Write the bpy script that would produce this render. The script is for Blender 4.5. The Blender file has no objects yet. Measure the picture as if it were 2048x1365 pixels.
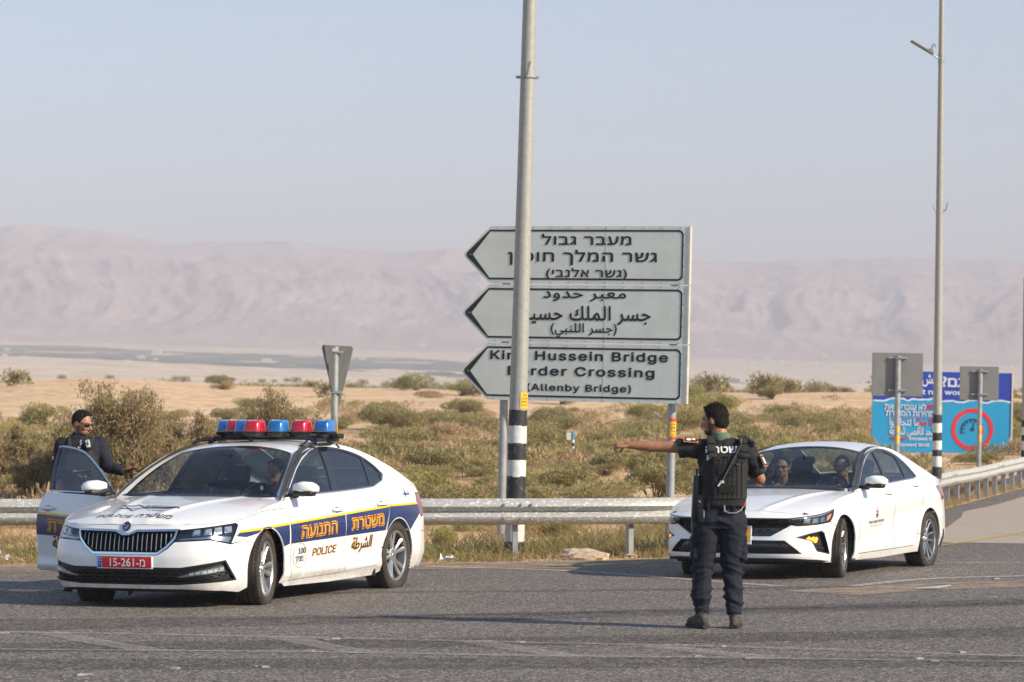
import bpy, bmesh, math, random
import numpy as np
from mathutils import Vector, Matrix, Euler
from mathutils.geometry import delaunay_2d_cdt
R = math.radians; PI = math.pi
random.seed(7); rng = np.random.default_rng(11)
scene = bpy.context.scene
C = scene.collection
# ---------------------------------------------------------------- camera, sky, sun, exposure
CAMZ = 1.65; HOR = 841.0; FPX = 6000.0          # eye height (m), horizon row and focal length in pixels of the 2048 x 1365 photograph
cam = bpy.data.cameras.new('camera'); camo = bpy.data.objects.new('camera', cam); C.objects.link(camo)
cam.sensor_width = 36; cam.lens = 36*FPX/2048; camo.location = (0, 0, CAMZ); camo.rotation_euler = (R(90), 0, 0)
cam.shift_y = (HOR-682.5)/2048; cam.clip_start = .5; cam.clip_end = 60000
cam.dof.use_dof = True; cam.dof.focus_distance = 26.0; cam.dof.aperture_fstop = 5.6
scene.camera = camo
SUN_EL, SUN_DIR = R(30), Vector((.88, -.475, 0)).normalized()
world = bpy.data.worlds.new('World'); scene.world = world; world.use_nodes = True
wn = world.node_tree; sky = wn.nodes.new('ShaderNodeTexSky'); sky.sky_type = 'NISHITA'; sky.sun_disc = False
sky.sun_elevation = SUN_EL; sky.sun_rotation = math.atan2(SUN_DIR.x, SUN_DIR.y)
sky.air_density = 1.0; sky.dust_density = .2; sky.ozone_density = 3.6; sky.altitude = 0
wn.links.new(sky.outputs[0], wn.nodes['Background'].inputs[0]); wn.nodes['Background'].inputs[1].default_value = .116
sl = bpy.data.lights.new('sun', 'SUN'); sl.energy = 5.0; sl.angle = R(.6); sl.color = (1, .87, .68)
so = bpy.data.objects.new('sun', sl); C.objects.link(so)
so.rotation_euler = (Vector((0, 0, 1))).rotation_difference(Vector((SUN_DIR.x*math.cos(SUN_EL), SUN_DIR.y*math.cos(SUN_EL), math.sin(SUN_EL)))).to_euler()
scene.view_settings.view_transform = 'Standard'; scene.view_settings.look = 'None'
scene.view_settings.exposure = .54; scene.view_settings.gamma = 1; scene.view_settings.use_curve_mapping = False
scene.cycles.use_denoising = True
scene.cycles.transparent_max_bounces = 16; scene.cycles.max_bounces = 8
scene.cycles.sample_clamp_indirect = 4
# ---------------------------------------------------------------- helpers
def tag(o, label=None, cat=None, group=None, kind=None):
    if label: o['label'] = label
    if cat: o['category'] = cat
    if group: o['group'] = group
    if kind: o['kind'] = kind
    return o
def link(o, parent=None):
    C.objects.link(o)
    if parent is not None: o.parent = parent
    return o
def empty(name, loc=(0, 0, 0), rz=0.0, ry=0.0):
    o = bpy.data.objects.new(name, None); o.location = loc; o.rotation_euler = (0, ry, rz); o.empty_display_size = .1
    return link(o)
def obj(name, bm, mat, parent=None, smooth=False, split=None):
    me = bpy.data.meshes.new(name); bm.to_mesh(me); bm.free()
    for m in (mat if isinstance(mat, (list, tuple)) else [mat]): me.materials.append(m)
    if smooth:
        me.shade_smooth()
        if split: me.set_sharp_from_angle(angle=R(split))
    return link(bpy.data.objects.new(name, me), parent)
def copy_tree(o, parent=None):
    c = o.copy(); link(c); c.parent = parent
    for ch in list(o.children): copy_tree(ch, c)
    return c
def pydata(name, V, F, mat, parent=None, smooth=False, split=None):
    me = bpy.data.meshes.new(name); me.from_pydata([tuple(map(float, v)) for v in V], [], F)
    for m in (mat if isinstance(mat, (list, tuple)) else [mat]): me.materials.append(m)
    if smooth:
        me.shade_smooth()
        if split: me.set_sharp_from_angle(angle=R(split))
    return link(bpy.data.objects.new(name, me), parent)

def nodes(name):
    m = bpy.data.materials.new(name); m.use_nodes = True
    t = m.node_tree; return m, t, t.nodes['Principled BSDF'], t.nodes, t.links
def mat(name, col, rough=.6, metal=0, spec=.5, var=0, vs=6, bump=0, bs=60, coat=0, emit=None, sub=0, var_col=None, lo=.4, hi=.65, stretch=(1, 1, 1), det=4):
    """principled material; var mixes a second colour in by noise, bump adds fine relief"""
    m, t, p, N, L = nodes(name)
    p.inputs['Base Color'].default_value = (*col, 1); p.inputs['Roughness'].default_value = rough
    p.inputs['Metallic'].default_value = metal; p.inputs['Specular IOR Level'].default_value = spec
    p.inputs['Coat Weight'].default_value = coat; p.inputs['Coat Roughness'].default_value = .04
    if sub:
        p.inputs['Subsurface Weight'].default_value = sub; p.inputs['Subsurface Radius'].default_value = (.012, .004, .002); p.inputs['Subsurface Scale'].default_value = 1
    if emit: p.inputs['Emission Color'].default_value = (*emit[0], 1); p.inputs['Emission Strength'].default_value = emit[1]
    if var or bump:
        tc = N.new('ShaderNodeTexCoord'); mp = N.new('ShaderNodeMapping'); mp.inputs['Scale'].default_value = stretch
        L.new(tc.outputs['Object'], mp.inputs[0])
    if var:
        n = N.new('ShaderNodeTexNoise'); n.inputs['Scale'].default_value = vs; n.inputs['Detail'].default_value = det; n.inputs['Roughness'].default_value = .65
        L.new(mp.outputs[0], n.inputs[0]); mr = N.new('ShaderNodeMapRange'); mr.inputs[1].default_value = lo; mr.inputs[2].default_value = hi
        L.new(n.outputs[0], mr.inputs[0]); mx = N.new('ShaderNodeMix'); mx.data_type = 'RGBA'
        c2 = var_col or tuple(c*(1-var) for c in col)
        mx.inputs[6].default_value = (*col, 1); mx.inputs[7].default_value = (*c2, 1)
        L.new(mr.outputs[0], mx.inputs[0]); L.new(mx.outputs[2], p.inputs['Base Color'])
    if bump:
        n = N.new('ShaderNodeTexNoise'); n.inputs['Scale'].default_value = bs; n.inputs['Detail'].default_value = 5
        L.new(mp.outputs[0], n.inputs[0]); b = N.new('ShaderNodeBump'); b.inputs['Strength'].default_value = bump; b.inputs['Distance'].default_value = .01
        L.new(n.outputs[0], b.inputs['Height']); L.new(b.outputs[0], p.inputs['Normal'])
    return m
def glass_mat(name, tint=(.6, .7, .75), refl=.08, rough=.02):
    m, t, p, N, L = nodes(name); N.remove(p)
    tr = N.new('ShaderNodeBsdfTransparent'); tr.inputs[0].default_value = (*tint, 1)
    gl = N.new('ShaderNodeBsdfGlossy'); gl.inputs['Roughness'].default_value = rough; gl.inputs[0].default_value = (1, 1, 1, 1)
    fr = N.new('ShaderNodeFresnel'); gi = N.new('ShaderNodeNewGeometry'); io = N.new('ShaderNodeMath'); io.operation = 'MULTIPLY_ADD'; io.inputs[1].default_value = -.8333; io.inputs[2].default_value = 1.5
    L.new(gi.outputs['Backfacing'], io.inputs[0]); L.new(io.outputs[0], fr.inputs[0])      # a thin sheet reflects alike from both sides
    ad = N.new('ShaderNodeMath'); ad.operation = 'ADD'; ad.use_clamp = True; ad.inputs[1].default_value = refl-.04; L.new(fr.outputs[0], ad.inputs[0])
    mx = N.new('ShaderNodeMixShader'); L.new(ad.outputs[0], mx.inputs[0]); L.new(tr.outputs[0], mx.inputs[1]); L.new(gl.outputs[0], mx.inputs[2])
    L.new(mx.outputs[0], N['Material Output'].inputs[0])
    return m

def bbox(bm, c, s, rot=None, taper=None):
    """box centre c, full size s"""
    r = bmesh.ops.create_cube(bm, size=1); vs = r['verts']
    for v in vs:
        if taper and v.co.z > 0: v.co.x *= taper[0]; v.co.y *= taper[1]
        v.co = Vector((v.co.x*s[0], v.co.y*s[1], v.co.z*s[2]))
        if rot: v.co.rotate(rot)
        v.co += Vector(c)
    return vs
def bcyl(bm, a, b, r0, r1=None, n=16, cap=True):
    a, b = Vector(a), Vector(b); r1 = r0 if r1 is None else r1
    d = (b-a); q = Vector((0, 0, 1)).rotation_difference(d.normalized())
    r = bmesh.ops.create_cone(bm, cap_ends=cap, segments=n, radius1=r0, radius2=r1, depth=d.length)
    for v in r['verts']: v.co.rotate(q); v.co += (a+b)/2
    return r['verts']
def bell(bm, c, r, rot=None, n=16):
    k = bmesh.ops.create_uvsphere(bm, u_segments=n, v_segments=max(8, n//2+2), radius=1)
    for v in k['verts']:
        v.co = Vector((v.co.x*r[0], v.co.y*r[1], v.co.z*r[2]))
        if rot: v.co.rotate(rot)
        v.co += Vector(c)
    return k['verts']
def bcap(bm, a, b, r0, r1, n=14):
    """tapered capsule"""
    k = bmesh.new(); bmesh.ops.create_uvsphere(k, u_segments=n, v_segments=n//2+1, radius=r0)
    for v in k.verts: v.co += Vector(a)
    s = bmesh.ops.create_uvsphere(k, u_segments=n, v_segments=n//2+1, radius=r1)
    for v in s['verts']: v.co += Vector(b)
    h = bmesh.ops.convex_hull(k, input=k.verts)
    bmesh.ops.delete(k, geom=[e for e in h['geom_interior'] if isinstance(e, bmesh.types.BMVert)], context='VERTS')
    merge(bm, k)
def merge(bm, k):
    mp = [bm.verts.new(v.co) for v in k.verts]
    ix = {v: i for i, v in enumerate(k.verts)}
    for f in k.faces:
        try: bm.faces.new([mp[ix[v]] for v in f.verts])
        except ValueError: pass
    k.free()
def loft(bm, rings, cap=True):
    rs = [[bm.verts.new(p) for p in r] for r in rings]; n = len(rs[0])
    for a, b in zip(rs, rs[1:]):
        for i in range(n): bm.faces.new((a[i], a[(i+1) % n], b[(i+1) % n], b[i]))
    if cap: bm.faces.new(rs[0][::-1]); bm.faces.new(rs[-1])
def tube(bm, pts, r, n=8, closed=False):
    P = [Vector(p) for p in pts]; rings = []; up = Vector((0, 0, 1))
    for i, p in enumerate(P):
        a = P[i-1] if (i or closed) else p; b = P[(i+1) % len(P)] if (i < len(P)-1 or closed) else p
        d = (b-a).normalized(); u = d.cross(up)
        if u.length < .05: u = d.cross(Vector((0, 1, 0)))
        u.normalize(); w = u.cross(d); rr = r[i] if isinstance(r, (list, tuple)) else r
        rings.append([p+(u*math.cos(t)+w*math.sin(t))*rr for t in [2*PI*k/n for k in range(n)]])
    if closed: rings.append(rings[0])
    loft(bm, rings, cap=not closed)
def lathe(bm, prof, n=32, axis='y', c=(0, 0, 0)):
    """profile of (radius, along) revolved about the axis"""
    rings = []
    for k in range(n):
        t = 2*PI*k/n; row = []
        for r, a in prof:
            p = (r*math.cos(t), a, r*math.sin(t)) if axis == 'y' else (r*math.cos(t), r*math.sin(t), a)
            row.append(bm.verts.new(Vector(p)+Vector(c)))
        rings.append(row)
    for k in range(n):
        A, B = rings[k], rings[(k+1) % n]
        for i in range(len(prof)-1):
            try: bm.faces.new((A[i], A[i+1], B[i+1], B[i]))
            except ValueError: pass
def remesh(name, bm, voxel, mats, parent=None, smooth=3, fn=None, paint=None, extra=None):
    """weld overlapping bodies into one continuous skin; fn displaces the points, paint chooses a material by position"""
    me = bpy.data.meshes.new(name); bmesh.ops.recalc_face_normals(bm, faces=bm.faces); bm.to_mesh(me); bm.free()
    o = bpy.data.objects.new(name, me); C.objects.link(o)
    r = o.modifiers.new('r', 'REMESH'); r.mode = 'VOXEL'; r.voxel_size = voxel
    if smooth:
        s = o.modifiers.new('s', 'SMOOTH'); s.factor = .5; s.iterations = smooth
    dg = bpy.context.evaluated_depsgraph_get(); m2 = bpy.data.meshes.new_from_object(o.evaluated_get(dg))
    bpy.data.objects.remove(o); bpy.data.meshes.remove(me)
    n = len(m2.vertices); co = np.empty(n*3); m2.vertices.foreach_get('co', co); co = co.reshape(-1, 3)
    if fn:
        no = np.empty(n*3); m2.vertices.foreach_get('normal', no); no = no.reshape(-1, 3)
        co = fn(co, no); m2.vertices.foreach_set('co', co.ravel()); m2.update()
    for m in (mats if isinstance(mats, (list, tuple)) else [mats]): m2.materials.append(m)
    if paint:
        fc = np.empty(len(m2.polygons)*3); m2.polygons.foreach_get('center', fc)
        m2.polygons.foreach_set('material_index', paint(fc.reshape(-1, 3)).astype(int))
    m2.shade_smooth(); m2.name = name
    return link(bpy.data.objects.new(name, m2), parent)

# value noise in numpy
_perm = rng.random((64, 64, 64))
def vnoise(P):
    P = np.asarray(P, float); i = np.floor(P).astype(int); f = P-i; f = f*f*(3-2*f)
    x0, y0, z0 = (i[..., k] & 63 for k in range(3)); x1, y1, z1 = (x0+1) & 63, (y0+1) & 63, (z0+1) & 63
    fx, fy, fz = f[..., 0], f[..., 1], f[..., 2]; g = _perm
    a = g[x0, y0, z0]*(1-fx)+g[x1, y0, z0]*fx; b = g[x0, y1, z0]*(1-fx)+g[x1, y1, z0]*fx
    c = g[x0, y0, z1]*(1-fx)+g[x1, y0, z1]*fx; d = g[x0, y1, z1]*(1-fx)+g[x1, y1, z1]*fx
    return ((a*(1-fy)+b*fy)*(1-fz)+(c*(1-fy)+d*fy)*fz)*2-1
def fbm(P, o=4, ridge=False):
    P = np.asarray(P, float); s = 0; a = 1; t = 0
    for k in range(o):
        n = vnoise(P*2.03**k+k*7.3); s = s+a*((1-2*np.abs(n)) if ridge else n); t += a; a *= .5
    return s/t

# ---------------------------------------------------------------- lettering
_fonts = {}
def font(bold):
    try:
        import os
        p = os.path.join(bpy.utils.system_resource('DATAFILES'), 'fonts', 'Inter.woff2')
        if 'i' not in _fonts: _fonts['i'] = bpy.data.fonts.load(p)
        return _fonts['i']
    except Exception: return None
_AR = {'ا': (0xFE8D, 2), 'أ': (0xFE83, 2), 'ب': (0xFE8F, 4), 'ة': (0xFE93, 2), 'ت': (0xFE95, 4), 'ث': (0xFE99, 4), 'ج': (0xFE9D, 4), 'ح': (0xFEA1, 4), 'خ': (0xFEA5, 4),
       'د': (0xFEA9, 2), 'ذ': (0xFEAB, 2), 'ر': (0xFEAD, 2), 'ز': (0xFEAF, 2), 'س': (0xFEB1, 4), 'ش': (0xFEB5, 4), 'ص': (0xFEB9, 4), 'ض': (0xFEBD, 4), 'ط': (0xFEC1, 4),
       'ع': (0xFEC9, 4), 'غ': (0xFECD, 4), 'ف': (0xFED1, 4), 'ق': (0xFED5, 4), 'ك': (0xFED9, 4), 'ل': (0xFEDD, 4), 'م': (0xFEE1, 4), 'ن': (0xFEE5, 4), 'ه': (0xFEE9, 4),
       'و': (0xFEED, 2), 'ى': (0xFEEF, 2), 'ي': (0xFEF1, 4)}
def rtl(s):
    out = []
    for i, c in enumerate(s):
        if c in _AR:
            b, n = _AR[c]; pv = i > 0 and s[i-1] in _AR and _AR[s[i-1]][1] == 4; nx = n == 4 and i+1 < len(s) and s[i+1] in _AR
            c = chr(b+(3 if pv and nx else 2 if nx else 1 if pv else 0))
        out.append({'(': ')', ')': '('}.get(c, c))
    return ''.join(out)[::-1]
def text2d(s, h, bold=0.0, w=None, shear=0.0, spacing=1.0):
    """flat triangles of the lettering, centred on (0,0), cap height about h, total width w if given"""
    cu = bpy.data.curves.new('t', 'FONT'); cu.body = s; cu.size = 1; cu.shear = shear; cu.space_character = spacing; cu.resolution_u = 4
    f = font(True) if s.isascii() else None
    if f: cu.font = f
    cu.fill_mode = 'NONE'
    o = bpy.data.objects.new('t', cu); C.objects.link(o); dg = bpy.context.evaluated_depsgraph_get()
    me = bpy.data.meshes.new_from_object(o.evaluated_get(dg)); V = np.array([v.co[:] for v in me.vertices]); F = [tuple(p.vertices) for p in me.polygons]
    E = np.array([e.vertices[:] for e in me.edges]) if len(me.edges) else np.zeros((0, 2), int)
    bpy.data.objects.remove(o); bpy.data.curves.remove(cu); bpy.data.meshes.remove(me)
    if not len(V): return np.zeros((0, 3)), []
    # outlines of one glyph may overlap, so fill by winding number
    par = np.arange(len(V))
    for a, b in E:
        ra, rb = a, b
        while par[ra] != ra: ra = par[ra]
        while par[rb] != rb: rb = par[rb]
        par[max(ra, rb)] = min(ra, rb)
    root = np.array([i for i in range(len(V))])
    for i in range(len(V)):
        r_ = i
        while par[r_] != r_: r_ = par[r_]
        root[i] = r_
    loops = [np.where(root == q)[0] for q in np.unique(root)]; loops = [l for l in loops if len(l) > 2]
    ed = np.concatenate([np.stack([l, np.roll(l, -1)], 1) for l in loops]); vv, _, ff, _, _, _ = delaunay_2d_cdt([Vector(p_[:2]) for p_ in V], [tuple(map(int, e)) for e in ed], [], 0, 1e-6)
    W = np.array([q[:] for q in vv]); T = np.array([list(t) for t in ff]); c = W[T].mean(1); wn_ = np.zeros(len(c)); A, B = V[ed[:, 0], :2], V[ed[:, 1], :2]
    for a, b in zip(A, B):
        up = (a[1] <= c[:, 1]) & (b[1] > c[:, 1]); dn = (a[1] > c[:, 1]) & (b[1] <= c[:, 1]); lf = (b[0]-a[0])*(c[:, 1]-a[1])-(c[:, 0]-a[0])*(b[1]-a[1]); wn_ += (up & (lf > 0))*1-(dn & (lf < 0))*1
    V = np.concatenate([W, np.zeros((len(W), 1))], 1); F = [tuple(map(int, t)) for t in T[wn_ != 0]]
    if not len(V): return np.zeros((0, 3)), []
    V[:, 2] = 0
    if bold > 0:                                # heavier weight: copies nudged round a small circle
        n = len(V); q = [(bold*math.cos(t), bold*math.sin(t), .00012*i) for i, t in enumerate([PI/4+2*PI*k/8 for k in range(8)])]+[(0, 0, .0011)]
        V = np.concatenate([V+np.array(c) for c in q]); F = [tuple(i+n*k for i in f_) for k in range(len(q)) for f_ in F]
    lo, hi = V.min(0), V.max(0); V[:, :2] -= ((lo+hi)/2)[:2]
    k = h/.72; V[:, 1] *= k; V[:, 0] *= (w/(hi[0]-lo[0])) if w else k
    return V, F
M = {}
M['white'] = mat('white_car_paint', (.80, .80, .79), .32, 0, .5, var=.035, vs=3, coat=.9)
M['white2'] = mat('white_metallic_car_paint', (.83, .83, .825), .30, 0, .5, var=.03, vs=4, coat=1)
def grime(m, col=(.36, .28, .20), top=.62, amt=.55):
    """road dust thrown up on the lower body, in patches"""
    t = m.node_tree; N, L = t.nodes, t.links; p = N['Principled BSDF']; src = p.inputs['Base Color'].links[0].from_socket
    tc = N.new('ShaderNodeTexCoord'); sp = N.new('ShaderNodeSeparateXYZ'); L.new(tc.outputs['Object'], sp.inputs[0]); r = N.new('ShaderNodeMapRange'); r.inputs[1].default_value = top; r.inputs[2].default_value = .14; r.inputs[4].default_value = 1; L.new(sp.outputs[2], r.inputs[0])
    n = N.new('ShaderNodeTexNoise'); n.inputs['Scale'].default_value = 5; n.inputs['Detail'].default_value = 8; n.inputs['Roughness'].default_value = .7; L.new(tc.outputs['Object'], n.inputs[0]); r2 = N.new('ShaderNodeMapRange'); r2.inputs[1].default_value = .35; r2.inputs[2].default_value = .75; L.new(n.outputs[0], r2.inputs[0])
    pw = N.new('ShaderNodeMath'); pw.operation = 'POWER'; pw.inputs[1].default_value = 1.7; L.new(r.outputs[0], pw.inputs[0]); mu = N.new('ShaderNodeMath'); mu.operation = 'MULTIPLY'; L.new(pw.outputs[0], mu.inputs[0]); L.new(r2.outputs[0], mu.inputs[1]); m2 = N.new('ShaderNodeMath'); m2.operation = 'MULTIPLY'; m2.inputs[1].default_value = amt*1.6; m2.use_clamp = True; L.new(mu.outputs[0], m2.inputs[0])
    mx = N.new('ShaderNodeMix'); mx.data_type = 'RGBA'; mx.inputs[7].default_value = (*col, 1); L.new(m2.outputs[0], mx.inputs[0]); L.new(src, mx.inputs[6]); L.new(mx.outputs[2], p.inputs['Base Color'])
    ro = N.new('ShaderNodeMath'); ro.operation = 'MULTIPLY_ADD'; ro.inputs[1].default_value = .5; ro.inputs[2].default_value = p.inputs['Roughness'].default_value; L.new(m2.outputs[0], ro.inputs[0]); L.new(ro.outputs[0], p.inputs['Roughness'])
grime(M['white']); grime(M['white2'], amt=.35)
M['navy'] = mat('navy_livery_film', (.018, .035, .13), .35, coat=.3, var=.25, vs=14)
M['yellow'] = mat('yellow_livery_film', (.85, .50, .01), .4, coat=.2)
M['lettergold'] = mat('gold_outline_lettering', (.80, .36, .02), .45)
M['letterred'] = mat('maroon_lettering', (.10, .012, .012), .5)
M['letterdark'] = mat('dark_lettering', (.03, .02, .02), .5)
M['black'] = mat('black_plastic', (.012, .012, .013), .45, var=.3, vs=20)
M['gloss'] = mat('gloss_black_trim', (.008, .008, .009), .12, coat=.5)
M['dark'] = mat('dark_cavity_plastic', (.006, .006, .006), .8)
M['interior'] = mat('charcoal_cabin_trim', (.02, .021, .023), .75, bump=.1, bs=200)
M['seat'] = mat('charcoal_seat_cloth', (.022, .023, .026), .85, bump=.2, bs=300)
M['liner'] = mat('grey_headliner', (.35, .34, .32), .9)
M['chrome'] = mat('bright_chrome', (.78, .79, .80), .12, 1)
M['alloy'] = mat('silver_alloy_wheel', (.62, .62, .61), .28, .85, var=.12, vs=8)
M['alloy2'] = mat('machined_grey_alloy', (.50, .51, .53), .22, .9)
M['rubber'] = mat('dusty_tyre_rubber', (.024, .020, .017), .85, var_col=(.055, .043, .033), var=.5, vs=7, bump=.25, bs=90)
M['darkchrome'] = mat('smoked_chrome_slats', (.22, .22, .23), .22, .9)
M['disc'] = mat('brake_disc_steel', (.25, .24, .23), .4, .9)
M['glass'] = glass_mat('clear_windscreen_glass', (.60, .69, .67), .05)
M['glass_side'] = glass_mat('tinted_side_glass', (.50, .60, .66), .08)
M['glass_rear'] = glass_mat('clear_rear_glass', (.75, .85, .82), .05)
M['glass_dark'] = glass_mat('dark_privacy_glass', (.10, .12, .13), .10)
M['lampglass'] = glass_mat('clear_lamp_cover', (.86, .88, .9), .06)
M['reflector'] = mat('lamp_reflector', (.34, .36, .39), .18, .9)
M['lens'] = mat('lamp_lens', (.45, .48, .52), .08, .5, coat=1)
M['amber_lit'] = mat('lit_amber_indicator', (.9, .3, .02), .3, emit=((1, .22, .01), 2.0))
M['amber'] = mat('amber_lens', (.85, .25, .02), .2, coat=1)
M['taillight'] = mat('dark_red_tail_lens', (.25, .012, .02), .15, coat=1)
M['bluelens'] = mat('blue_beacon_lens', (.008, .15, .46), .22, coat=1, var=.3, vs=9, sub=0)
M['redlens'] = mat('red_beacon_lens', (.50, .008, .018), .22, coat=1, var=.3, vs=9)
M['plate_red'] = mat('red_number_plate', (.62, .012, .02), .35)
M['plate_yellow'] = mat('yellow_number_plate', (.85, .42, .02), .35)
M['plate_white'] = mat('white_plate_border', (.8, .8, .8), .35)
M['plate_blue'] = mat('blue_plate_band', (.02, .12, .5), .4)
M['galv'] = mat('galvanised_guardrail', (.40, .395, .37), .55, .2, var_col=(.74, .72, .69), var=.5, vs=22, lo=.53, hi=.62, stretch=(1, 1, 2.0), det=6)
M['galvpost'] = mat('galvanised_post', (.36, .37, .37), .5, .3, var=.25, vs=6)
M['pole'] = mat('grey_galvanised_pole', (.36, .35, .31), .55, .15, var=.16, vs=16, bump=.05, bs=80, det=6)
M['poleblack'] = mat('worn_black_pole_paint', (.018, .018, .02), .6, var_col=(.10, .10, .10), var=.4, vs=14, lo=.55, hi=.7)
M['polewhite'] = mat('worn_white_pole_paint', (.68, .66, .63), .6, var=.2, vs=10)
M['sticker_y'] = mat('yellow_sticker', (.80, .48, .03), .5, var=.15, vs=30)
M['sticker_r'] = mat('red_sticker_print', (.65, .06, .02), .5)
M['ink'] = mat('black_print', (.01, .01, .01), .6)
M['signface'] = mat('aged_white_sign_sheeting', (.70, .71, .64), .45, var=.10, vs=2.5, bump=.02, bs=6)
M['signedge'] = mat('pale_sign_aluminium', (.62, .58, .50), .5, .1, var=.2, vs=8)
M['signink'] = mat('black_sign_lettering', (.022, .024, .022), .6, var=.4, vs=12)
M['signback'] = mat('grey_sign_back_metal', (.20, .20, .195), .6, .2, var=.15, vs=3)
M['signshade'] = mat('shade_toned_sign_back', (.105, .108, .11), .6, .2, var=.2, vs=5)  # darker copy of the sign back, its weak light put into the colour
M['bb_cyan'] = mat('cyan_billboard_sheet', (.005, .27, .52), .55)
M['bb_navy'] = mat('royal_blue_billboard_sheet', (.008, .035, .33), .55)
M['bb_white'] = mat('white_billboard_lettering', (.55, .62, .72), .6)
M['bb_red'] = mat('red_billboard_print', (.62, .02, .02), .55)
M['bb_black'] = mat('black_billboard_print', (.01, .03, .05), .6)
M['paper'] = mat('pale_litter', (.62, .62, .60), .8, var=.3, vs=40)
M['cardpiece'] = mat('grey_plastic_scrap', (.45, .46, .48), .5)
M['stud'] = mat('road_stud', (.30, .28, .25), .5, var=.4, vs=60)
M['skin'] = mat('warm_tanned_skin', (.36, .175, .10), .48, spec=.4, sub=.10, var_col=(.30, .13, .07), var=.5, vs=16, bump=.05, bs=180)
M['skin2'] = mat('light_olive_skin', (.42, .21, .13), .48, spec=.4, sub=.12, var_col=(.34, .14, .09), var=.5, vs=16, bump=.05, bs=180)
M['hair'] = mat('short_black_hair', (.016, .012, .009), .7, spec=.2, bump=.9, bs=240, stretch=(1, 1, .4))
M['stubble'] = mat('short_beard_skin', (.07, .035, .024), .7, bump=.3, bs=300)
M['shirt'] = mat('black_uniform_cloth', (.0075, .0085, .011), .85, bump=.15, bs=260)
M['navycloth'] = mat('dark_navy_uniform_cloth', (.007, .010, .019), .9, bump=.15, bs=260)
M['trousers'] = mat('dark_navy_cargo_cloth', (.0055, .0085, .020), .9, var=.25, vs=7, bump=.2, bs=240)
M['vest'] = mat('worn_black_nylon_vest', (.012, .0115, .0115), .8, var=.3, vs=25, bump=.25, bs=150)
M['vestdark'] = mat('black_hook_loop_patch', (.006, .006, .006), .95)
M['webbing'] = mat('faded_black_webbing', (.019, .0175, .017), .85, bump=.2, bs=200)
M['collar'] = mat('olive_neck_warmer', (.10, .14, .085), .85)
M['boots'] = mat('dusty_brown_boots', (.085, .072, .055), .8, var_col=(.03, .027, .024), var=.5, vs=26, bump=.3, bs=90)
M['sole'] = mat('dark_boot_sole', (.02, .019, .018), .8)
M['hivis'] = mat('hi_vis_yellow_strap', (.55, .85, .04), .6)
M['redbit'] = mat('red_pouch_pull', (.55, .03, .01), .5)
M['white_print'] = mat('white_print', (.75, .75, .74), .7)
M['orangepatch'] = mat('orange_embroidery', (.75, .22, .03), .8)
M['patchblack'] = mat('black_embroidery', (.01, .01, .012), .9)
M['cable'] = mat('grey_coiled_cable', (.16, .16, .155), .5)
M['lenses'] = mat('black_sunglass_lens', (.004, .005, .005), .06, coat=1)
M['greyshirt'] = mat('dark_shirt', (.02, .022, .027), .8)
M['rock'] = mat('pale_limestone', (.52, .42, .30), .9, var=.3, vs=9, bump=.6, bs=16)
M['bark'] = mat('dry_brown_twigs', (.16, .11, .065), .9, var=.4, vs=20)
def leafmat(name, a, b, tr=.25, vs=.9):
    m, t, p, N, L = nodes(name); p.inputs['Roughness'].default_value = .7; p.inputs['Specular IOR Level'].default_value = .25
    gi = N.new('ShaderNodeNewGeometry'); ob = N.new('ShaderNodeTexCoord'); n = N.new('ShaderNodeTexNoise'); n.inputs['Scale'].default_value = vs*3; n.inputs['Detail'].default_value = 3
    L.new(ob.outputs['Object'], n.inputs[0]); ad = N.new('ShaderNodeMath'); ad.operation = 'MULTIPLY_ADD'; ad.inputs[1].default_value = .55
    L.new(gi.outputs['Random Per Island'], ad.inputs[0]); 
    mr = N.new('ShaderNodeMapRange'); mr.inputs[1].default_value = .35; mr.inputs[2].default_value = .65; mr.inputs[4].default_value = .5; L.new(n.outputs[0], mr.inputs[0]); L.new(mr.outputs[0], ad.inputs[2])
    mx = N.new('ShaderNodeMix'); mx.data_type = 'RGBA'; mx.inputs[6].default_value = (*a, 1); mx.inputs[7].default_value = (*b, 1); L.new(ad.outputs[0], mx.inputs[0])
    L.new(mx.outputs[2], p.inputs['Base Color'])
    td = N.new('ShaderNodeBsdfTranslucent'); L.new(mx.outputs[2], td.inputs[0]); ms = N.new('ShaderNodeMixShader'); ms.inputs[0].default_value = tr
    L.new(p.outputs[0], ms.inputs[1]); L.new(td.outputs[0], ms.inputs[2]); L.new(ms.outputs[0], N['Material Output'].inputs[0])
    return m
M['scrub_olive'] = leafmat('olive_scrub_leaves', (.205, .185, .075), (.43, .365, .17))
M['scrub_green'] = leafmat('green_scrub_leaves', (.23, .225, .07), (.45, .40, .15))
M['scrub_dry'] = leafmat('dry_brown_scrub', (.36, .25, .13), (.58, .42, .25))
M['tamarisk'] = leafmat('brown_green_feathery_leaves', (.21, .165, .075), (.40, .31, .17), .3, 1.5)
M['drygrass'] = leafmat('dry_golden_grass', (.22, .16, .07), (.50, .36, .19), .3)
M['greenweed'] = leafmat('green_roadside_weeds', (.16, .18, .05), (.36, .32, .13), .3)
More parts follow.
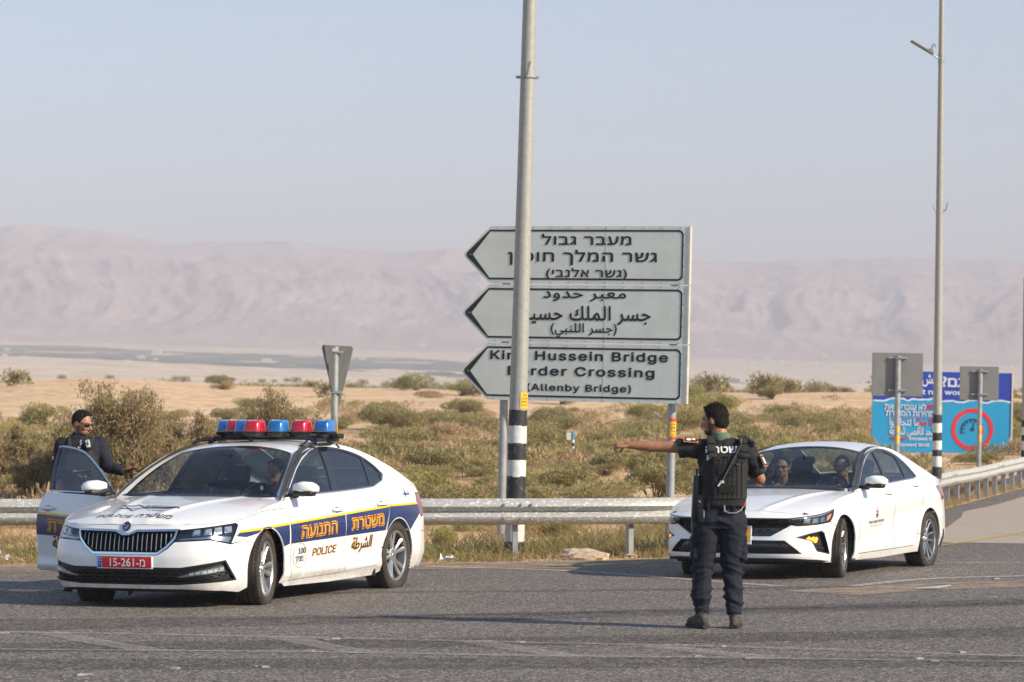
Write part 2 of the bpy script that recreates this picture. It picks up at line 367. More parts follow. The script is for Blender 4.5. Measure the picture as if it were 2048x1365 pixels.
# ---------------------------------------------------------------- car body surfaces
def pchip(xs, ys, x):
    xs = np.asarray(xs, float); ys = np.asarray(ys, float)
    h = np.diff(xs); d = np.diff(ys)/h; m = np.zeros(len(xs))
    for i in range(1, len(xs)-1):
        if d[i-1]*d[i] > 0:
            w1 = 2*h[i]+h[i-1]; w2 = h[i]+2*h[i-1]
            m[i] = (w1+w2)/(w1/d[i-1]+w2/d[i])
    m[0] = d[0]; m[-1] = d[-1]
    x = np.clip(np.asarray(x, float), xs[0], xs[-1])
    k = np.clip(np.searchsorted(xs, x)-1, 0, len(xs)-2)
    t = (x-xs[k])/h[k]
    return ((1+2*t)*(1-t)**2*ys[k]+t*(1-t)**2*h[k]*m[k]+t*t*(3-2*t)*ys[k+1]+t*t*(t-1)*h[k]*m[k+1])

def catmull(pts, n=8, closed=False):
    P = [np.array(p, float) for p in pts]
    if closed: P = [P[-1]]+P+[P[0], P[1]]
    else: P = [2*P[0]-P[1]]+P+[2*P[-1]-P[-2]]
    out = []
    for i in range(1, len(P)-2):
        a, b, c, d = P[i-1:i+3]
        for k in range(n):
            t = k/n
            out.append(.5*((2*b)+(-a+c)*t+(2*a-5*b+4*c-d)*t*t+(-a+3*b-3*c+d)*t**3))
    if not closed: out.append(P[-2])
    return [tuple(p) for p in out]

class CarSurf:
    def __init__(s, q):
        s.q = q
        O = np.array(catmull(q['outline'], 24))
        L = np.concatenate([[0], np.cumsum(np.hypot(*np.diff(O, axis=0).T))])
        s.L = L[-1]; s.S = np.linspace(0, s.L, 1200)
        s.ox = np.interp(s.S, L, O[:, 0]); s.oy = np.interp(s.S, L, O[:, 1])
        gx = np.gradient(s.ox, s.S); gy = np.gradient(s.oy, s.S); g = np.hypot(gx, gy)
        k = np.ones(41)/41
        gx = np.convolve(np.pad(gx/g, 20, 'edge'), k, 'valid'); gy = np.convolve(np.pad(gy/g, 20, 'edge'), k, 'valid'); g = np.hypot(gx, gy)
        s.nx = gy/g; s.ny = -gx/g             # outward normal for the left half
        if s.ny[600] < 0: s.nx, s.ny = -s.nx, -s.ny
        zk = q['zk']; s.Z = np.linspace(zk[0], zk[-1], 160)
        keys = [k_ if isinstance(k_, float) else s.sx(k_[1]) for k_, _ in q['prof']]
        rows = np.array([pchip(zk, r, s.Z) for _, r in q['prof']])
        s.D = np.array([pchip(keys, rows[:, j], s.S) for j in range(160)]).T
        zt = q['zt']; s.ZT = pchip([s.sx(a) if not isinstance(a, str) else (0 if a == 'f' else s.L) for a, _ in zt], [b for _, b in zt], s.S)
        # top edge
        P = s.wrap(s.S, s.ZT)
        s.tx, s.ty, s.tz = P[:, 0], P[:, 1], P[:, 2]
        R = np.array(catmull(q['rail'], 16)); R = R[np.argsort(R[:, 0])]
        xA = q['rail'][0][0]; xB = q['rail'][-1][0]
        xs = np.linspace(q['outline'][-1][0]+.004, q['outline'][0][0]-.001, 1600)
        o = np.argsort(s.tx)
        ye = np.interp(xs, s.tx[o], s.ty[o]); ze = np.interp(xs, s.tx[o], s.tz[o])
        s.bx, s.by, s.bz = xs, ye.copy(), ze.copy()
        m = (xs < xA) & (xs > xB)
        zr = np.interp(xs, R[:, 0], R[:, 1]); zr = np.maximum(zr, ze)
        s.ex = xs; s.ez = np.where(m, zr, ze)
        s.ey = np.where(m, s.gh(xs, zr)[:, 1], ye)
        zc = sorted(q['zc']); s.zc = pchip([a for a, _ in zc], [b for _, b in zc], xs)
    def sx(s, x):                              # arc length at car-x on the side
        return float(np.interp(-x, -s.ox, s.S))
    def sy(s, y):                              # arc length at lateral y on the nose
        k = int(np.argmax(s.oy > .8)); return float(np.interp(y, s.oy[:k], s.S[:k]))
    def syr(s, y):
        return s.L-float(np.interp(y, s.oy[::-1][:300], s.L-s.S[::-1][:300]))
    def zt(s, S): return np.interp(S, s.S, s.ZT)
    def wrap(s, S, Z):
        S = np.asarray(S, float); Z = np.asarray(Z, float); sg = np.where(S < 0, -1., 1.); A = np.abs(S)
        fs = np.clip(A/s.L*1199, 0, 1198.999); fz = np.clip((Z-s.Z[0])/(s.Z[-1]-s.Z[0])*159, 0, 158.999)
        i = fs.astype(int); j = fz.astype(int); a = fs-i; b = fz-j; D = s.D
        d = D[i, j]*(1-a)*(1-b)+D[i+1, j]*a*(1-b)+D[i, j+1]*(1-a)*b+D[i+1, j+1]*a*b
        nx = np.interp(A, s.S, s.nx); ny = np.interp(A, s.S, s.ny)
        return np.stack([np.interp(A, s.S, s.ox)-nx*d, sg*(np.interp(A, s.S, s.oy)-ny*d), Z+0*S], -1)
    def gh(s, X, Z, sg=1):
        X = np.asarray(X, float); Z = np.asarray(Z, float)
        h = np.maximum(Z-np.interp(X, s.bx, s.bz), -.1)
        y = np.interp(X, s.bx, s.by)-(s.q['tum'][0]*h+s.q['tum'][1]*h*np.abs(h))
        return np.stack([X+0*Z, sg*y, Z+0*X], -1)
    def top(s, X, Y):
        X = np.asarray(X, float); Y = np.asarray(Y, float)
        ye = np.interp(X, s.ex, s.ey); ze = np.interp(X, s.ex, s.ez); zc = np.interp(X, s.ex, s.zc)
        t = np.clip(np.abs(Y)/np.maximum(ye, 1e-3), 0, 1)
        z = ze+(zc-ze)*(1-t**s.q.get('tp', 2.4))
        if 'crease' in s.q:
            for (xa, ya, xb, yb, hh, w) in s.q['crease']:
                u = np.clip((X-xa)/(xb-xa), 0, 1); yc = ya+(yb-ya)*u
                z = z+hh*np.sin(np.pi*u)**.5*np.exp(-((np.abs(Y)-yc)/w)**2)*np.where((X-xa)*(X-xb) < 0, 1, 0)
        return np.stack([X+0*Y, Y+0*X, z], -1)

SUP = dict(outline=[(.93,0),(.922,.25),(.90,.45),(.84,.64),(.72,.79),(.52,.885),(.25,.925),(-.3,.93),(-1.4,.932),(-2.8,.93),(-3.3,.905),(-3.65,.845),(-3.84,.72),(-3.92,.45),(-3.94,0)],
  zk=[.12,.20,.28,.36,.46,.56,.66,.74,.82,.90,.97,1.04],
  prof=[(0.0,[.12,.06,.02,.005,.0,.012,.03,.06,.10,.14,.18,.22]),
        (.45,[.12,.06,.02,.005,.0,.012,.03,.06,.10,.14,.18,.22]),
        (.85,[.09,.03,.0,.005,.0,.01,.035,.07,.11,.15,.18,.22]),
        (('x',.30),[.07,.03,.015,.01,.005,.0,.0,.015,.045,.09,.13,.18]),
        (('x',-.1),[.07,.04,.02,.01,.004,.0,.0,.01,.03,.065,.10,.15]),
        (('x',-.6),[.09,.06,.02,.03,.022,.008,.0,.005,.018,.035,.06,.10]),
        (('x',-1.6),[.09,.065,.02,.035,.026,.01,.0,.002,.012,.026,.045,.07]),
        (('x',-2.5),[.08,.055,.02,.025,.016,.004,.0,.0,.010,.026,.045,.07]),
        (('x',-2.9),[.07,.04,.02,.008,.0,.0,.0,.0,.010,.024,.045,.075]),
        (('x',-3.6),[.10,.05,.02,.0,.0,.0,.0,.008,.02,.045,.075,.12]),
        (5.4,[.10,.06,.02,.0,.0,.02,.05,.06,.07,.08,.09,.12])],
  zt=[('f',.745),(.84,.745),(.52,.765),(.2,.83),(0,.87),(-.3,.915),(-.6,.945),(-.9,.96),(-1.5,.972),(-2.8,.995),(-3.3,1.01),(-3.8,1.02),('r',1.03)],
  rail=[(-.42,.928),(-.65,1.07),(-.92,1.215),(-1.2,1.32),(-1.5,1.39),(-1.85,1.42),(-2.2,1.40),(-2.55,1.33),(-2.9,1.22),(-3.25,1.10),(-3.55,1.025),(-3.7,1.015)],
  zc=[(.93,.745),(.88,.775),(.8,.80),(.5,.865),(.2,.91),(-.1,.94),(-.3,.955),(-.42,.965),(-.7,1.12),(-1.0,1.28),(-1.25,1.395),(-1.5,1.44),(-2.1,1.463),(-2.5,1.452),(-2.85,1.40),(-3.2,1.29),(-3.5,1.165),(-3.68,1.09),(-3.8,1.06),(-3.94,1.03)],
  tum=(.38,.42), tp=2.6, crease=[(.90,.16,-.55,.50,.016,.05)])
ELA = dict(outline=[(0.940,0),(0.932,.25),(0.905,.45),(0.840,.62),(0.720,.765),(0.520,.865),(0.270,.905),(-0.230,.912),(-1.330,.912),(-2.630,.91),(-3.130,.885),(-3.480,.81),(-3.670,.66),(-3.740,.4),(-3.760,0)],
  zk=[.12,.20,.28,.36,.46,.56,.64,.72,.80,.88,.95,1.05],
  prof=[(0.0,[.12,.05,.01,.0,.01,.02,.0,.08,.14,.18,.22,.26]),
        (.45,[.12,.05,.01,.0,.01,.02,.0,.08,.14,.18,.22,.26]),
        (.85,[.09,.03,.0,.0,.01,.01,.01,.05,.10,.15,.18,.22]),
        (('x',0.32),[.07,.03,.015,.01,.005,.0,.01,.03,.06,.10,.14,.18]),
        (('x',-0.03),[.07,.04,.02,.01,.0,.0,.01,.025,.05,.08,.11,.15]),
        (('x',-0.63),[.09,.05,.03,.035,.025,.015,.01,.012,.022,.04,.06,.10]),
        (('x',-1.53),[.09,.06,.035,.04,.04,.035,.02,.005,.005,.02,.04,.07]),
        (('x',-2.23),[.08,.055,.03,.02,.022,.03,.03,.015,.0,.018,.04,.07]),
        (('x',-2.73),[.07,.04,.02,.0,.0,.0,.01,.012,.004,.022,.045,.075]),
        (('x',-3.43),[.10,.05,.02,.0,.0,.0,.005,.01,.015,.045,.075,.12]),
        (5.2,[.10,.06,.02,.0,.0,.02,.05,.06,.07,.08,.09,.12])],
  zt=[('f',.66),(0.840,.665),(0.520,.72),(0.270,.79),(0.070,.83),(-0.230,.87),(-0.530,.90),(-0.830,.915),(-1.430,.93),(-2.330,.965),(-2.93,.975),(-3.43,.98),('r',.985)],
  rail=[(-0.480,.897),(-0.730,1.04),(-1.030,1.19),(-1.380,1.30),(-1.78,1.352),(-2.10,1.330),(-2.40,1.235),(-2.70,1.13),(-3.0,1.045),(-3.3,.995),(-3.43,.985)],
  zc=[(0.940,.66),(0.890,.70),(0.770,.745),(0.470,.81),(0.170,.86),(-0.230,.905),(-0.430,.925),(-0.550,.94),(-0.930,1.135),(-1.230,1.275),(-1.480,1.365),(-1.68,1.40),(-1.93,1.415),(-2.2,1.392),(-2.45,1.333),(-2.8,1.215),(-3.1,1.11),(-3.3,1.055),(-3.5,1.025),(-3.65,1.01),(-3.76,.99)],
  tum=(.42,.42), tp=2.6, crease=[(.87,.30,-.4,.62,.02,.05)])
# ---------------------------------------------------------------- land, road and air
def asphalt():
    m, t, p, N, L = nodes('worn_asphalt'); p.inputs['Roughness'].default_value = .78; p.inputs['Specular IOR Level'].default_value = .35
    tc = N.new('ShaderNodeTexCoord')
    def noise(s, d=3, r=.6, st=(1, 1, 1)):
        mp = N.new('ShaderNodeMapping'); mp.inputs['Scale'].default_value = st; L.new(tc.outputs['Object'], mp.inputs[0]); n = N.new('ShaderNodeTexNoise'); n.inputs['Scale'].default_value = s; n.inputs['Detail'].default_value = d; n.inputs['Roughness'].default_value = r; L.new(mp.outputs[0], n.inputs[0]); return n.outputs[0]
    def ramp(x, a, b, lo=0, hi=1):
        r = N.new('ShaderNodeMapRange'); r.inputs[1].default_value = a; r.inputs[2].default_value = b; r.inputs[3].default_value = lo; r.inputs[4].default_value = hi; L.new(x, r.inputs[0]); return r.outputs[0]
    def mix(f, a, b):
        m_ = N.new('ShaderNodeMix'); m_.data_type = 'RGBA'; L.new(f, m_.inputs[0])
        for s, v in ((6, a), (7, b)):
            if isinstance(v, tuple): m_.inputs[s].default_value = (*v, 1)
            else: L.new(v, m_.inputs[s])
        return m_.outputs[2]
    base = mix(ramp(noise(1.1, 5, .6, (.35, 1, 1)), .38, .62), (.098, .088, .080), (.130, .115, .102))
    base = mix(ramp(noise(.35, 3, .6, (.25, 1, 1)), .45, .65), base, (.085, .078, .072))
    v = N.new('ShaderNodeTexVoronoi'); v.inputs['Scale'].default_value = 64; v.inputs['Randomness'].default_value = 1; L.new(tc.outputs['Object'], v.inputs[0])
    sep = N.new('ShaderNodeSeparateColor'); L.new(v.outputs['Color'], sep.inputs[0])
    v3 = N.new('ShaderNodeTexVoronoi'); v3.inputs['Scale'].default_value = 17; L.new(tc.outputs['Object'], v3.inputs[0]); s3 = N.new('ShaderNodeSeparateColor'); L.new(v3.outputs['Color'], s3.inputs[0])
    base = mix(ramp(s3.outputs[0], .5, 1.0, 0, .35), base, (.19, .16, .135)); base = mix(ramp(s3.outputs[1], .5, 1.0, 0, .3), base, (.060, .055, .052))
    base = mix(ramp(sep.outputs[0], .60, .92), base, (.40, .34, .28))          # pale aggregate
    base = mix(ramp(sep.outputs[1], .70, .90), base, (.014, .013, .013))       # dark binder
    # dusty pale verge towards the edge of the road, a lighter apron on the right
    L.new(base, p.inputs['Base Color'])
    b = N.new('ShaderNodeBump'); b.inputs['Strength'].default_value = .55; b.inputs['Distance'].default_value = .006; L.new(sep.outputs[2], b.inputs['Height']); L.new(b.outputs[0], p.inputs['Normal'])
    return m, noise
M['asphalt'] = asphalt()[0]
def sandmat(name, a, b, c, s1, s2, bump=.4, bs=3, fine=None):
    m, t, p, N, L = nodes(name); p.inputs['Roughness'].default_value = .95; p.inputs['Specular IOR Level'].default_value = .1
    tc = N.new('ShaderNodeTexCoord'); n1 = N.new('ShaderNodeTexNoise'); n1.inputs['Scale'].default_value = s1; n1.inputs['Detail'].default_value = 8; L.new(tc.outputs['Object'], n1.inputs[0])
    n2 = N.new('ShaderNodeTexNoise'); n2.inputs['Scale'].default_value = s2; n2.inputs['Detail'].default_value = 6; L.new(tc.outputs['Object'], n2.inputs[0])
    r1 = N.new('ShaderNodeMapRange'); r1.inputs[1].default_value = .4; r1.inputs[2].default_value = .6; L.new(n1.outputs[0], r1.inputs[0])
    r2 = N.new('ShaderNodeMapRange'); r2.inputs[1].default_value = .42; r2.inputs[2].default_value = .62; L.new(n2.outputs[0], r2.inputs[0])
    x1 = N.new('ShaderNodeMix'); x1.data_type = 'RGBA'; x1.inputs[6].default_value = (*a, 1); x1.inputs[7].default_value = (*b, 1); L.new(r1.outputs[0], x1.inputs[0])
    x2 = N.new('ShaderNodeMix'); x2.data_type = 'RGBA'; x2.inputs[7].default_value = (*c, 1); L.new(x1.outputs[2], x2.inputs[6]); L.new(r2.outputs[0], x2.inputs[0])
    L.new(x2.outputs[2], p.inputs['Base Color'])
    bn = N.new('ShaderNodeTexNoise'); bn.inputs['Scale'].default_value = bs; bn.inputs['Detail'].default_value = 8; L.new(tc.outputs['Object'], bn.inputs[0])
    b = N.new('ShaderNodeBump'); b.inputs['Strength'].default_value = bump; b.inputs['Distance'].default_value = .1; L.new(bn.outputs[0], b.inputs['Height']); L.new(b.outputs[0], p.inputs['Normal'])
    return m
M['sand'] = sandmat('pale_desert_sand', (.66, .44, .255), (.52, .32, .175), (.72, .54, .345), .35, 1.6, .5, 4)
M['x'] = None
M['valley'] = sandmat('pale_badland_flats', (.66, .51, .365), (.52, .40, .28), (.72, .59, .44), .012, .05, .3, .05)
M['orchard'] = sandmat('dark_orchards', (.07, .09, .065), (.11, .125, .09), (.22, .21, .15), .01, .04, .3, .05)
M['hill'] = sandmat('eroded_mountain_rock', (.47, .36, .305), (.40, .305, .26), (.53, .42, .36), .0013, .006, 1.0, .012)

# height of the land: distance from the camera and bearing x/Y
_pr = [(0, 0), (37.5, 0), (40, .0), (50, .18), (72, .70), (100, 1.15), (130, 1.75), (170, 2.7), (230, 3.6), (330, 4.3), (420, 5.0), (600, 6.5), (1000, 12), (1700, 25), (2400, 43), (3200, 68), (3600, 85), (4300, 142), (5200, 255), (6300, 388), (7000, 400), (9000, 300)]
def rz_(x, y):                                       # the road climbs a little as it leaves on the right
    return pchip([-20, 40, 50, 58, 64, 73, 85, 100, 150, 220], [0, 0, -.06, -.17, -.23, .06, .45, .75, 1.6, 2.6], y)
def land_z(X, Y):
    X = np.asarray(X, float); Y = np.asarray(Y, float); D = np.maximum(Y, 1.); u = np.clip(X/D, -.4, .4)
    z = pchip([a for a, _ in _pr], [b for _, b in _pr], D)
    # whole country falls gently towards the right of the view
    fade = np.clip((D-45)/120, 0, 1)
    z = z-u*D*.030*np.clip((D-380)/900, 0, 1)*np.clip(1.2-D/9000, 0, 1)
    P = np.stack([X, Y, 0*X], -1)
    near = np.clip((D-42)/20, 0, 1)*np.clip((900-D)/300, 0, 1)
    z = z+near*(.20*fbm(P/9, 3)+np.clip((D-80)/80, 0, 1)*.7*fbm(P/48+3, 4))
    # left sand ridge, right brown bank
    z = z+1.25*np.exp(-((u+.150)/.065)**2)*np.exp(-((D-190)/45)**2)
    z = z+.35*np.exp(-((u-.105)/.055)**2)*np.exp(-((D-165)/28)**2)
    wr = np.clip((u-.095)/.03, 0, 1)*np.clip((104-D)/14, 0, 1)*np.clip((D-38)/6, 0, 1); z = z*(1-wr)+(rz_(X, D)-.03)*wr
    z = z+np.clip((D-380)/200, 0, 1)*np.clip((2600-D)/600, 0, 1)*(D/400)*1.0*fbm(P/140+9, 5)
    m = np.clip((D-3300)/2200, 0, 1)
    uu = u+.018*fbm(np.stack([u*9, D/900, 0*u+4], -1), 3)
    rid = fbm(np.stack([uu*26, D/1500, 0*u], -1), 5, True); r2 = fbm(np.stack([uu*70+3, D/420, 0*u+2], -1), 4, True)
    z = z+m*(22*fbm(P/2300+5, 3)+46*rid*np.sin(np.clip(m, 0, 1)*PI*.85)+20*r2*np.sin(np.clip(m, .1, 1)*PI*.9))
    sk = np.interp(u, [-.24, -.17, -.14, -.11, -.09, -.05, .0, .05, .09, .13, .17, .24], [.985, .965, .945, .905, .885, .87, .86, .84, .835, .845, .83, .81])
    z = np.where(D > 3300, 68+(z-68)*(1+(sk-1)*m), z)
    return z
def fan(name, Ys, us, m, mi=None):
    YY, UU = np.meshgrid(Ys, us, indexing='ij'); XX = UU*YY+np.sign(UU)*np.clip(np.abs(UU)-.2, 0, 1)*60
    ZZ = land_z(XX, YY); n, k = YY.shape
    V = np.stack([XX, YY, ZZ], -1).reshape(-1, 3); I = np.arange(n*k).reshape(n, k)
    F = np.stack([I[:-1, :-1], I[:-1, 1:], I[1:, 1:], I[1:, :-1]], -1).reshape(-1, 4)
    me = bpy.data.meshes.new(name); me.vertices.add(len(V)); me.vertices.foreach_set('co', V.ravel()); me.loops.add(F.size); me.loops.foreach_set('vertex_index', F.ravel().astype(np.int32))
    me.polygons.add(len(F)); me.polygons.foreach_set('loop_start', (np.arange(len(F))*4).astype(np.int32))
    me.update(calc_edges=True); me.shade_smooth()
    for q in (m if isinstance(m, list) else [m]): me.materials.append(q)
    if mi is not None:
        c = V[F].mean(1); me.polygons.foreach_set('material_index', mi(c).astype(np.int32))
    return tag(link(bpy.data.objects.new(name, me)), kind='structure')
uN = np.concatenate([np.linspace(-1.6, -.26, 16), np.linspace(-.25, .25, 360), np.linspace(.26, 1.6, 16)])
def near_mat(c): return np.zeros(len(c))
Yn = np.concatenate([np.geomspace(34.2, 130, 150), np.geomspace(131, 520, 110)])
fan('ground', Yn, uN, M['sand'])
def mid_mat(c):
    D = c[:, 1]; u = c[:, 0]/D; n = fbm(np.stack([c[:, 0]/160, c[:, 1]/420, 0*D], -1), 4); n2 = fbm(np.stack([c[:, 0]/40, c[:, 1]/90, 0*D+3], -1), 3)
    s = 1900-1500*(u+.05)
    g = (D > s+n*420) & (D < s+1000+n*500) & (n2 < .36) & (D < s+n*500+1000*np.clip((.10-u)/.12, 0, 1))
    return np.where(g, 1, 0)
Ym = np.geomspace(500, 3450, 240)
fan('valley_plain', Ym, uN, [M['valley'], M['orchard']], mid_mat)
fan('mountains', np.concatenate([np.geomspace(3400, 7000, 300), np.linspace(7100, 9500, 10)]), np.concatenate([np.linspace(-.6, -.26, 16), np.linspace(-.25, .25, 620), np.linspace(.26, .6, 16)]), M['hill'])

bm = bmesh.new(); bm.faces.new([bm.verts.new(v) for v in ((-900, -900, -.06), (900, -900, -.06), (900, 40, -.06), (-900, 40, -.06))]); tag(obj('ground', bm, M['sand']), kind='structure')
# edge of the road as seen from above: it turns away from the viewer on the right
EDGE = catmull([(-60, 32.2), (-30, 33.0), (-6, 33.75), (-1.1, 34.1), (1.9, 35.4), (4.0, 38.0), (6.0, 44.8), (7.7, 53.7), (9.2, 63.5), (12.6, 72.6), (17.5, 84.0), (34, 125), (60, 180)], 10)
def off_edge(d):
    P = np.array(EDGE); g = np.gradient(P, axis=0); g /= np.hypot(*g.T)[:, None]; return [(p[0]-q[1]*d, p[1]+q[0]*d) for p, q in zip(P, g)]
rows = off_edge(0); V = []; F = []
outr = [(max(p[0]+2, 60*1.0) if False else p[0]+0, p[1]) for p in rows]
bm = bmesh.new(); A = [bm.verts.new((x, y, float(rz_(x, y))+.02)) for x, y in rows]
rowsB = []
for k in range(1, 91):
    t = (k/90)**2.0; B = []
    for i, (x, y) in enumerate(rows):
        s = i/(len(rows)-1); tx_, ty_ = (-60+150*s, -10.0) ; B.append(bm.verts.new((x+(tx_-x)*t, y+(ty_-y)*t, float(rz_(x+(tx_-x)*t, y+(ty_-y)*t))+.02)))
    rowsB.append(B)
prev = A
for B in rowsB:
    for i in range(len(B)-1): bm.faces.new((prev[i], B[i], B[i+1], prev[i+1]))
    prev = B
bmesh.ops.recalc_face_normals(bm, faces=bm.faces)
if sum(f.normal.z for f in bm.faces) < 0: bmesh.ops.reverse_faces(bm, faces=bm.faces)
rd = obj('road', bm, M['asphalt'], None, True); tag(rd, kind='structure')
def strip(name, pts, w, m, z=.024, parent=None, wob=0):
    P = np.array(catmull(pts, 8)); g = np.gradient(P, axis=0); g /= np.hypot(*g.T)[:, None]; V = []
    for (x, y), q in zip(P, g):
        for s in (-.5, .5): xx, yy = x-q[1]*w*s, y+q[0]*w*s; V.append((xx, yy, float(rz_(xx, yy))*1.0+z))
    return tag(pydata(name, V, [(2*i, 2*i+1, 2*i+3, 2*i+2) for i in range(len(P)-1)], m, parent), kind='structure')
def worn(name, col, alpha, sc=9, lo=.45, hi=.6):
    """thin old paint: the asphalt's own colours show through it by noise"""
    m, t, p, N, L = nodes(name); p.inputs['Base Color'].default_value = (*col, 1); p.inputs['Roughness'].default_value = .8
    tc = N.new('ShaderNodeTexCoord'); n = N.new('ShaderNodeTexNoise'); n.inputs['Scale'].default_value = sc; n.inputs['Detail'].default_value = 8; n.inputs['Roughness'].default_value = .8; L.new(tc.outputs['Object'], n.inputs[0])
    r = N.new('ShaderNodeMapRange'); r.inputs[1].default_value = lo; r.inputs[2].default_value = hi; r.inputs[4].default_value = alpha; L.new(n.outputs[0], r.inputs[0]); L.new(r.outputs[0], p.inputs['Alpha'])
    return m
M['paint_w'] = worn('worn_white_road_paint', (.58, .55, .50), .7, 20, .32, .62)
M['paint_f'] = worn('faint_white_road_paint', (.46, .42, .37), .55, 16, .36, .68)
M['paint_y'] = worn('worn_yellow_road_paint', (.62, .38, .05), .75, 14, .30, .58)
M['skid'] = worn('dark_tyre_marks', (.03, .028, .027), .48, 5, .35, .7)
M['dust'] = worn('dusty_pale_asphalt', (.40, .33, .26), .95, 1.2, .15, .45)
M['dustg'] = worn('dust_on_verge', (.42, .33, .23), .8, 2.2, .35, .62)
G = lambda px, py: ((px-1024)/6000*9900/(py-841), 9900/(py-841))
strip('verge_dust', [(p[0], p[1]-.5) for p in EDGE[20:64:5]], 1.3, M['dustg'], .0235)
apron = [(5.2, 40.6), (6.5, 45), (8.1, 53.5), (9.8, 63), (13.2, 72.4), (18, 83)]
strip('apron_pavement', [(x+1.75, y-1.1) for x, y in apron], 4.0, M['dust'], .0245)
strip('yellow_line', [(-30, 31.6), (-12, 32.0), (-5.5, 32.25), (-1.2, 32.8), (.9, 33.1), (2.4, 34.0), (4.0, 35.8), (5.5, 38.8), (7.2, 43.0), (9.6, 50.5), (12.4, 60)], .12, M['paint_y'], .028)
strip('white_line', [G(850, 1138), G(1040, 1143), G(1180, 1149), G(1300, 1158), G(1400, 1166), G(1560, 1178)], .16, M['paint_w'], .0275)
strip('white_line', [G(1700, 1178), G(1860, 1163), G(2060, 1157), G(2300, 1150)], .16, M['paint_w'], .0275)
strip('white_line', [G(1780, 1137), G(1900, 1131), G(2060, 1130), G(2300, 1130)], .12, M['paint_w'], .0275)
strip('white_line', [G(-400, 1268), G(0, 1271), G(420, 1278), G(1000, 1291), G(1500, 1302), G(2100, 1322), G(2500, 1335)], .14, M['paint_f'], .0275)
strip('white_line', [G(-400, 1300), G(0, 1306), G(600, 1311), G(1000, 1318), G(1500, 1324), G(2100, 1332)], .12, M['paint_f'], .0275)
for k, (a, b) in enumerate((((90, 1272), (310, 1310)), ((560, 1280), (730, 1314)), ((945, 1289), (1150, 1322)), ((1310, 1300), (1560, 1326)), ((-380, 1268), (-160, 1304)))):
    x0, y0 = G(*a); x1, y1 = G(*b); strip('hatch_line', [(x0, y0), ((x0+x1)/2-.03, (y0+y1)/2), (x1, y1)], .24, M['paint_f'], .0285)
for pts in ([(-9, 21.2), (-3, 21.6), (3, 22.8), (12, 26)], [(-9, 22.4), (-2, 24.2), (4, 26.6), (12, 31)], [(-9, 19.9), (0, 20.1), (9, 20.6)]): strip('tyre_marks', pts, .9, M['skid'], .0250)
strip('pale_patch', [G(1640, 1192), G(1800, 1182), G(2060, 1172), G(2300, 1168)], .9, M['dustg'], .0262)
for pts in ([(-9, 23.6), (0, 25.2), (9, 28.4)], [(-2, 28.2), (4, 29.6), (12, 34)]): strip('tyre_marks', pts, .35, M['skid'], .0254)
# air
bm = bmesh.new(); bbox(bm, (0, 4700, 224), (12600, 9700, 452)); hz = obj('haze', bm, [], None)
hm = bpy.data.materials.new('pale_haze'); hm.use_nodes = True; t = hm.node_tree; t.nodes.remove(t.nodes['Principled BSDF']); pv = t.nodes.new('ShaderNodeVolumePrincipled')
pv.inputs['Color'].default_value = (.94, .91, .98, 1); pv.inputs['Density'].default_value = .00034; pv.inputs['Anisotropy'].default_value = -.05
t.links.new(pv.outputs[0], t.nodes['Material Output'].inputs['Volume']); hz.data.materials.append(hm); tag(hz, kind='stuff')
# ---------------------------------------------------------------- panels on a car surface
def area2(p): return sum(p[i-1][0]*p[i][1]-p[i][0]*p[i-1][1] for i in range(len(p)))/2
def densify(p, res):
    out = []
    for i in range(len(p)):
        a, b = p[i], p[(i+1) % len(p)]; n = max(1, int(math.ceil(math.hypot(b[0]-a[0], b[1]-a[1])/res)))
        out += [(a[0]+(b[0]-a[0])*k/n, a[1]+(b[1]-a[1])*k/n) for k in range(n)]
    return out
def shrink(p, d):
    """move the outline inwards by d"""
    p = [q for i, q in enumerate(p) if math.hypot(q[0]-p[i-1][0], q[1]-p[i-1][1]) > 1e-5]
    if area2(p) < 0: d = -d
    out = []
    for i in range(len(p)):
        a, b, c = p[i-1], p[i], p[(i+1) % len(p)]
        u = np.array([b[0]-a[0], b[1]-a[1]]); v = np.array([c[0]-b[0], c[1]-b[1]]); u = u/np.hypot(*u); v = v/np.hypot(*v)
        n = np.array([-u[1]-v[1], u[0]+v[0]]); l = np.hypot(*n)
        if l < .2: n = np.array([-u[1], u[0]]); k = 1
        else: n = n/l; k = min(2.5, 1/max(.3, l/2))
        out.append((b[0]+n[0]*d*k, b[1]+n[1]*d*k))
    return out
def inside(P, poly):
    x, y = P[:, 0], P[:, 1]; r = np.zeros(len(P), bool)
    for i in range(len(poly)):
        (x0, y0), (x1, y1) = poly[i-1], poly[i]
        if y0 == y1: continue
        r ^= ((y0 > y) != (y1 > y)) & (x < (x1-x0)*(y-y0)/(y1-y0)+x0)
    return r
def edge_dist(P, poly):
    d = np.full(len(P), 9.)
    for i in range(len(poly)):
        a = np.array(poly[i-1]); b = np.array(poly[i]); v = b-a; t = np.clip(((P-a)@v)/max(v@v, 1e-12), 0, 1)
        d = np.minimum(d, np.hypot(*(P-a-t[:, None]*v).T))
    return d
CTR = np.array([-1.5, 0, .5])
def normals(f, U, V):
    e = 2e-3; n = np.cross(f(U+e, V)-f(U-e, V), f(U, V+e)-f(U, V-e)); n /= np.maximum(np.linalg.norm(n, axis=1)[:, None], 1e-12)
    return n
def orient(f, U, V):
    n = normals(f, U, V); P = f(U, V); d = P-CTR; d[:, 0] *= .3
    if (n*d).sum() < 0: n = -n
    return P, n
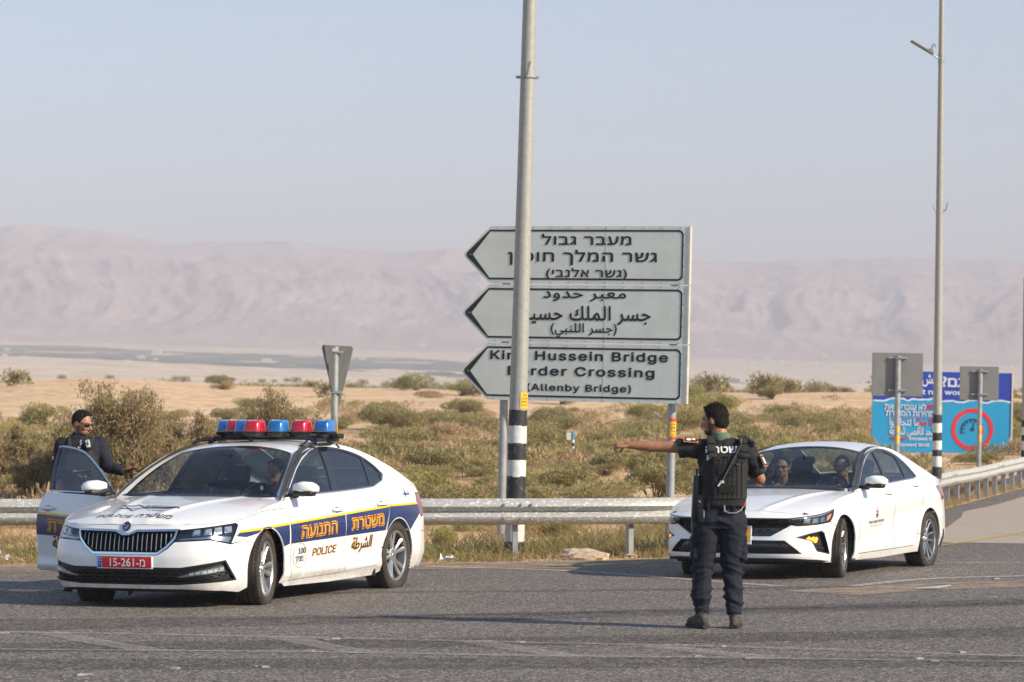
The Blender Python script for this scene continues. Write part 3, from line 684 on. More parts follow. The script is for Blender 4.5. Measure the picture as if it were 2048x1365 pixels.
def geo(poly, f, holes=(), res=.035, flange=.012, off=0.0, gap=.0022):
    poly = list(poly)
    if gap: poly = shrink(poly, gap); holes = [shrink(h, -gap) for h in holes]
    B = densify(poly, res); H = [densify(h, res) for h in holes]
    pts = list(B); edges = [(i, (i+1) % len(B)) for i in range(len(B))]; loops = [list(range(len(B)))]
    for h in H:
        k = len(pts); pts += h; edges += [(k+i, k+(i+1) % len(h)) for i in range(len(h))]; loops.append(list(range(k, k+len(h))))
    A = np.array(B); lo, hi = A.min(0), A.max(0)
    G = np.stack(np.meshgrid(np.arange(lo[0]+res/2, hi[0], res), np.arange(lo[1]+res/2, hi[1], res)), -1).reshape(-1, 2)
    if len(G):
        m = inside(G, B) & (edge_dist(G, B) > res*.4)
        for h in H: m &= ~inside(G, h) & (edge_dist(G, h) > res*.4)
        pts += [tuple(g) for g in G[m]]
    v, e, fc, ov, oe, of = delaunay_2d_cdt([Vector(p) for p in pts], edges, [], 0, 1e-6)
    W = np.array([p[:] for p in v]); T = np.array([list(t) for t in fc])
    c = W[T].mean(1); m = inside(c, B)
    for h in H: m &= ~inside(c, h)
    T = T[m]; P, n = orient(f, W[:, 0], W[:, 1]); P = P+n*off
    t0 = np.cross(P[T[:, 1]]-P[T[:, 0]], P[T[:, 2]]-P[T[:, 0]]); s = (t0*n[T[:, 0]]).sum(1) < 0
    T[s] = T[s][:, ::-1]
    Vs, Ns, Fs = [P], [n], [tuple(t) for t in T]; FN = []
    if flange:
        k = len(P)
        for L in loops:
            Q = np.array([pts[i] for i in L]); q, qn = orient(f, Q[:, 0], Q[:, 1]); q = q+qn*off
            if (n[0]*qn[0]).sum() < -.5: pass
            Vs += [q, q-qn*flange]; Ns += [qn, qn]; m_ = len(L)
            for i in range(m_): j = (i+1) % m_; FN.append((k+i, k+j, k+m_+j, k+m_+i))
            k += 2*m_
    return np.concatenate(Vs), np.concatenate(Ns), Fs, FN
def from_geo(name, gs, m, parent=None):
    V = []; F = []; flat = []; N = []; k = 0
    for (P, n, T, FN) in gs:
        V.append(P); N.append(n)
        F += [tuple(int(i)+k for i in t) for t in T]; flat += [False]*len(T)
        F += [tuple(int(i)+k for i in t) for t in FN]; flat += [True]*len(FN); k += len(P)
    V = np.concatenate(V); N = np.concatenate(N)
    me = bpy.data.meshes.new(name); me.from_pydata(V.tolist(), [], F); me.materials.append(m); me.shade_smooth()
    ln = []
    for i, t in enumerate(F):
        if flat[i]:
            a, b, c = V[t[0]], V[t[1]], V[t[2]]; q = np.cross(b-a, c-a); l = np.linalg.norm(q); q = q/l if l > 0 else N[t[0]]; ln += [tuple(q)]*len(t)
        else: ln += [tuple(N[j]) for j in t]
    me.normals_split_custom_set(ln)
    return link(bpy.data.objects.new(name, me), parent)
def panel(name, poly, f, m, parent=None, **k): return from_geo(name, [geo(poly, f, **k)], m, parent)
def decal(name, VF, f, u0, v0, m, parent, off=.003, rot=0.0, top=False, sy=1.0):
    V, F = VF
    if not len(V): return None
    ca, sa = math.cos(rot), math.sin(rot); x = V[:, 0]*ca-V[:, 1]*sy*sa; y = V[:, 0]*sa+V[:, 1]*sy*ca
    U, W = (u0-y, v0+x) if top else (u0+x, v0+y)
    P, n = orient(f, U, W)
    return pydata(name, P+n*(off+V[:, 2:3]), F, m, parent)
def ring2d(r0, r1, a0=0, a1=360, n=40, sx=1):
    V = []; F = []
    for i in range(n+1):
        t = R(a0+(a1-a0)*i/n); V += [(r0*math.cos(t)*sx, r0*math.sin(t), 0), (r1*math.cos(t)*sx, r1*math.sin(t), 0)]
        if i: F.append((2*i-2, 2*i-1, 2*i+1, 2*i))
    return np.array(V), F
def poly2d(p): return np.array([(a, b, 0) for a, b in p], float), [tuple(range(len(p)))]
def seam(name, pts, f, parent, w=.0022, m=None, off=.0012, lift=None):
    """a thin recessed joint line drawn along the surface"""
    Q = np.array(densify(pts, .03)[:-1] if len(pts) > 2 else densify(pts, .03)); Q = []
    for a, b in zip(pts, pts[1:]):
        n = max(1, int(math.hypot(b[0]-a[0], b[1]-a[1])/.03)); Q += [(a[0]+(b[0]-a[0])*k/n, a[1]+(b[1]-a[1])*k/n) for k in range(n)]
    Q.append(pts[-1]); Q = np.array(Q); P, n = orient(f, Q[:, 0], Q[:, 1]); d = np.gradient(P, axis=0); s = np.cross(n, d); s /= np.linalg.norm(s, axis=1)[:, None]
    V = np.concatenate([P+n*off-s*w/2, P+n*off+s*w/2]); k = len(P)
    return pydata(name, V, [(i, i+1, k+i+1, k+i) for i in range(k-1)], m or M['dark'], parent)
def arc(cx, cz, r, a0, a1, n=16): return [(cx+r*math.cos(R(a0+(a1-a0)*k/n)), cz+r*math.sin(R(a0+(a1-a0)*k/n))) for k in range(n+1)]
def mir(p): return [(-a, b) for a, b in p][::-1]

def wheel(parent, x, y, r, width, rimr, style, side, steer=0.0, spin=0.0):
    """hub, barrel and disc as the wheel; tyre and rim under it; outer face towards +y"""
    h = width/2; bm = bmesh.new()
    lathe(bm, [(rimr*.97, h*.80), (rimr*.90, h*.2), (rimr*.86, -h*.2), (rimr*.92, -h*.9)], 40)
    bcyl(bm, (0, -.01, 0), (0, .012, 0), rimr*.70, n=36); bcyl(bm, (0, -.06, 0), (0, .04, 0), .07, n=20)
    bbox(bm, (rimr*.55, .0, .05), (.10, .07, .16))
    w = obj('wheel', bm, M['disc'], parent, True, 35); w.location = (x, y, r); w.rotation_euler = (0, 0, steer+(PI if side < 0 else 0))
    bm = bmesh.new(); prof = [(rimr+.004, h*.86), (rimr+.02, h*.98), (rimr+(r-rimr)*.5, h*1.04), (r-.022, h*.97), (r-.006, h*.80)]
    tr = [(r, h*.72), (r+.001, h*.50), (r-.007, h*.485), (r-.007, h*.43), (r+.001, h*.415), (r+.002, h*.09), (r-.007, h*.075)]
    full = prof+tr+[(a, -b) for a, b in (prof+tr)[::-1]]; lathe(bm, full, 56)
    for k in range(56):                        # shoulder blocks
        t = 2*PI*k/56
        for s in (-1, 1):
            bbox(bm, ((r-.003)*math.cos(t), s*h*.84, (r-.003)*math.sin(t)), (.010, h*.20, .022), Euler((0, -t, 0)))
    ty = obj('tyre', bm, M['rubber'], w, True, 40); ty.rotation_euler = (0, spin, 0)
    bm = bmesh.new()
    lathe(bm, [(rimr-.012, h*.80), (rimr-.004, h*.90), (rimr+.008, h*.90), (rimr+.010, h*.84), (rimr+.004, h*.78)], 48)
    n = {'petal': 10, 'swirl': 10}[style]
    for k in range(n):
        t = 2*PI*k/n; tw = .0; w0, w1 = .020, .046
        if style == 'petal': t += (.10 if k % 2 else -.10); w0, w1 = .024, .050
        else: tw = .22 if k % 2 else .06; w0, w1 = .022, .030
        K = 6; rows = []
        for j in range(K+1):
            u = j/K; rr = .045+(rimr-.012-.045)*u; a = t+tw*u; ww = w0+(w1-w0)*u if style == 'petal' else w0+(w1-w0)*math.sin(u*PI*.7)
            yo = h*(.62+.20*u*u)
            d = Vector((math.cos(a), 0, math.sin(a))); s = Vector((-math.sin(a), 0, math.cos(a)))
            rows.append([d*rr+s*(-ww/2)+Vector((0, yo-.012, 0)), d*rr+s*(-ww*.18)+Vector((0, yo, 0)), d*rr+s*(ww*.30)+Vector((0, yo-.004, 0)), d*rr+s*(ww/2)+Vector((0, yo-.018, 0)), d*rr+Vector((0, yo-.045, 0))])
        loft(bm, rows)
    lathe(bm, [(0, h*.66), (.030, h*.66), (.034, h*.62), (.066, h*.60), (.075, h*.50), (.075, h*.30)], 24)
    for k in range(5):
        t = 2*PI*k/5; bcyl(bm, (.050*math.cos(t), h*.58, .050*math.sin(t)), (.050*math.cos(t), h*.625, .050*math.sin(t)), .009, n=6)
    ri = obj('rim', bm, M['alloy'] if style == 'petal' else M['alloy2'], w, True, 30); ri.rotation_euler = (0, spin, 0)
    return w
def soft_box(bm, c, s, rot=None, bev=.04, seg=3, taper=None):
    k = bmesh.new(); bbox(k, (0, 0, 0), s, None, taper); bmesh.ops.bevel(k, geom=k.edges[:]+k.verts[:], offset=bev, segments=seg, profile=.5, affect='EDGES')
    for v in k.verts:
        if rot: v.co.rotate(rot)
        v.co += Vector(c)
    merge(bm, k)
def cabin(car, S, x0, seatx, wheel_y=.36):
    """floor, dashboard, seats and steering wheel inside a car"""
    bm = bmesh.new(); bbox(bm, (x0-1.5, 0, .30), (2.9, 1.5, .06)); bbox(bm, (x0-.05, 0, .55), (.06, 1.5, .55)); bbox(bm, (x0-1.1, 0, .47), (1.2, .24, .30)); bbox(bm, (x0-2.75, 0, .62), (.65, 1.20, .40))
    obj('floor_pan', bm, M['interior'], car)
    bm = bmesh.new(); soft_box(bm, (x0-.12, 0, .80), (.50, 1.46, .26), Euler((0, R(-4), 0)), .06); soft_box(bm, (x0-.20, wheel_y, .90), (.22, .38, .12), None, .04); obj('dashboard', bm, M['interior'], car, True, 40)
    for y in (-.36, .36):
        bm = bmesh.new(); soft_box(bm, (seatx+.05, y, .46), (.54, .52, .20), Euler((0, R(-8), 0)), .06)
        soft_box(bm, (seatx-.27, y, .77), (.16, .50, .60), Euler((0, R(-18), 0)), .06)
        for s in (-1, 1): soft_box(bm, (seatx-.22, y+s*.23, .78), (.18, .07, .46), Euler((0, R(-18), 0)), .03)
        st = obj('seat', bm, M['seat'], car, True, 40)
        bm = bmesh.new(); soft_box(bm, (seatx-.40, y, 1.13), (.10, .24, .17), Euler((0, R(-12), 0)), .04); bcyl(bm, (seatx-.40, y-.06, 1.0), (seatx-.40, y-.06, 1.1), .008); bcyl(bm, (seatx-.40, y+.06, 1.0), (seatx-.40, y+.06, 1.1), .008)
        obj('headrest', bm, M['seat'], st, True, 40)
    bm = bmesh.new(); soft_box(bm, (seatx-.85, 0, .46), (.50, 1.30, .20), None, .06); soft_box(bm, (seatx-1.14, 0, .70), (.16, 1.30, .50), Euler((0, R(-22), 0)), .06)
    for y in (-.40, .40): soft_box(bm, (seatx-1.26, y, .965), (.09, .24, .11), None, .035)
    obj('rear_bench', bm, M['seat'], car, True, 40)
    bm = bmesh.new(); q = Euler((0, R(-28), 0)).to_matrix(); c = Vector((x0-.50, wheel_y, .90))
    tube(bm, [c+q@Vector((0, .185*math.cos(t), .185*math.sin(t))) for t in [2*PI*k/28 for k in range(28)]], .016, 8, True)
    for a in (180, 0, 270): bcyl(bm, c, c+q@Vector((0, .18*math.cos(R(a)), .18*math.sin(R(a)))), .018, .012, 8)
    bell(bm, c, (.03, .065, .055)); bcyl(bm, c, c+Vector((.30, 0, -.10)), .035)
    obj('steering_wheel', bm, M['black'], car, True)
def mirror(parent, x, y, z, sg, m, w=.235):
    """door mirror: painted cap with a black foot and glass"""
    bm = bmesh.new(); rings = []
    for u, sx_, sz, dx, dz in ((0, .035, .03, .0, -.02), (.10, .105, .062, 0, .012), (.45, .13, .095, 0, .012), (.80, .115, .085, -.012, .010), (1, .04, .045, -.04, -.004)):
        yy = y+sg*w*(u-.5); rings.append([(x+dx+sx_*.5*math.copysign(abs(math.cos(t))**.7, math.cos(t)), yy, z+dz+sz*.55*math.copysign(abs(math.sin(t))**.7, math.sin(t))) for t in [2*PI*k/20 for k in range(20)]])
    loft(bm, rings); bmesh.ops.recalc_face_normals(bm, faces=bm.faces)
    mo = obj('mirror', bm, m, parent, True, 60)
    bm = bmesh.new(); soft_box(bm, (x-.005, y-sg*.005, z-.047), (.120, w*.80, .048), None, .018); soft_box(bm, (x+.0, y-sg*w*.58, z-.062), (.085, .13, .032), Euler((sg*R(-12), 0, 0)), .012)
    obj('mirror_foot', bm, M['black'], mo, True, 50)
    bm = bmesh.new(); bbox(bm, (x-.062, y, z), (.006, w*.78, .085)); obj('mirror_glass', bm, M['chrome'], mo)
    return mo
def arches(car, sx, xs, r, yi=.56, yo=.86, z=.33):
    bm = bmesh.new()
    for xc in xs:
        for sg in (-1, 1):
            a = [2*PI*(-.08+.66*k/20) for k in range(21)]
            A = [bm.verts.new((xc+r*math.cos(t), sg*yi, z+r*math.sin(t))) for t in a]; B = [bm.verts.new((xc+r*math.cos(t), sg*yo, z+r*math.sin(t))) for t in a]
            for i in range(20): bm.faces.new((A[i], A[i+1], B[i+1], B[i]))
            bm.faces.new(A)
    obj('wheel_arch_liner', bm, M['dark'], car)
# ---------------------------------------------------------------- police car
def build_police():
    S = CarSurf(SUP); W = S.wrap; sx = S.sx
    a = -.381; car = empty('police_car', (-3.019, 26.90, 0), math.atan2(-math.cos(a), math.sin(a)))
    tag(car, 'white police car with blue and gold stripes, roof beacons and one open door', 'police car')
    zt = lambda s0, s1, n=24: [(s, float(S.zt(abs(s)))) for s in np.linspace(s0, s1, n)]
    s0 = sx(0.0); s1 = sx(-2.841); w = M['white']; RA = .362
    GR = [(-.505, .708), (-.105, .700), (-.03, .670), (.03, .670), (.105, .700), (.505, .708), (.475, .62), (.405, .545), (.318, .487), (-.318, .487), (-.405, .545), (-.475, .62)]
    LA = [(.470, .602), (.520, .698), (1.097, .754), (1.119, .737), (1.000, .577), (.792, .617)]
    IN = [(-.938, .438), (-.530, .375), (.530, .375), (.938, .438), (1.070, .262), (.50, .224), (-.50, .224), (-1.070, .262)]
    low = [(-2.015, .867), (-1.536, .845), (-1.125, .772), (-1.097, .757), (-.520, .701)]+GR[:6]+[(.520, .701), (1.097, .757), (1.125, .772), (1.536, .845), (2.015, .867)]
    g1 = geo(low+zt(2.02, -2.02, 90), W, gap=.0, flange=.006)
    tx = lambda x, t: (x, t*float(np.interp(x, S.ex, S.ey)))
    xs = list(np.linspace(-.335, .85, 30))+list(.85+(.9295-.85)*(1-(1-np.linspace(.05, 1, 26))**2)); cowl = [(-.335-.09*(1-(y/.87)**2)*-1, y) for y in np.linspace(-.87, .87, 20)]
    ck = lambda y: -.47+.13*(1-(y/.86)**2)
    L_ = [tx(x, 1.0) for x in xs if x > ck(.86)]
    hood = geo(L_[::-1]+[(ck(y), y) for y in np.linspace(.85, -.85, 22)]+[(x, -y) for x, y in L_], S.top, gap=-.004, res=.03, flange=.004)
    from_geo('hood', [g1, hood], w, car)
    # bumper
    A0 = arc(s0, .334, RA, 140, 208, 8)      # front edge of the arch seen in (s, z): front is towards small s
    half = [(1.0, .577)]+[(s0-.33, .577)]
    fr = [(s0-RA*math.cos(R(t)), .334+RA*math.sin(R(t))) for t in np.linspace(42, -24, 10)]
    botR = [(1.15, .15), (.95, .168), (.55, .185), (0, .190)]
    right = [LA[0], LA[5], LA[4], (1.12, .60)]+fr+botR
    top_mid = [GR[9], GR[10], (-.462, .598)]
    poly = [(.465, .598), (.405, .545), (.318, .487)]; poly = poly[::-1]
    bump = [(.318, .485), (.408, .540), (.470, .598), (.792, .613), (1.000, .573), (1.14, .60)]+fr+botR[:-1]
    bump = bump+[(-p[0], p[1]) for p in bump[::-1]]
    panel('bumper', bump, W, w, car, holes=[IN])
    # grille
    bk = panel('grille', shrink(GR, -.01), W, M['dark'], car, off=-.05, flange=0)
    from_geo('grille_frame', [geo(GR, W, holes=[shrink(GR, .019)], off=.008, flange=.06, gap=0, res=.03)], M['chrome'], bk)
    G2 = shrink(GR, .019)
    for k in range(20):
        s = -.455+.91*(k+.5)/20; zz = []
        for i in range(len(G2)):
            (a0, b0), (a1, b1) = G2[i-1], G2[i]
            if (a0-s)*(a1-s) < 0: zz.append(b0+(b1-b0)*(s-a0)/(a1-a0))
        if len(zz) < 2: continue
        z0, z1 = min(zz)+.004, max(zz)-.002; c = (z0+z1)/2
        bm = bmesh.new(); rows = []
        for z in (z0, z0+.015, c, z1-.015, z1):
            P = W(np.array([s-.0042, s, s+.0042]), np.array([z]*3)); n = normals(W, np.array([s]), np.array([z]))[0]; n = n if n[0] > 0 else -n
            o = -.004 if z not in (z0, z1) else -.022
            rows.append([P[0]+n*(o-.004), P[1]+n*o, P[2]+n*(o-.004), P[2]+n*-.045, P[0]+n*-.045])
        loft(bm, [[Vector(p) for p in r] for r in rows]); obj('grille_slat', bm, M['darkchrome'], bk)
    # headlamps
    for sg in (1, -1):
        f = lambda U, V, sg=sg: W(U*sg, V)
        hl = panel('headlight', shrink(LA, -.003), f, M['gloss'], car, off=-.05, flange=0)
        from_geo('lamp_bezel', [geo(LA, f, holes=[shrink(LA, .008)], off=.0, flange=.055, gap=.001, res=.03)], M['gloss'], hl)
        low_ = [(.50, .612), (.80, .628), (1.0, .592), (1.04, .64), (.84, .652), (.52, .628)]
        panel('running_light', low_, f, M['reflector'], hl, off=-.018, flange=.01, gap=0)
        for k in range(4):
            u = .62+k*.115; q = [(u, .652+k*.008), (u+.085, .658+k*.008), (u+.100, .724+k*.005), (u+.02, .712+k*.006)]
            panel('lamp_module', q, f, M['reflector'], hl, off=-.022, flange=.025, gap=0, res=.02)
            panel('lamp_lens', shrink(q, .012), f, M['lens'], hl, off=-.012, flange=.01, gap=0, res=.02)
        panel('lamp_cover', shrink(LA, .003), f, M['lampglass'], hl, off=-.002, flange=0, gap=0)
    # lower intake with honeycomb
    ik = panel('air_intake', shrink(IN, -.01), W, M['black'], car, off=-.030, flange=0)
    from_geo('intake_rim', [geo(IN, W, holes=[shrink(IN, .014)], off=-.002, flange=.03, gap=0, res=.04)], M['black'], ik)
    I2 = shrink(IN, .016); gs = []
    for row in range(4):
        for k in range(-14, 15):
            cx = k*.078+(.039 if row % 2 else 0); cz = .248+row*.034
            up = max(0, abs(cx)-.50)*.17 if abs(cx) > .5 else 0; cz += up*(1 if row < 3 else 1.1)
            hx = [(cx+.043*math.cos(R(t)), cz+.020*math.sin(R(t))) for t in (0, 50, 130, 180, 230, 310)]
            if inside(np.array(hx), I2).all() and not (abs(cx) > .47 and row in (1, 2) and inside(np.array([(abs(cx), cz)]), shrink([(.48, .285), (.93, .345), (.935, .395), (.50, .325)], -.012))[0]):
                gs.append(geo(hx, W, holes=[shrink(hx, .0050)], off=-.012, flange=.016, gap=0, res=.06))
    from_geo('intake_mesh', gs, M['black'], ik)['kind'] = 'stuff'
    gs = [geo([(-.49, .2955), (.49, .2955), (.49, .3045), (-.49, .3045)], W, off=-.006, flange=.02, gap=0)]
    from_geo('intake_bar', gs, M['black'], ik)
    for sg in (1, -1):
        f = lambda U, V, sg=sg: W(U*sg, V)
        fg = panel('fog_light', [(.484, .292), (.56, .290), (.93, .348), (.922, .390), (.70, .352)], f, M['reflector'], ik, off=-.006, flange=.02, gap=0)
        for k in range(6):
            u = .60+k*.055; v = .302+k*.0085; panel('fog_lens', [(u, v+.006), (u+.042, v+.012), (u+.048, v+.034), (u+.004, v+.026)], f, M['lens'], fg, off=.001, flange=.006, gap=0)
    panel('lower_lip', [(-.95, .168), (-.5, .186), (.5, .186), (.95, .168), (.9, .140), (-.9, .140)][::-1], W, M['black'], car, off=-.03, flange=0, gap=0)
    # plate
    pl = panel('number_plate', [(-.27, .364), (.27, .364), (.27, .474), (-.27, .474)], W, M['plate_white'], car, off=.012, flange=.014, gap=0)
    panel('plate_field', [(-.218, .370), (.264, .370), (.264, .468), (-.218, .468)], W, M['plate_red'], pl, off=.0135, flange=0, gap=0)
    panel('plate_band', [(-.264, .370), (-.222, .370), (-.222, .468), (-.264, .468)], W, M['plate_blue'], pl, off=.0135, flange=0, gap=0)
    decal('plate_number', text2d(rtl('מ')[::-1] and ('15-261-'+'מ'), .070, .012, .345), W, .035, .419, M['plate_white'], pl, off=.0155)
    decal('plate_letters', text2d('IL', .022, .0, .018), W, -.243, .405, M['plate_white'], pl, off=.0155)
    for k in range(3): decal('plate_mark', poly2d([(-.012, -.002), (.012, -.002), (.012, .002), (-.012, .002)]), W, -.243, .455-k*.012, M['plate_white'], pl, off=.0155)
    # badge
    bd = decal('badge', ring2d(0, .040, n=30), W, 0, .722, M['gloss'], car, off=.012)
    decal('badge_ring', ring2d(.036, .045, n=30), W, 0, .722, M['chrome'], bd, off=.014)
    for k, (p) in enumerate([[(-.020, -.018), (.004, -.022), (.022, .004), (.010, .024), (.002, .000), (-.022, -.006)]]): decal('badge_mark', poly2d(p), W, 0, .722, M['chrome'], bd, off=.014)
    # sides
    for sg in (1, -1):
        f = lambda U, V, sg=sg: W(U*sg, V)
        arcf = [(s0-RA*math.cos(R(t)), .334+RA*math.sin(R(t))) for t in np.linspace(42, 204, 26)]
        fender = [(1.145, .60), (1.005, .580), (1.122, .740), (1.100, .757), (1.125, .769), (1.536, .842), (2.012, .864), (2.03, .80), (2.09, .35), (2.104, .205), (1.95, .190)]+arcf[::-1][0:]
        fender = fender[:11]+arcf[::-1]
        fd = panel('fender', fender, f, w, car)
        stripe = lambda nm, p, par, m=M['navy'], o=.003: panel(nm, p, f, m, par, off=o, flange=0, gap=.0, res=.03)
        ytop = lambda s: .690+.0460*(min(s, 4.3)-1.1)+.004*(max(s, 4.3)-4.3)*.0
        nbot = lambda s: (.600 if s < 1.9 else .538+(s-2.0)*.0255)
        ar = lambda rr, t0, t1, c: [(c-rr*math.cos(R(t)), .334+rr*math.sin(R(t))) for t in np.linspace(t0, t1, 16)]
        stripe('yellow_stripe', [(1.118, ytop(1.1)-.020), (2.016, ytop(2)-.020), (2.016, ytop(2)), (1.118, ytop(1.1))], fd, M['yellow'])
        top_ = [(2.016, ytop(2)-.021), (1.110, ytop(1.1)-.021)]
        stripe('navy_band', top_+[(1.075, .640), (1.20, .630)]+[p for p in ar(RA+.012, 60, 150, s0)]+[(2.03, .540)], fd)
        # doors
        fdp = [(2.020, float(S.zt(2.02))), (2.017, .868), (2.035, .80), (2.095, .35), (2.108, .205)]+[(3.233, .228), (3.233, .30), (3.205, .741), (3.171, .886)]+zt(3.120, 2.03, 20)
        rdp = [(3.172, .895), (3.205, .745), (3.2335, .30), (3.2335, .228), (3.95, .262), (3.995, .310), (4.126, .595), (4.245, .829), (4.274, .917)]+zt(4.28, 3.125, 20)
        d1 = panel('front_door', fdp, f, w, car); d2 = panel('rear_door', rdp, f, w, car)
        for dd, x_, z_ in ((d1, sx(-1.45), .818), (d2, sx(-2.45), .846)):
            P, n = orient(f, np.array([x_]), np.array([z_])); P = P[0]; n = n[0]
            bm = bmesh.new(); soft_box(bm, P+n*.022, (.225, .020, .034), None, .009, 3); soft_box(bm, P+n*.008+np.array([.085, 0, 0]), (.04, .03, .028), None, .008); soft_box(bm, P+n*.008-np.array([.085, 0, 0]), (.04, .03, .028), None, .008)
            obj('handle', bm, w, dd, True, 50)
            panel('handle_recess_shade', [(x_+.075*math.cos(t), z_+.030*math.sin(t)) for t in [2*PI*k/20 for k in range(20)]], f, M['disc'], dd, off=.0015, flange=0, gap=0)  # flat grey oval: shade of the hollow behind the handle, as colour
        for dd, a_, b_ in ((d1, 2.033, 3.198), (d2, 3.212, 4.235)):
            stripe('yellow_stripe', [(a_, ytop(a_)-.020), (b_, ytop(b_)-.020), (b_, ytop(b_)), (a_, ytop(a_))], dd, M['yellow'])
            e1 = {2.033: (2.070, 3.216), 3.212: (3.226, 4.110)}[a_]
            stripe('navy_band', [(e1[0], nbot(e1[0])), (e1[1], nbot(e1[1])), (b_-(.0 if a_ < 3 else .01), ytop(b_)-.021), (a_+.006, ytop(a_)-.021)], dd)
        rt = math.atan(.036)
        left = sg == 1
        T1 = (('התנועה', d1, 2.64), ('משטרת', d2, 3.70)) if left else (('משטרת', d1, 2.66), ('התנועה', d2, 3.70))
        for tx_, dd, u in T1:
            vv = (ytop(u)-.021+nbot(u))/2
            decal('lettering', text2d(rtl(tx_), .130, .042, .76 if tx_ == 'התנועה' else .74), W, u*sg, vv, M['lettergold'], dd, off=.0045, rot=rt*sg)
            decal('lettering_inner', text2d(rtl(tx_), .120, .022, .735 if tx_ == 'התנועה' else .715), W, u*sg, vv, M['letterred'], dd, off=.0060, rot=rt*sg)
            decal('lettering_core', text2d(rtl(tx_), .104, 0, .71 if tx_ == 'התנועה' else .69), W, u*sg, vv, M['lettergold'], dd, off=.0072, rot=rt*sg)
        pol, arb = ((d1, 2.79), (d2, 3.60)) if left else ((d2, 3.7), (d1, 2.75))
        decal('lettering', text2d('POLICE', .100, .020, .52, .15), W, pol[1]*sg, .452, M['lettergold'], pol[0], off=.003, rot=rt*sg)
        decal('lettering_inner', text2d('POLICE', .096, .004, .50, .15), W, pol[1]*sg, .452, M['letterdark'], pol[0], off=.0045, rot=rt*sg)
        decal('lettering', text2d(rtl('الشرطة'), .115, .034, .46, .1), W, arb[1]*sg, .480, M['lettergold'], arb[0], off=.003, rot=rt*sg)
        decal('lettering_inner', text2d(rtl('الشرطة'), .108, .016, .44, .1), W, arb[1]*sg, .480, M['letterdark'], arb[0], off=.0045, rot=rt*sg)
        if left:
            decal('call_number', text2d('100', .070, .020, .150), W, 2.31, .468, M['navy'], d1, off=.003, rot=rt)
            decal('call_text', text2d(rtl('בשבילך'), .058, .006, .17), W, 2.27, .392, M['navy'], d1, off=.003, rot=rt)
            decal('call_ring', ring2d(.108, .114, -40, 110, sx=1.25), W, 2.27, .425, M['lettergold'], d1, off=.003); decal('call_ring', ring2d(.104, .113, 150, 285, sx=1.25), W, 2.27, .425, M['lettergold'], d1, off=.003)
        # sill, quarter, rear
        sil = [(1.97, .186), (2.104, .200), (3.233, .223), (3.95, .257), (3.985, .295), (4.035, .42)]+[(s1-RA*math.cos(R(t)), .334+RA*math.sin(R(t))) for t in np.linspace(14, -22, 6)]+[(3.95, .165), (3.0, .150), (2.05, .155)]
        panel('sill', sil, f, w, car)
        arcr = [(s1-RA*math.cos(R(t)), .334+RA*math.sin(R(t))) for t in np.linspace(16, 205, 26)]
        qe = 5.02
        quarter = [(4.040, .42), (4.130, .592), (4.249, .826), (4.279, .914)]+zt(4.286, qe, 20)+[(qe, .93), (4.98, .86), (4.99, .75), (qe+.06, .70), (qe+.06, .24), (4.98, .20)]+arcr[::-1]
        qp = panel('rear_quarter', quarter, f, w, car)
        stripe('yellow_stripe', [(4.245, ytop(4.3)-.020), (4.99, ytop(5)-.016), (4.985, ytop(5)+.004), (4.250, ytop(4.3))], qp, M['yellow'])
        stripe('navy_band', [(4.240, ytop(4.3)-.021), (4.145, .600)]+ar(RA+.012, 42, 140, s1)+[(4.88, .66), (5.04, .735), (4.99, ytop(5)-.017)], qp)
        decal('emblem', poly2d([(-.10, -.015), (-.03, .0), (-.02, .045), (.0, .005), (.12, .01), (.12, -.022), (.0, -.022), (-.01, -.06), (-.03, -.02)]), W, 4.68*sg, .94, M['navy'], qp, off=.003); decal('emblem_line', poly2d([(-.0, -.006), (.11, -.006), (.11, .000), (.0, .000)]), W, 4.68*sg, .94, M['plate_white'], qp, off=.0045)
        tl = panel('tail_light', [(4.985, .75), (4.975, .86), (5.02, .935), (5.62, .90), (5.60, .76), (5.06, .702)], f, M['taillight'], car, off=.002)
    E_ = S.L
    fr_ = lambda U, V: W(np.where(U > 0, E_-U, -(E_+U)), V)     # tail: u = 0 on the centre line
    u0 = E_-5.085
    panel('rear_bumper', [(-u0, .20), (u0, .20), (u0, .55), (-u0, .55)], fr_, w, car, off=0)
    panel('tailgate', [(-u0, .555), (u0, .555), (u0, .69), (.55-(5.62-5.085), .75) if False else (E_-5.63, .74), (E_-5.64, .91), (E_-5.03, .935)]+[(u, float(S.zt(E_-abs(u)))) for u in np.linspace(E_-5.02, -(E_-5.02), 20)]+[(-(E_-5.03), .935), (-(E_-5.64), .91), (-(E_-5.63), .74), (-u0, .69)], fr_, w, car)
    # greenhouse
    trim = [(-.455, .962), (-.60, 1.062), (-.80, 1.178), (-1.15, 1.333), (-1.45, 1.390), (-1.8, 1.402), (-2.15, 1.368), (-2.42, 1.306), (-2.60, 1.215), (-2.70, 1.135), (-2.62, 1.070), (-2.36, 1.014), (-2.0, .998), (-1.5, .984)]
    trim = [tuple(q) for q in catmull(trim[:1]+trim[1:10], 5)]+trim[10:]
    w1 = [(-.535, .992), (-.60, 1.038), (-.80, 1.152), (-1.12, 1.300), (-1.35, 1.352), (-1.600, 1.372), (-1.425, 1.000), (-1.0, .990)]; w1 = [tuple(q) for q in catmull(w1[:6], 5)]+w1[6:]
    w2 = [(-1.560, 1.008), (-1.740, 1.377), (-2.05, 1.362), (-2.385, 1.294), (-2.300, 1.033)]; w2 = w2[:1]+[tuple(q) for q in catmull(w2[1:4], 5)]+w2[4:]
    w3 = [(-2.425, 1.280), (-2.57, 1.205), (-2.650, 1.140), (-2.60, 1.090), (-2.34, 1.030)]
    rail = [(x, float(np.interp(x, S.ex, S.ez))) for x in np.linspace(-.44, -3.65, 60)]
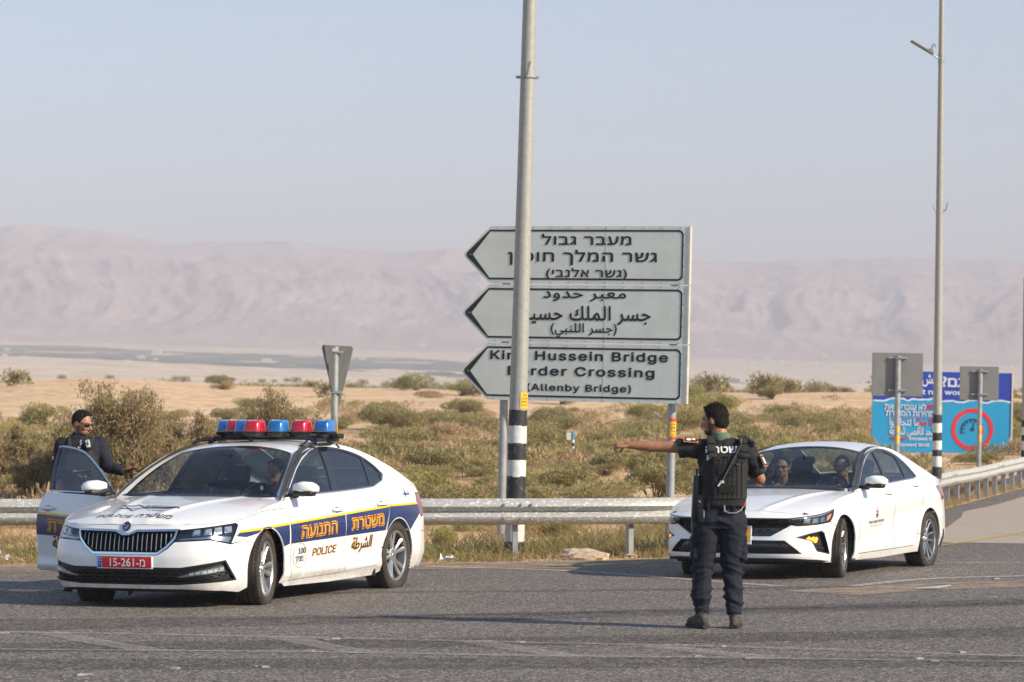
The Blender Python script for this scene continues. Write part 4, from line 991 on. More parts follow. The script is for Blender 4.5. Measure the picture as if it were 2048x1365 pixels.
    belt = [(x, float(np.interp(x, S.bx, S.bz))) for x in np.linspace(-3.65, -.44, 50)]
    for sg in (1, -1):
        g = lambda X, Z, sg=sg: S.gh(X, Z, sg)
        fr = panel('roof_side', [p for i, p in enumerate(rail+belt) if 1], g, w, car, holes=[trim], gap=0, flange=.02)
        panel('inner_frame', shrink(trim, -.04), g, M['interior'], car, holes=[shrink(q, -.006) for q in (w1, w2, w3)], off=-.03, flange=0, gap=0)
        if sg > 0: panel('window_frame', trim, g, M['gloss'], car, holes=[w1, w2, w3], off=-.003, flange=.02, gap=0)
        else: panel('window_frame', [(-1.49, 1.000), (-1.645, 1.396)]+[q for q in trim if q[0] < -1.66 or (q[1] < 1.05 and q[0] < -1.52)], g, M['gloss'], car, holes=[w2, w3], off=-.003, flange=.02, gap=0)
        if sg > 0: panel('window', w1, g, M['glass_side'], car, off=-.008, flange=0, gap=0)
        panel('window', w2, g, M['glass_dark'], car, off=-.008, flange=0, gap=0); panel('window', w3, g, M['glass_dark'], car, off=-.008, flange=0, gap=0)
        cl = 0
        cs = ([trim[0]] if sg > 0 else [])+trim[-4:][::-1]+[(-2.70, 1.135)]
        seam('window_chrome', cs, g, car, w=.012, m=M['chrome'], off=.004)
        if sg > 0: mirror([o for o in car.children if o.name.startswith('front_door')][0], -.58, sg*1.005, 1.035, sg, w)
    # roof top with windscreen and rear glass openings
    xs = np.linspace(-.47, -3.66, 70); Lr = [tx(x, .999) for x in xs]
    wb = lambda y: -.475+.10*(1-(y/.78)**2); wt = lambda y: -1.20-.11*(1-(y/.56)**2)
    ws = [(wb(y), y) for y in np.linspace(-.765, .765, 22)]+[(-.62, .735), (-.9, .665), (-1.1, .60)]+[(wt(y), y) for y in np.linspace(.565, -.565, 16)]+[(-1.1, -.60), (-.9, -.665), (-.62, -.735)]
    rg = [(-2.48-.06*(1-(y/.5)**2), y) for y in np.linspace(.48, -.48, 12)]+[(-3.42-.05*(1-(y/.6)**2), y) for y in np.linspace(-.58, .58, 12)]
    cw = [(wb(y)+.0, y) for y in np.linspace(-.80, .80, 12)]
    outer = [(ck(y)-.004, y) for y in np.linspace(-.85, .85, 22)]+[p for p in Lr if p[0] < ck(.86)-.01]+[(x, -y) for x, y in Lr[::-1] if x < ck(.86)-.01]
    rf = panel('roof', outer, S.top, w, car, holes=[ws, rg], gap=0, res=.04)
    panel('windscreen', ws, S.top, M['glass'], car, off=-.004, flange=0, gap=0)
    panel('windscreen_seal', shrink(ws, -.004), S.top, M['gloss'], car, holes=[shrink(ws, .024)], off=.0015, flange=0, gap=0)
    panel('cowl', [(ck(y)-.012, y) for y in np.linspace(-.80, .80, 20)]+[(wb(y)-.01, y) for y in np.linspace(.77, -.77, 20)], S.top, M['black'], car, off=.004, flange=0, gap=0)
    panel('rear_glass', rg, S.top, M['glass_side'], car, off=-.004, flange=0, gap=0)
    panel('headliner', [(-1.30, -.58), (-2.42, -.56), (-2.42, .56), (-1.30, .58)], S.top, M['liner'], car, off=-.022, flange=0, gap=0)
    panel('rear_deck', [(tx(-3.67, .99)[0], -tx(-3.67, .99)[1]), tx(-3.67, .99)]+[tx(x, .99) for x in (-3.72, -3.8, -3.9)]+[(x, -y) for x, y in [tx(x, .99) for x in (-3.9, -3.8, -3.72)]], S.top, w, car, gap=0)
    for sg in (1, -1):      # inner skins
        f = lambda U, V, sg=sg: W(U*sg, V)
        lo = [(2.1, .25), (4.1, .25), (4.3, .97), (2.05, .90)] if sg > 0 else [(3.25, .25), (4.1, .25), (4.3, .97), (3.2, .95)]
        panel('inner_skin', lo, f, M['interior'], car, off=-.06, flange=0, gap=0, res=.1)
    bm = bmesh.new(); bbox(bm, (-1.5, 0, .27), (4.3, 1.16, .20)); bbox(bm, (-1.43, 0, .215), (1.95, 1.66, .08)); bbox(bm, (.48, 0, .45), (.55, 1.0, .40)); obj('underbody', bm, M['dark'], car)
    bm = bmesh.new(); bbox(bm, (-2.36, .80, .24), (.03, .18, .16)); bbox(bm, (-2.36, -.80, .24), (.03, .18, .16)); obj('mudflap', bm, M['black'], car)
    arches(car, sx, (0, -2.841), .352)
    for x, st in ((0, .20), (-2.841, 0)):
        for sg in (1, -1): wheel(car, x, sg*.800, .334, .226, .236, 'petal', sg, st, .25*(x+1))
    cabin(car, S, -.42, -1.55)
    # radio gear on the dashboard
    bm = bmesh.new(); soft_box(bm, (-.86, -.20, .985), (.14, .30, .10), None, .02); bcyl(bm, (-.79, -.28, .99), (-.76, -.28, .99), .04); bcyl(bm, (-.79, -.14, .99), (-.76, -.14, .99), .04); soft_box(bm, (-.84, -.20, 1.04), (.05, .16, .04), None, .01); obj('dash_radar', bm, M['black'], car, True, 40)
    bm = bmesh.new(); soft_box(bm, (-.84, .10, .975), (.12, .20, .07), None, .015); bbox(bm, (-.775, .10, .98), (.004, .16, .03)); obj('dash_camera', bm, M['webbing'], car, True, 40)
    bm = bmesh.new(); soft_box(bm, (-1.12, 0, 1.28), (.03, .22, .075), None, .012); bcyl(bm, (-1.08, 0, 1.33), (-1.12, 0, 1.28), .012); obj('rear_view_mirror', bm, M['black'], car, True, 40)
    # hood print
    hp = [o for o in car.children if o.name.startswith('hood')][0]
    decal('hood_lettering', text2d(rtl('משטרה'), .11, .012, .33), S.top, .74, .19, M['ink'], hp, off=.004, top=True, rot=.04); decal('hood_lettering', text2d('POLICE', .095, .006, .36), S.top, .755, -.19, M['ink'], hp, off=.004, top=True, rot=-.10)
    def star(cx, cy, s, m, flip):
        for k in range(2):
            P = [(s*math.cos(R(90+180*k+120*j)), s*math.sin(R(90+180*k+120*j))) for j in range(3)]; I = [(p[0]*.84, p[1]*.84) for p in P]
            for j in range(3): decal('emblem_star', poly2d([P[j], P[(j+1) % 3], I[(j+1) % 3], I[j]]), S.top, cx, cy, m, hp, off=.004+.0008*k, top=True, rot=.3)
    star(.44, -.16, .15, M['ink'], 0)
    for k, (y0, y1) in enumerate(((.0, .36), (.0, .32), (.02, .30))): decal('emblem_bar', poly2d([(y0, 0), (y1, 0), (y1-.03, .026), (y0, .026)]), S.top, .47-k*.05, -.06, M['ink'] if k % 2 == 0 else M['navy'], hp, off=.0056, top=True)
    decal('emblem_word', text2d(rtl('משטרה'), .035, .004, .16), S.top, .545, .10, M['ink'], hp, off=.004, top=True)
    # open right front door
    dr = [o for o in car.children if o.name.startswith('front_door')][1]
    gm = lambda X, Z: S.gh(X, Z, -1)
    out = [(-.47, .975)]+[(x, z-.004) for x, z in trim if x > -1.60 and z > 1.03]+[(-1.640, 1.392), (-1.485, .986)]
    dfm = panel('door_window_frame', out, gm, M['gloss'], dr, holes=[w1], off=0, flange=.03, gap=0)
    panel('window', w1, gm, M['glass_side'], dr, off=-.008, flange=0, gap=0)
    seam('window_chrome', [q for q in trim if -1.62 < q[0] < -.5 and q[1] > 1.03]+[(-1.64, 1.392)], gm, dr, w=.020, m=M['alloy'], off=.004)
    seam('window_chrome', [(-.5, .972), (-1.0, .978), (-1.48, .985)], gm, dr, w=.012, m=M['alloy'], off=.004)
    f = lambda U, V: W(-U, V)
    panel('door_trim', [(2.06, .92), (2.12, .23), (3.22, .25), (3.15, .93)], f, M['interior'], dr, off=-.07, flange=-.06, gap=0, res=.1)
    mirror(dr, -.58, -1.005, 1.035, -1, w)
    H = Vector((-.46, -.89, 0)); dr.matrix_local = Matrix.Translation(H) @ Matrix.Rotation(R(66), 4, 'Z') @ Matrix.Translation(-H)
    # roof beacons
    lb = obj('beacon_bar', (lambda b: (tube(b, [(-2.00, -.56, 1.505), (-1.60, 0, 1.505), (-2.00, .56, 1.505)], .022, 6), tube(b, [(-1.97, -.62, 1.480), (-1.97, .66, 1.480)], .018, 6), tube(b, [(-1.70, -.62, 1.475), (-1.78, .62, 1.475)], .014, 6),
        [bbox(b, (xx, sg*.60, 1.462), (.22, .07, .03)) for sg in (-1, 1) for xx in (-1.72, -1.98)], [tube(b, [(xx, sg*.50, 1.49), (xx+.06, sg*.58, 1.47), (xx+.10, sg*.655, 1.425)], .014, 6) for sg in (-1, 1) for xx in (-1.98, -1.66)], bcyl(b, (-1.62, -.06, 1.45), (-1.62, -.06, 1.51), .022), soft_box(b, (-1.95, .68, 1.50), (.12, .10, .05), None, .01), soft_box(b, (-1.9, .60, 1.495), (.24, .06, .04), None, .01), tube(b, [(-1.7, .50, 1.47), (-1.5, .56, 1.435), (-1.36, .60, 1.40), (-1.30, .62, 1.36)], .010, 6), tube(b, [(-1.6, .66, 1.425), (-1.9, .66, 1.43)], .012, 6)) and b)(bmesh.new()), M['black'], car, True, 40)
    for k in range(-3, 4):
        x = -1.58-.150*abs(k); y = .172*k; red = k in (0, -2, 2)
        b = bmesh.new(); K = []
        for z, q in ((0, .74), (.012, .93), (.03, 1.0), (.042, 1.0)): K.append([Vector((x+.112*q*math.copysign(abs(math.cos(t))**.35, math.cos(t)), y+.088*q*math.copysign(abs(math.sin(t))**.35, math.sin(t)), 1.500+z)) for t in [2*PI*(j+.5)/24 for j in range(24)]])
        loft(b, K); base = obj('beacon_base', b, M['black'], lb, True, 50)
        b = bmesh.new(); K = []
        for z, q, dx in ((.040, .98, 0), (.06, .97, 0), (.125, .86, -.004), (.143, .81, -.006), (.150, .72, -.006)): K.append([Vector((x+dx+.110*q*math.copysign(abs(math.cos(t))**.42, math.cos(t)), y+.086*q*math.copysign(abs(math.sin(t))**.42, math.sin(t)), 1.505+z-(.012 if z > .1 and abs(math.cos(t)) > .5 and math.cos(t) > 0 else 0))) for t in [2*PI*(j+.5)/24 for j in range(24)]])
        loft(b, K); ln = obj('beacon_lens', b, M['redlens' if red else 'bluelens'], lb, True, 50); ln['label'] = 'red beacon lens' if red else 'blue beacon lens'
    # black straps over the roof edge
    for sg in (1,):
        g = lambda X, Z, sg=sg: S.gh(X, Z, sg)
        for xx in (-1.50, -2.02): panel('roof_strap', [(xx, 1.385), (xx-.055, 1.388), (xx-.03, 1.425), (xx+.02, 1.42)], g, M['webbing'], car, off=.003, flange=0, gap=0); panel('roof_strap', [(xx-.03, .50), (xx-.03, float(np.interp(xx, S.ex, S.ey))-.004), (xx+.025, float(np.interp(xx, S.ex, S.ey))-.004), (xx+.025, .50)], S.top, M['webbing'], car, off=.003, flange=0, gap=0)
    return car, S
POLICE, SS = build_police()
# ---------------------------------------------------------------- white saloon
def build_saloon():
    S = CarSurf(ELA); W = S.wrap; sx = S.sx
    a = -.470; car = empty('white_saloon', (2.648, 31.54, 0), math.atan2(-math.cos(a), math.sin(a)))
    tag(car, 'white saloon car with lit amber indicators and small door logo, behind the pointing officer', 'car')
    zt = lambda s0, s1, n=24: [(s, float(S.zt(abs(s)))) for s in np.linspace(s0, s1, n)]
    s0 = sx(0.0); s1 = sx(-2.72); w = M['white2']; RA = .347; E_ = S.L
    tx = lambda x, t: (x, t*float(np.interp(x, S.ex, S.ey)))
    GR = [(-.60, .652), (.60, .652), (.655, .585), (.432, .470), (-.432, .470), (-.655, .585)]
    LA = [(.600, .628), (.640, .652), (1.02, .690), (1.330, .735), (1.285, .672), (1.190, .610), (.95, .585), (.720, .576)]
    IN = [(-.585, .425), (.585, .425), (.765, .290), (-.765, .290)]
    FP = [(.705, .456), (.85, .492), (1.030, .520), (1.075, .500), (1.188, .275), (1.10, .288), (.955, .312), (.88, .42)]
    arcp = lambda c, t0, t1, n=26, r=RA: [(c-r*math.cos(R(t)), .325+r*math.sin(R(t))) for t in np.linspace(t0, t1, n)]
    # nose and bumper
    up = [(-1.335, .738)]+[(-p[0], p[1]) for p in [(1.02, .692), (.640, .655)]]+[(-.60, .654), (.60, .654), (.640, .655), (1.02, .692), (1.335, .738)]
    side_up = [(1.365, .74), (1.30, .68), (1.20, .606), (1.26, .575)]
    nose = [(-.655, .583)]
    bump = [(.436, .468), (.657, .583), (.720, .572), (.95, .581), (1.195, .606), (1.27, .57)]+arcp(s0, 44, -22, 10)+[(1.30, .190), (1.05, .195), (.80, .215), (.60, .222)]
    bump = bump+[(-p[0], p[1]) for p in bump[::-1]]
    fpm = [(-a_, b_) for a_, b_ in FP][::-1]
    bp = panel('bumper', bump, W, w, car, holes=[IN, FP, fpm])
    panel('lower_lip', [(-1.0, .225), (-.62, .246), (.62, .246), (1.0, .225), (1.2, .205), (1.0, .196), (.75, .212), (-.75, .212), (-1.0, .196), (-1.2, .205)], W, M['black'], bp, off=.004, flange=0, gap=0)
    # nose cap between grille and hood
    top_f = zt(1.36, -1.36, 70)
    lowf = [(-1.36, .742), (-1.335, .738), (-1.02, .692), (-.64, .655), (-.60, .654), (.60, .654), (.64, .655), (1.02, .692), (1.335, .738), (1.36, .742)]
    HT = .90
    xs = list(np.linspace(.30, .86, 16))+list(.86+(.9395-.86)*(1-(1-np.linspace(.05, 1, 24))**2))
    L1 = [tx(x, 1.0) for x in xs]
    hf = lambda y: .845-.115*(y/.74)**2-.03*(y/.74)**4
    noseT = geo([tx(x, 1.0) for x in xs if x > .655][::1][:0]+[(hf(y), y) for y in np.linspace(-.70, .70, 24)]+[(x, y) for x, y in L1 if x > .66]+[(x, -y) for x, y in L1[::-1] if x > .66], S.top, gap=0, flange=.004, res=.03)
    from_geo('nose_panel', [geo(lowf+top_f, W, gap=0, flange=.004, res=.03), noseT], w, car)
    # hood
    xs2 = list(np.linspace(-.44, .66, 30)); ck = lambda y: -.555+.13*(1-(y/.84)**2)
    hd = [(hf(y)-.004, y) for y in np.linspace(.70, -.70, 24)]
    lft = [tx(x, HT) for x in xs2 if x > -.50 and x < .64]
    hood = [(x, -y) for x, y in lft[::-1]]+[(ck(y), y) for y in np.linspace(-.74, .74, 22)]+lft+[(hf(y)-.005, y) for y in np.linspace(.695, -.695, 24)]
    hdp = panel('hood', hood, S.top, w, car, gap=.0012, res=.03)
    for sg in (1, -1):
        ft = lambda X, Y, sg=sg: S.top(X, Y*sg)
        fe = [tx(x, HT) for x in np.linspace(.655, -.555, 26)]+[tx(x, 1.0) for x in np.linspace(-.555, .655, 26)]
        f = lambda U, V, sg=sg: W(U*sg, V)
        g1 = geo(fe, ft, gap=0, flange=.004)
        fender = [(1.275, .575), (1.203, .608), (1.29, .672), (1.345, .738), (1.365, .742)]+zt(1.37, 2.03, 18)+[(2.035, .85), (2.050, .60), (2.044, .28), (2.03, .205), (1.93, .20)]+arcp(s0, 44, 202)[::-1]
        g1 = geo(fe, ft, gap=0, flange=.004); from_geo('fender', [g1, geo([p for p in zt(1.0, 1.37, 8)]+[(1.365, .741), (1.335, .738), (1.0, .69)][0:0]+[(1.37, .742)], f, gap=0) if False else geo(fender, f)], w, car)
        # headlight
        hl = panel('headlight', shrink(LA, -.003), f, M['gloss'], car, off=-.045, flange=0)
        from_geo('lamp_bezel', [geo(LA, f, holes=[shrink(LA, .007)], off=0, flange=.05, gap=.001, res=.03)], M['gloss'], hl)
        panel('running_light', [(.66, .640), (1.02, .672), (1.29, .718), (1.30, .728), (1.02, .686), (.66, .650)], f, M['lens'], hl, off=-.006, flange=.012, gap=0)
        for k in range(3):
            u = .80+k*.12; panel('lamp_module', [(u, .600+k*.004), (u+.09, .602+k*.005), (u+.10, .655+k*.008), (u+.015, .645+k*.008)], f, M['reflector'], hl, off=-.025, flange=.015, gap=0)
        panel('indicator', [(1.13, .618), (1.21, .645), (1.275, .695), (1.16, .672)], f, M['amber'], hl, off=-.008, flange=.01, gap=0)
        panel('lamp_cover', shrink(LA, .003), f, M['lampglass'], hl, off=-.002, flange=0, gap=0)
        # corner pocket with lit indicator
        fp = panel('corner_pocket', shrink(FP, -.006), f, M['gloss'], bp, off=-.035, flange=0)
        from_geo('pocket_rim', [geo(FP, f, holes=[shrink(FP, .010)], off=.001, flange=.03, gap=0, res=.03)], M['black'], fp)
        fl = panel('indicator', [(.80, .400), (.985, .392), (1.005, .452), (.96, .474), (.83, .458), (.77, .43)], f, M['webbing'], fp, off=-.012, flange=.02, gap=0)
        for k in range(7): 
            u = .842+.021*k; v = .434+.010*math.sin(k*2.2); rr = .017+.005*((k*7) % 3)
            panel('lit_bulb', [(u+rr*math.cos(t), v+rr*math.sin(t)) for t in [2*PI*j/8 for j in range(8)]], f, M['amber_lit'], fl, off=-.009, flange=.004, gap=0)
        panel('pocket_ridge', [(.90, .35), (1.10, .335), (1.095, .345), (.89, .362)], f, M['webbing'], fp, off=-.02, flange=.01, gap=0)
        # doors
        fdp = [(2.036, float(S.zt(2.04))), (2.041, .85), (2.056, .60), (2.050, .28), (2.045, .250)]+[(3.165, .262), (3.168, .40), (3.108, .737), (3.03, float(S.zt(3.03)))]+zt(3.03, 2.04, 20)[1:-1]
        rdp = [(3.036, float(S.zt(3.036))), (3.1135, .737), (3.1735, .40), (3.170, .262), (3.79, .272), (3.83, .36), (3.92, .56), (4.02, .714), (4.03, .85), (3.99, float(S.zt(3.99)))]+zt(3.99, 3.037, 20)[1:-1]
        d1 = panel('front_door', fdp, f, w, car); d2 = panel('rear_door', rdp, f, w, car)
        for dd, x_, z_ in ((d1, sx(-1.37), .862), (d2, sx(-2.27), .930)):
            P, n = orient(f, np.array([x_]), np.array([z_])); P = P[0]; n = n[0]; bm = bmesh.new(); soft_box(bm, P+n*.008, (.20, .016, .026), None, .007, 3); obj('handle', bm, w, dd, True, 50)
            seam('handle_seam', [(x_+.108*math.cos(t), z_+.020*math.sin(t)) for t in [2*PI*k/20 for k in range(21)]], f, dd, w=.003)
            seam('handle_slot', [(x_-.07, z_-.010), (x_+.05, z_-.012)], f, dd, w=.006, off=.012)
        if sg == 1:
            u = 2.56
            for k, (m_, P) in enumerate(((M['redbit'], [(-.045, .0), (-.02, .03), (0, .075), (-.005, .02), (.0, 0)]), (M['navy'], [(.005, .01), (.045, .03), (.015, .0), (.04, -.03), (.0, -.05)]), (M['navy'], [(-.04, -.015), (-.01, -.02), (.005, -.07), (-.015, -.05)]), (M['redbit'], [(.012, -.03), (.04, -.06), (.02, -.055)]))): decal('door_logo', poly2d(P), f, u, .668, m_, d1, off=.003)
            decal('door_lettering', text2d(rtl('רשות שדות התעופה בישראל'), .034, .004, .50), W, u, .575, M['letterdark'], d1, off=.003, rot=.03); decal('door_lettering', text2d('ISRAEL AIRPORTS AUTHORITY', .020, 0, .42), W, u+.02, .530, M['signback'], d1, off=.003, rot=.03)
            seam('door_crease_shade', [(2.25, .62), (2.9, .72), (3.6, .84)], f, d1, w=.001)  # dark line laid on the paint for the shade along the crease
        panel('sill', [(1.97, .200), (2.045, .245), (3.165, .257), (3.79, .267), (3.83, .34), (3.860, .398)]+arcp(s1, 12, -22, 5)+[(3.78, .195), (2.8, .175), (2.02, .182)], f, w, car)
        qe = 4.72
        q = [(3.862, .40), (3.926, .558), (4.027, .712), (4.037, .85), (3.997, float(S.zt(3.997)))]+zt(3.997, qe, 20)+[(qe-.02, .918), (4.60, .900), (4.63, .86), (4.76, .76), (4.86, .74), (4.86, .30), (4.70, .22)]+arcp(s1, 12, 204)[::-1]
        panel('rear_quarter', q, f, w, car)
        panel('tail_light', [(4.605, .895), (4.70, .915), (5.0, .89), (5.0, .76), (4.78, .755), (4.64, .86)], f, M['taillight'], car, off=.002)
        panel('bumper_corner', [(4.80, .42), (4.87, .42), (4.87, .22), (4.72, .22)], f, M['black'], car, off=.003, flange=0, gap=0)
    bk = panel('grille', shrink(GR, -.01), W, M['gloss'], car, off=-.045, flange=0)
    from_geo('grille_rim', [geo(GR, W, holes=[shrink(GR, .012)], off=0, flange=.045, gap=0, res=.03)], M['gloss'], bk)
    G2 = shrink(GR, .014); gs = []; gr2 = []
    for row in range(5):
        for k in range(-9, 10):
            cx = k*.10+(.05 if row % 2 else 0); cz = .488+row*.036; sl = .024*(1 if k >= 0 else -1)
            q = [(cx-.044, cz-.010), (cx+.040, cz-.012), (cx+.044+sl, cz+.016), (cx-.040+sl, cz+.016)]
            if inside(np.array(q), G2).all(): gs.append(geo(q, W, holes=[shrink(q, .004)], off=-.02, flange=.012, gap=0, res=.09))
    from_geo('grille_mesh', gs, M['black'], bk)['kind'] = 'stuff'
    wb_ = panel('intake', shrink(IN, -.01), W, M['gloss'], bp, off=-.04, flange=0)
    from_geo('intake_rim', [geo(IN, W, holes=[shrink(IN, .010)], off=-.001, flange=.04, gap=0, res=.03)], M['black'], wb_)
    for k in range(4): panel('intake_bar', [(-.66-.02*(2-k), .318+k*.027), (.66+.02*(2-k), .318+k*.027), (.66+.02*(2-k), .324+k*.027), (-.66-.02*(2-k), .324+k*.027)], W, M['black'], wb_, off=-.015, flange=.02, gap=0)
    panel('lip_notch', [(-.06, .262), (0, .290), (.06, .262)], W, w, bp, off=.006, flange=.02, gap=0)
    pl = panel('number_plate', [(-.24, .385), (.24, .385), (.24, .572), (-.24, .572)], W, M['plate_white'], car, off=.010, flange=.02, gap=0)
    panel('plate_field', [(-.228, .405), (.228, .405), (.228, .562), (-.228, .562)], W, M['plate_yellow'], pl, off=.0115, flange=0, gap=0)
    decal('plate_number', text2d('304-04', .10, .010, .40), W, -.005, .484, M['ink'], pl, off=.013)
    em = decal('badge', ring2d(.020, .032, n=30, sx=1.6), S.top, .885, 0, M['chrome'], car, off=.004, top=True)
    f = lambda U, V: W(U, V)
    fr_ = lambda U, V: W(np.where(U > 0, E_-U, -(E_+U)), V); u0 = E_-4.87
    panel('rear_bumper', [(-u0, .22), (u0, .22), (u0, .60), (-u0, .60)], fr_, w, car, gap=0)
    panel('boot_lid', [(-u0, .605), (u0, .605), (u0, .745), (E_-5.01, .75), (E_-5.01, .895), (E_-4.73, .92)]+[(u, float(S.zt(E_-abs(u)))) for u in np.linspace(E_-4.73, -(E_-4.73), 20)]+[(-(E_-4.73), .92), (-(E_-5.01), .895), (-(E_-5.01), .75), (-u0, .745)], fr_, w, car, gap=0)
    # greenhouse
    trim = [(-.50, .925), (-.75, 1.068), (-1.02, 1.205), (-1.25, 1.288), (-1.55, 1.337), (-1.85, 1.337), (-2.10, 1.278), (-2.28, 1.17), (-2.43, 1.03), (-2.30, 1.005), (-1.9, .988), (-1.4, .965), (-1.0, .950)]
    trim = [tuple(q) for q in catmull(trim[:9], 5)]+trim[9:]
    w1 = [(-.63, .962), (-.80, 1.068), (-1.05, 1.195), (-1.27, 1.270), (-1.49, 1.308), (-1.36, .985), (-1.0, .968)]; w1 = [tuple(q) for q in catmull(w1[:5], 5)]+w1[5:]
    w2 = [(-1.43, .990), (-1.575, 1.312), (-1.83, 1.312), (-2.06, 1.250), (-2.03, 1.018), (-1.8, 1.002)]
    w3 = [(-2.075, 1.235), (-2.25, 1.13), (-2.375, 1.030), (-2.07, 1.020)]
    rail = [(x, float(np.interp(x, S.ex, S.ez))) for x in np.linspace(-.505, -3.42, 60)]; belt = [(x, float(np.interp(x, S.bx, S.bz))) for x in np.linspace(-3.42, -.505, 50)]
    for sg in (1, -1):
        g = lambda X, Z, sg=sg: S.gh(X, Z, sg)
        panel('roof_side', rail+belt, g, w, car, holes=[trim], gap=0, flange=.02)
        panel('inner_frame', shrink(trim, -.04), g, M['interior'], car, holes=[shrink(q, -.006) for q in (w1, w2, w3)], off=-.03, flange=0, gap=0)
        panel('window_frame', trim, g, M['gloss'], car, holes=[w1, w2, w3], off=-.002, flange=.02, gap=0)
        panel('window', w1, g, M['glass_side'], car, off=-.008, flange=0, gap=0); panel('window', w2, g, M['glass_side'], car, off=-.008, flange=0, gap=0); panel('window', w3, g, M['glass_dark'], car, off=-.004, flange=0, gap=0)
        seam('window_chrome', [(-.62, .948), (-1.0, .953), (-1.4, .968), (-1.9, .991), (-2.30, 1.008), (-2.42, 1.030)], g, car, w=.012, m=M['chrome'], off=.004)
        mirror([o for o in car.children if o.name.startswith('front_door')][0 if sg > 0 else 1], -.66, sg*1.0, 1.005, sg, w, .24)
    Lr = [tx(x, .999) for x in np.linspace(-.50, -3.42, 70)]
    wb = lambda y: -.60+.12*(1-(y/.78)**2); wt = lambda y: -1.36-.12*(1-(y/.56)**2)
    ws = [(wb(y), y) for y in np.linspace(-.755, .755, 22)]+[(-.75, .725), (-1.0, .655), (-1.22, .60)]+[(wt(y), y) for y in np.linspace(.565, -.565, 16)]+[(-1.22, -.60), (-1.0, -.655), (-.75, -.725)]
    rg = [(-2.32-.06*(1-(y/.5)**2), y) for y in np.linspace(.50, -.50, 12)]+[(-3.20-.06*(1-(y/.6)**2), y) for y in np.linspace(-.60, .60, 12)]
    outer = [(ck(y)-.004, y) for y in np.linspace(-.80, .80, 22)]+[p for p in Lr if p[0] < ck(.80)-.01]+[(x, -y) for x, y in Lr[::-1] if x < ck(.80)-.01]
    panel('roof', outer, S.top, w, car, holes=[ws, rg], gap=0, res=.04)
    panel('windscreen', ws, S.top, M['glass'], car, off=-.004, flange=0, gap=0)
    panel('windscreen_seal', shrink(ws, -.004), S.top, M['gloss'], car, holes=[shrink(ws, .026)], off=.0015, flange=0, gap=0)
    panel('cowl', [(ck(y)-.012, y) for y in np.linspace(-.78, .78, 20)]+[(wb(y)-.01, y) for y in np.linspace(.76, -.76, 20)], S.top, M['black'], car, off=.004, flange=0, gap=0)
    panel('rear_glass', rg, S.top, M['glass_rear'], car, off=-.004, flange=0, gap=0)
    panel('headliner', [(-1.46, -.58), (-2.25, -.56), (-2.25, .56), (-1.46, .58)], S.top, M['liner'], car, off=-.022, flange=0, gap=0)
    seam('roof_seam', [tx(x, .93) for x in np.linspace(-.62, -2.6, 30)], S.top, car, w=.010, m=M['gloss'], off=.003)
    seam('roof_seam', [(x, -y) for x, y in [tx(x, .93) for x in np.linspace(-.62, -2.6, 30)]], S.top, car, w=.010, m=M['gloss'], off=.003)
    panel('boot_deck', [(tx(-3.42, .99)[0], -tx(-3.42, .99)[1]), tx(-3.42, .99)]+[tx(x, .99) for x in (-3.5, -3.6, -3.7)]+[(x, -y) for x, y in [tx(x, .99) for x in (-3.7, -3.6, -3.5)]], S.top, w, car, gap=0)
    for sg in (1, -1):
        f = lambda U, V, sg=sg: W(U*sg, V)
        panel('inner_skin', [(2.1, .25), (4.0, .25), (4.05, .93), (2.05, .86)], f, M['interior'], car, off=-.06, flange=0, gap=0, res=.1)
    bm = bmesh.new(); bbox(bm, (-1.4, 0, .27), (4.2, 1.14, .20)); bbox(bm, (-1.36, 0, .215), (1.85, 1.62, .06)); bbox(bm, (.46, 0, .45), (.55, 1.0, .36)); obj('underbody', bm, M['dark'], car)
    arches(car, sx, (0, -2.72), .335, z=.325)
    for x, st in ((0, .235), (-2.72, 0)):
        for sg in (1, -1): wheel(car, x, sg*.785, .317, .215, .222, 'swirl', sg, st, .4*(x+1))
    cabin(car, S, -.52, -1.62)
    bm = bmesh.new(); soft_box(bm, (-1.20, 0, 1.22), (.03, .22, .075), None, .012); bcyl(bm, (-1.16, 0, 1.27), (-1.20, 0, 1.22), .012); obj('rear_view_mirror', bm, M['black'], car, True, 40)
    return car, S
SALOON, SE = build_saloon()
# ---------------------------------------------------------------- guardrail
RAIL = [(-16, 34.6), (-9, 35.0), (-4, 35.2), (0, 35.3), (2.2, 35.9), (3.9, 38.3), (5.9, 45.0), (7.6, 54), (9.1, 64), (10.8, 68.6), (12.6, 73), (16.8, 84), (24, 101)]
RP = np.array(catmull(RAIL, 24)); RL = np.concatenate([[0], np.cumsum(np.hypot(*np.diff(RP, axis=0).T))])
def rail_at(d):
    x, y = np.interp(d, RL, RP[:, 0]), np.interp(d, RL, RP[:, 1]); e = .05
    x2, y2 = np.interp(d+e, RL, RP[:, 0]), np.interp(d+e, RL, RP[:, 1]); t = math.atan2(y2-y, x2-x); return float(x), float(y), t
def rail_z(x, y): return float(rz_(x, y))
gr = empty('guardrail', (RAIL[0][0], RAIL[0][1], 0)); tag(gr, 'dented galvanised steel crash barrier running along the road edge behind the cars', 'guardrail'); G0 = Vector(gr.location)
prof = [(-.155, .0), (-.150, -.012), (-.135, -.030), (-.095, -.072), (-.062, -.080), (-.038, -.066), (-.014, -.022), (.0, -.010), (.014, -.022), (.038, -.066), (.062, -.080), (.095, -.072), (.135, -.030), (.150, -.012), (.155, .0)]
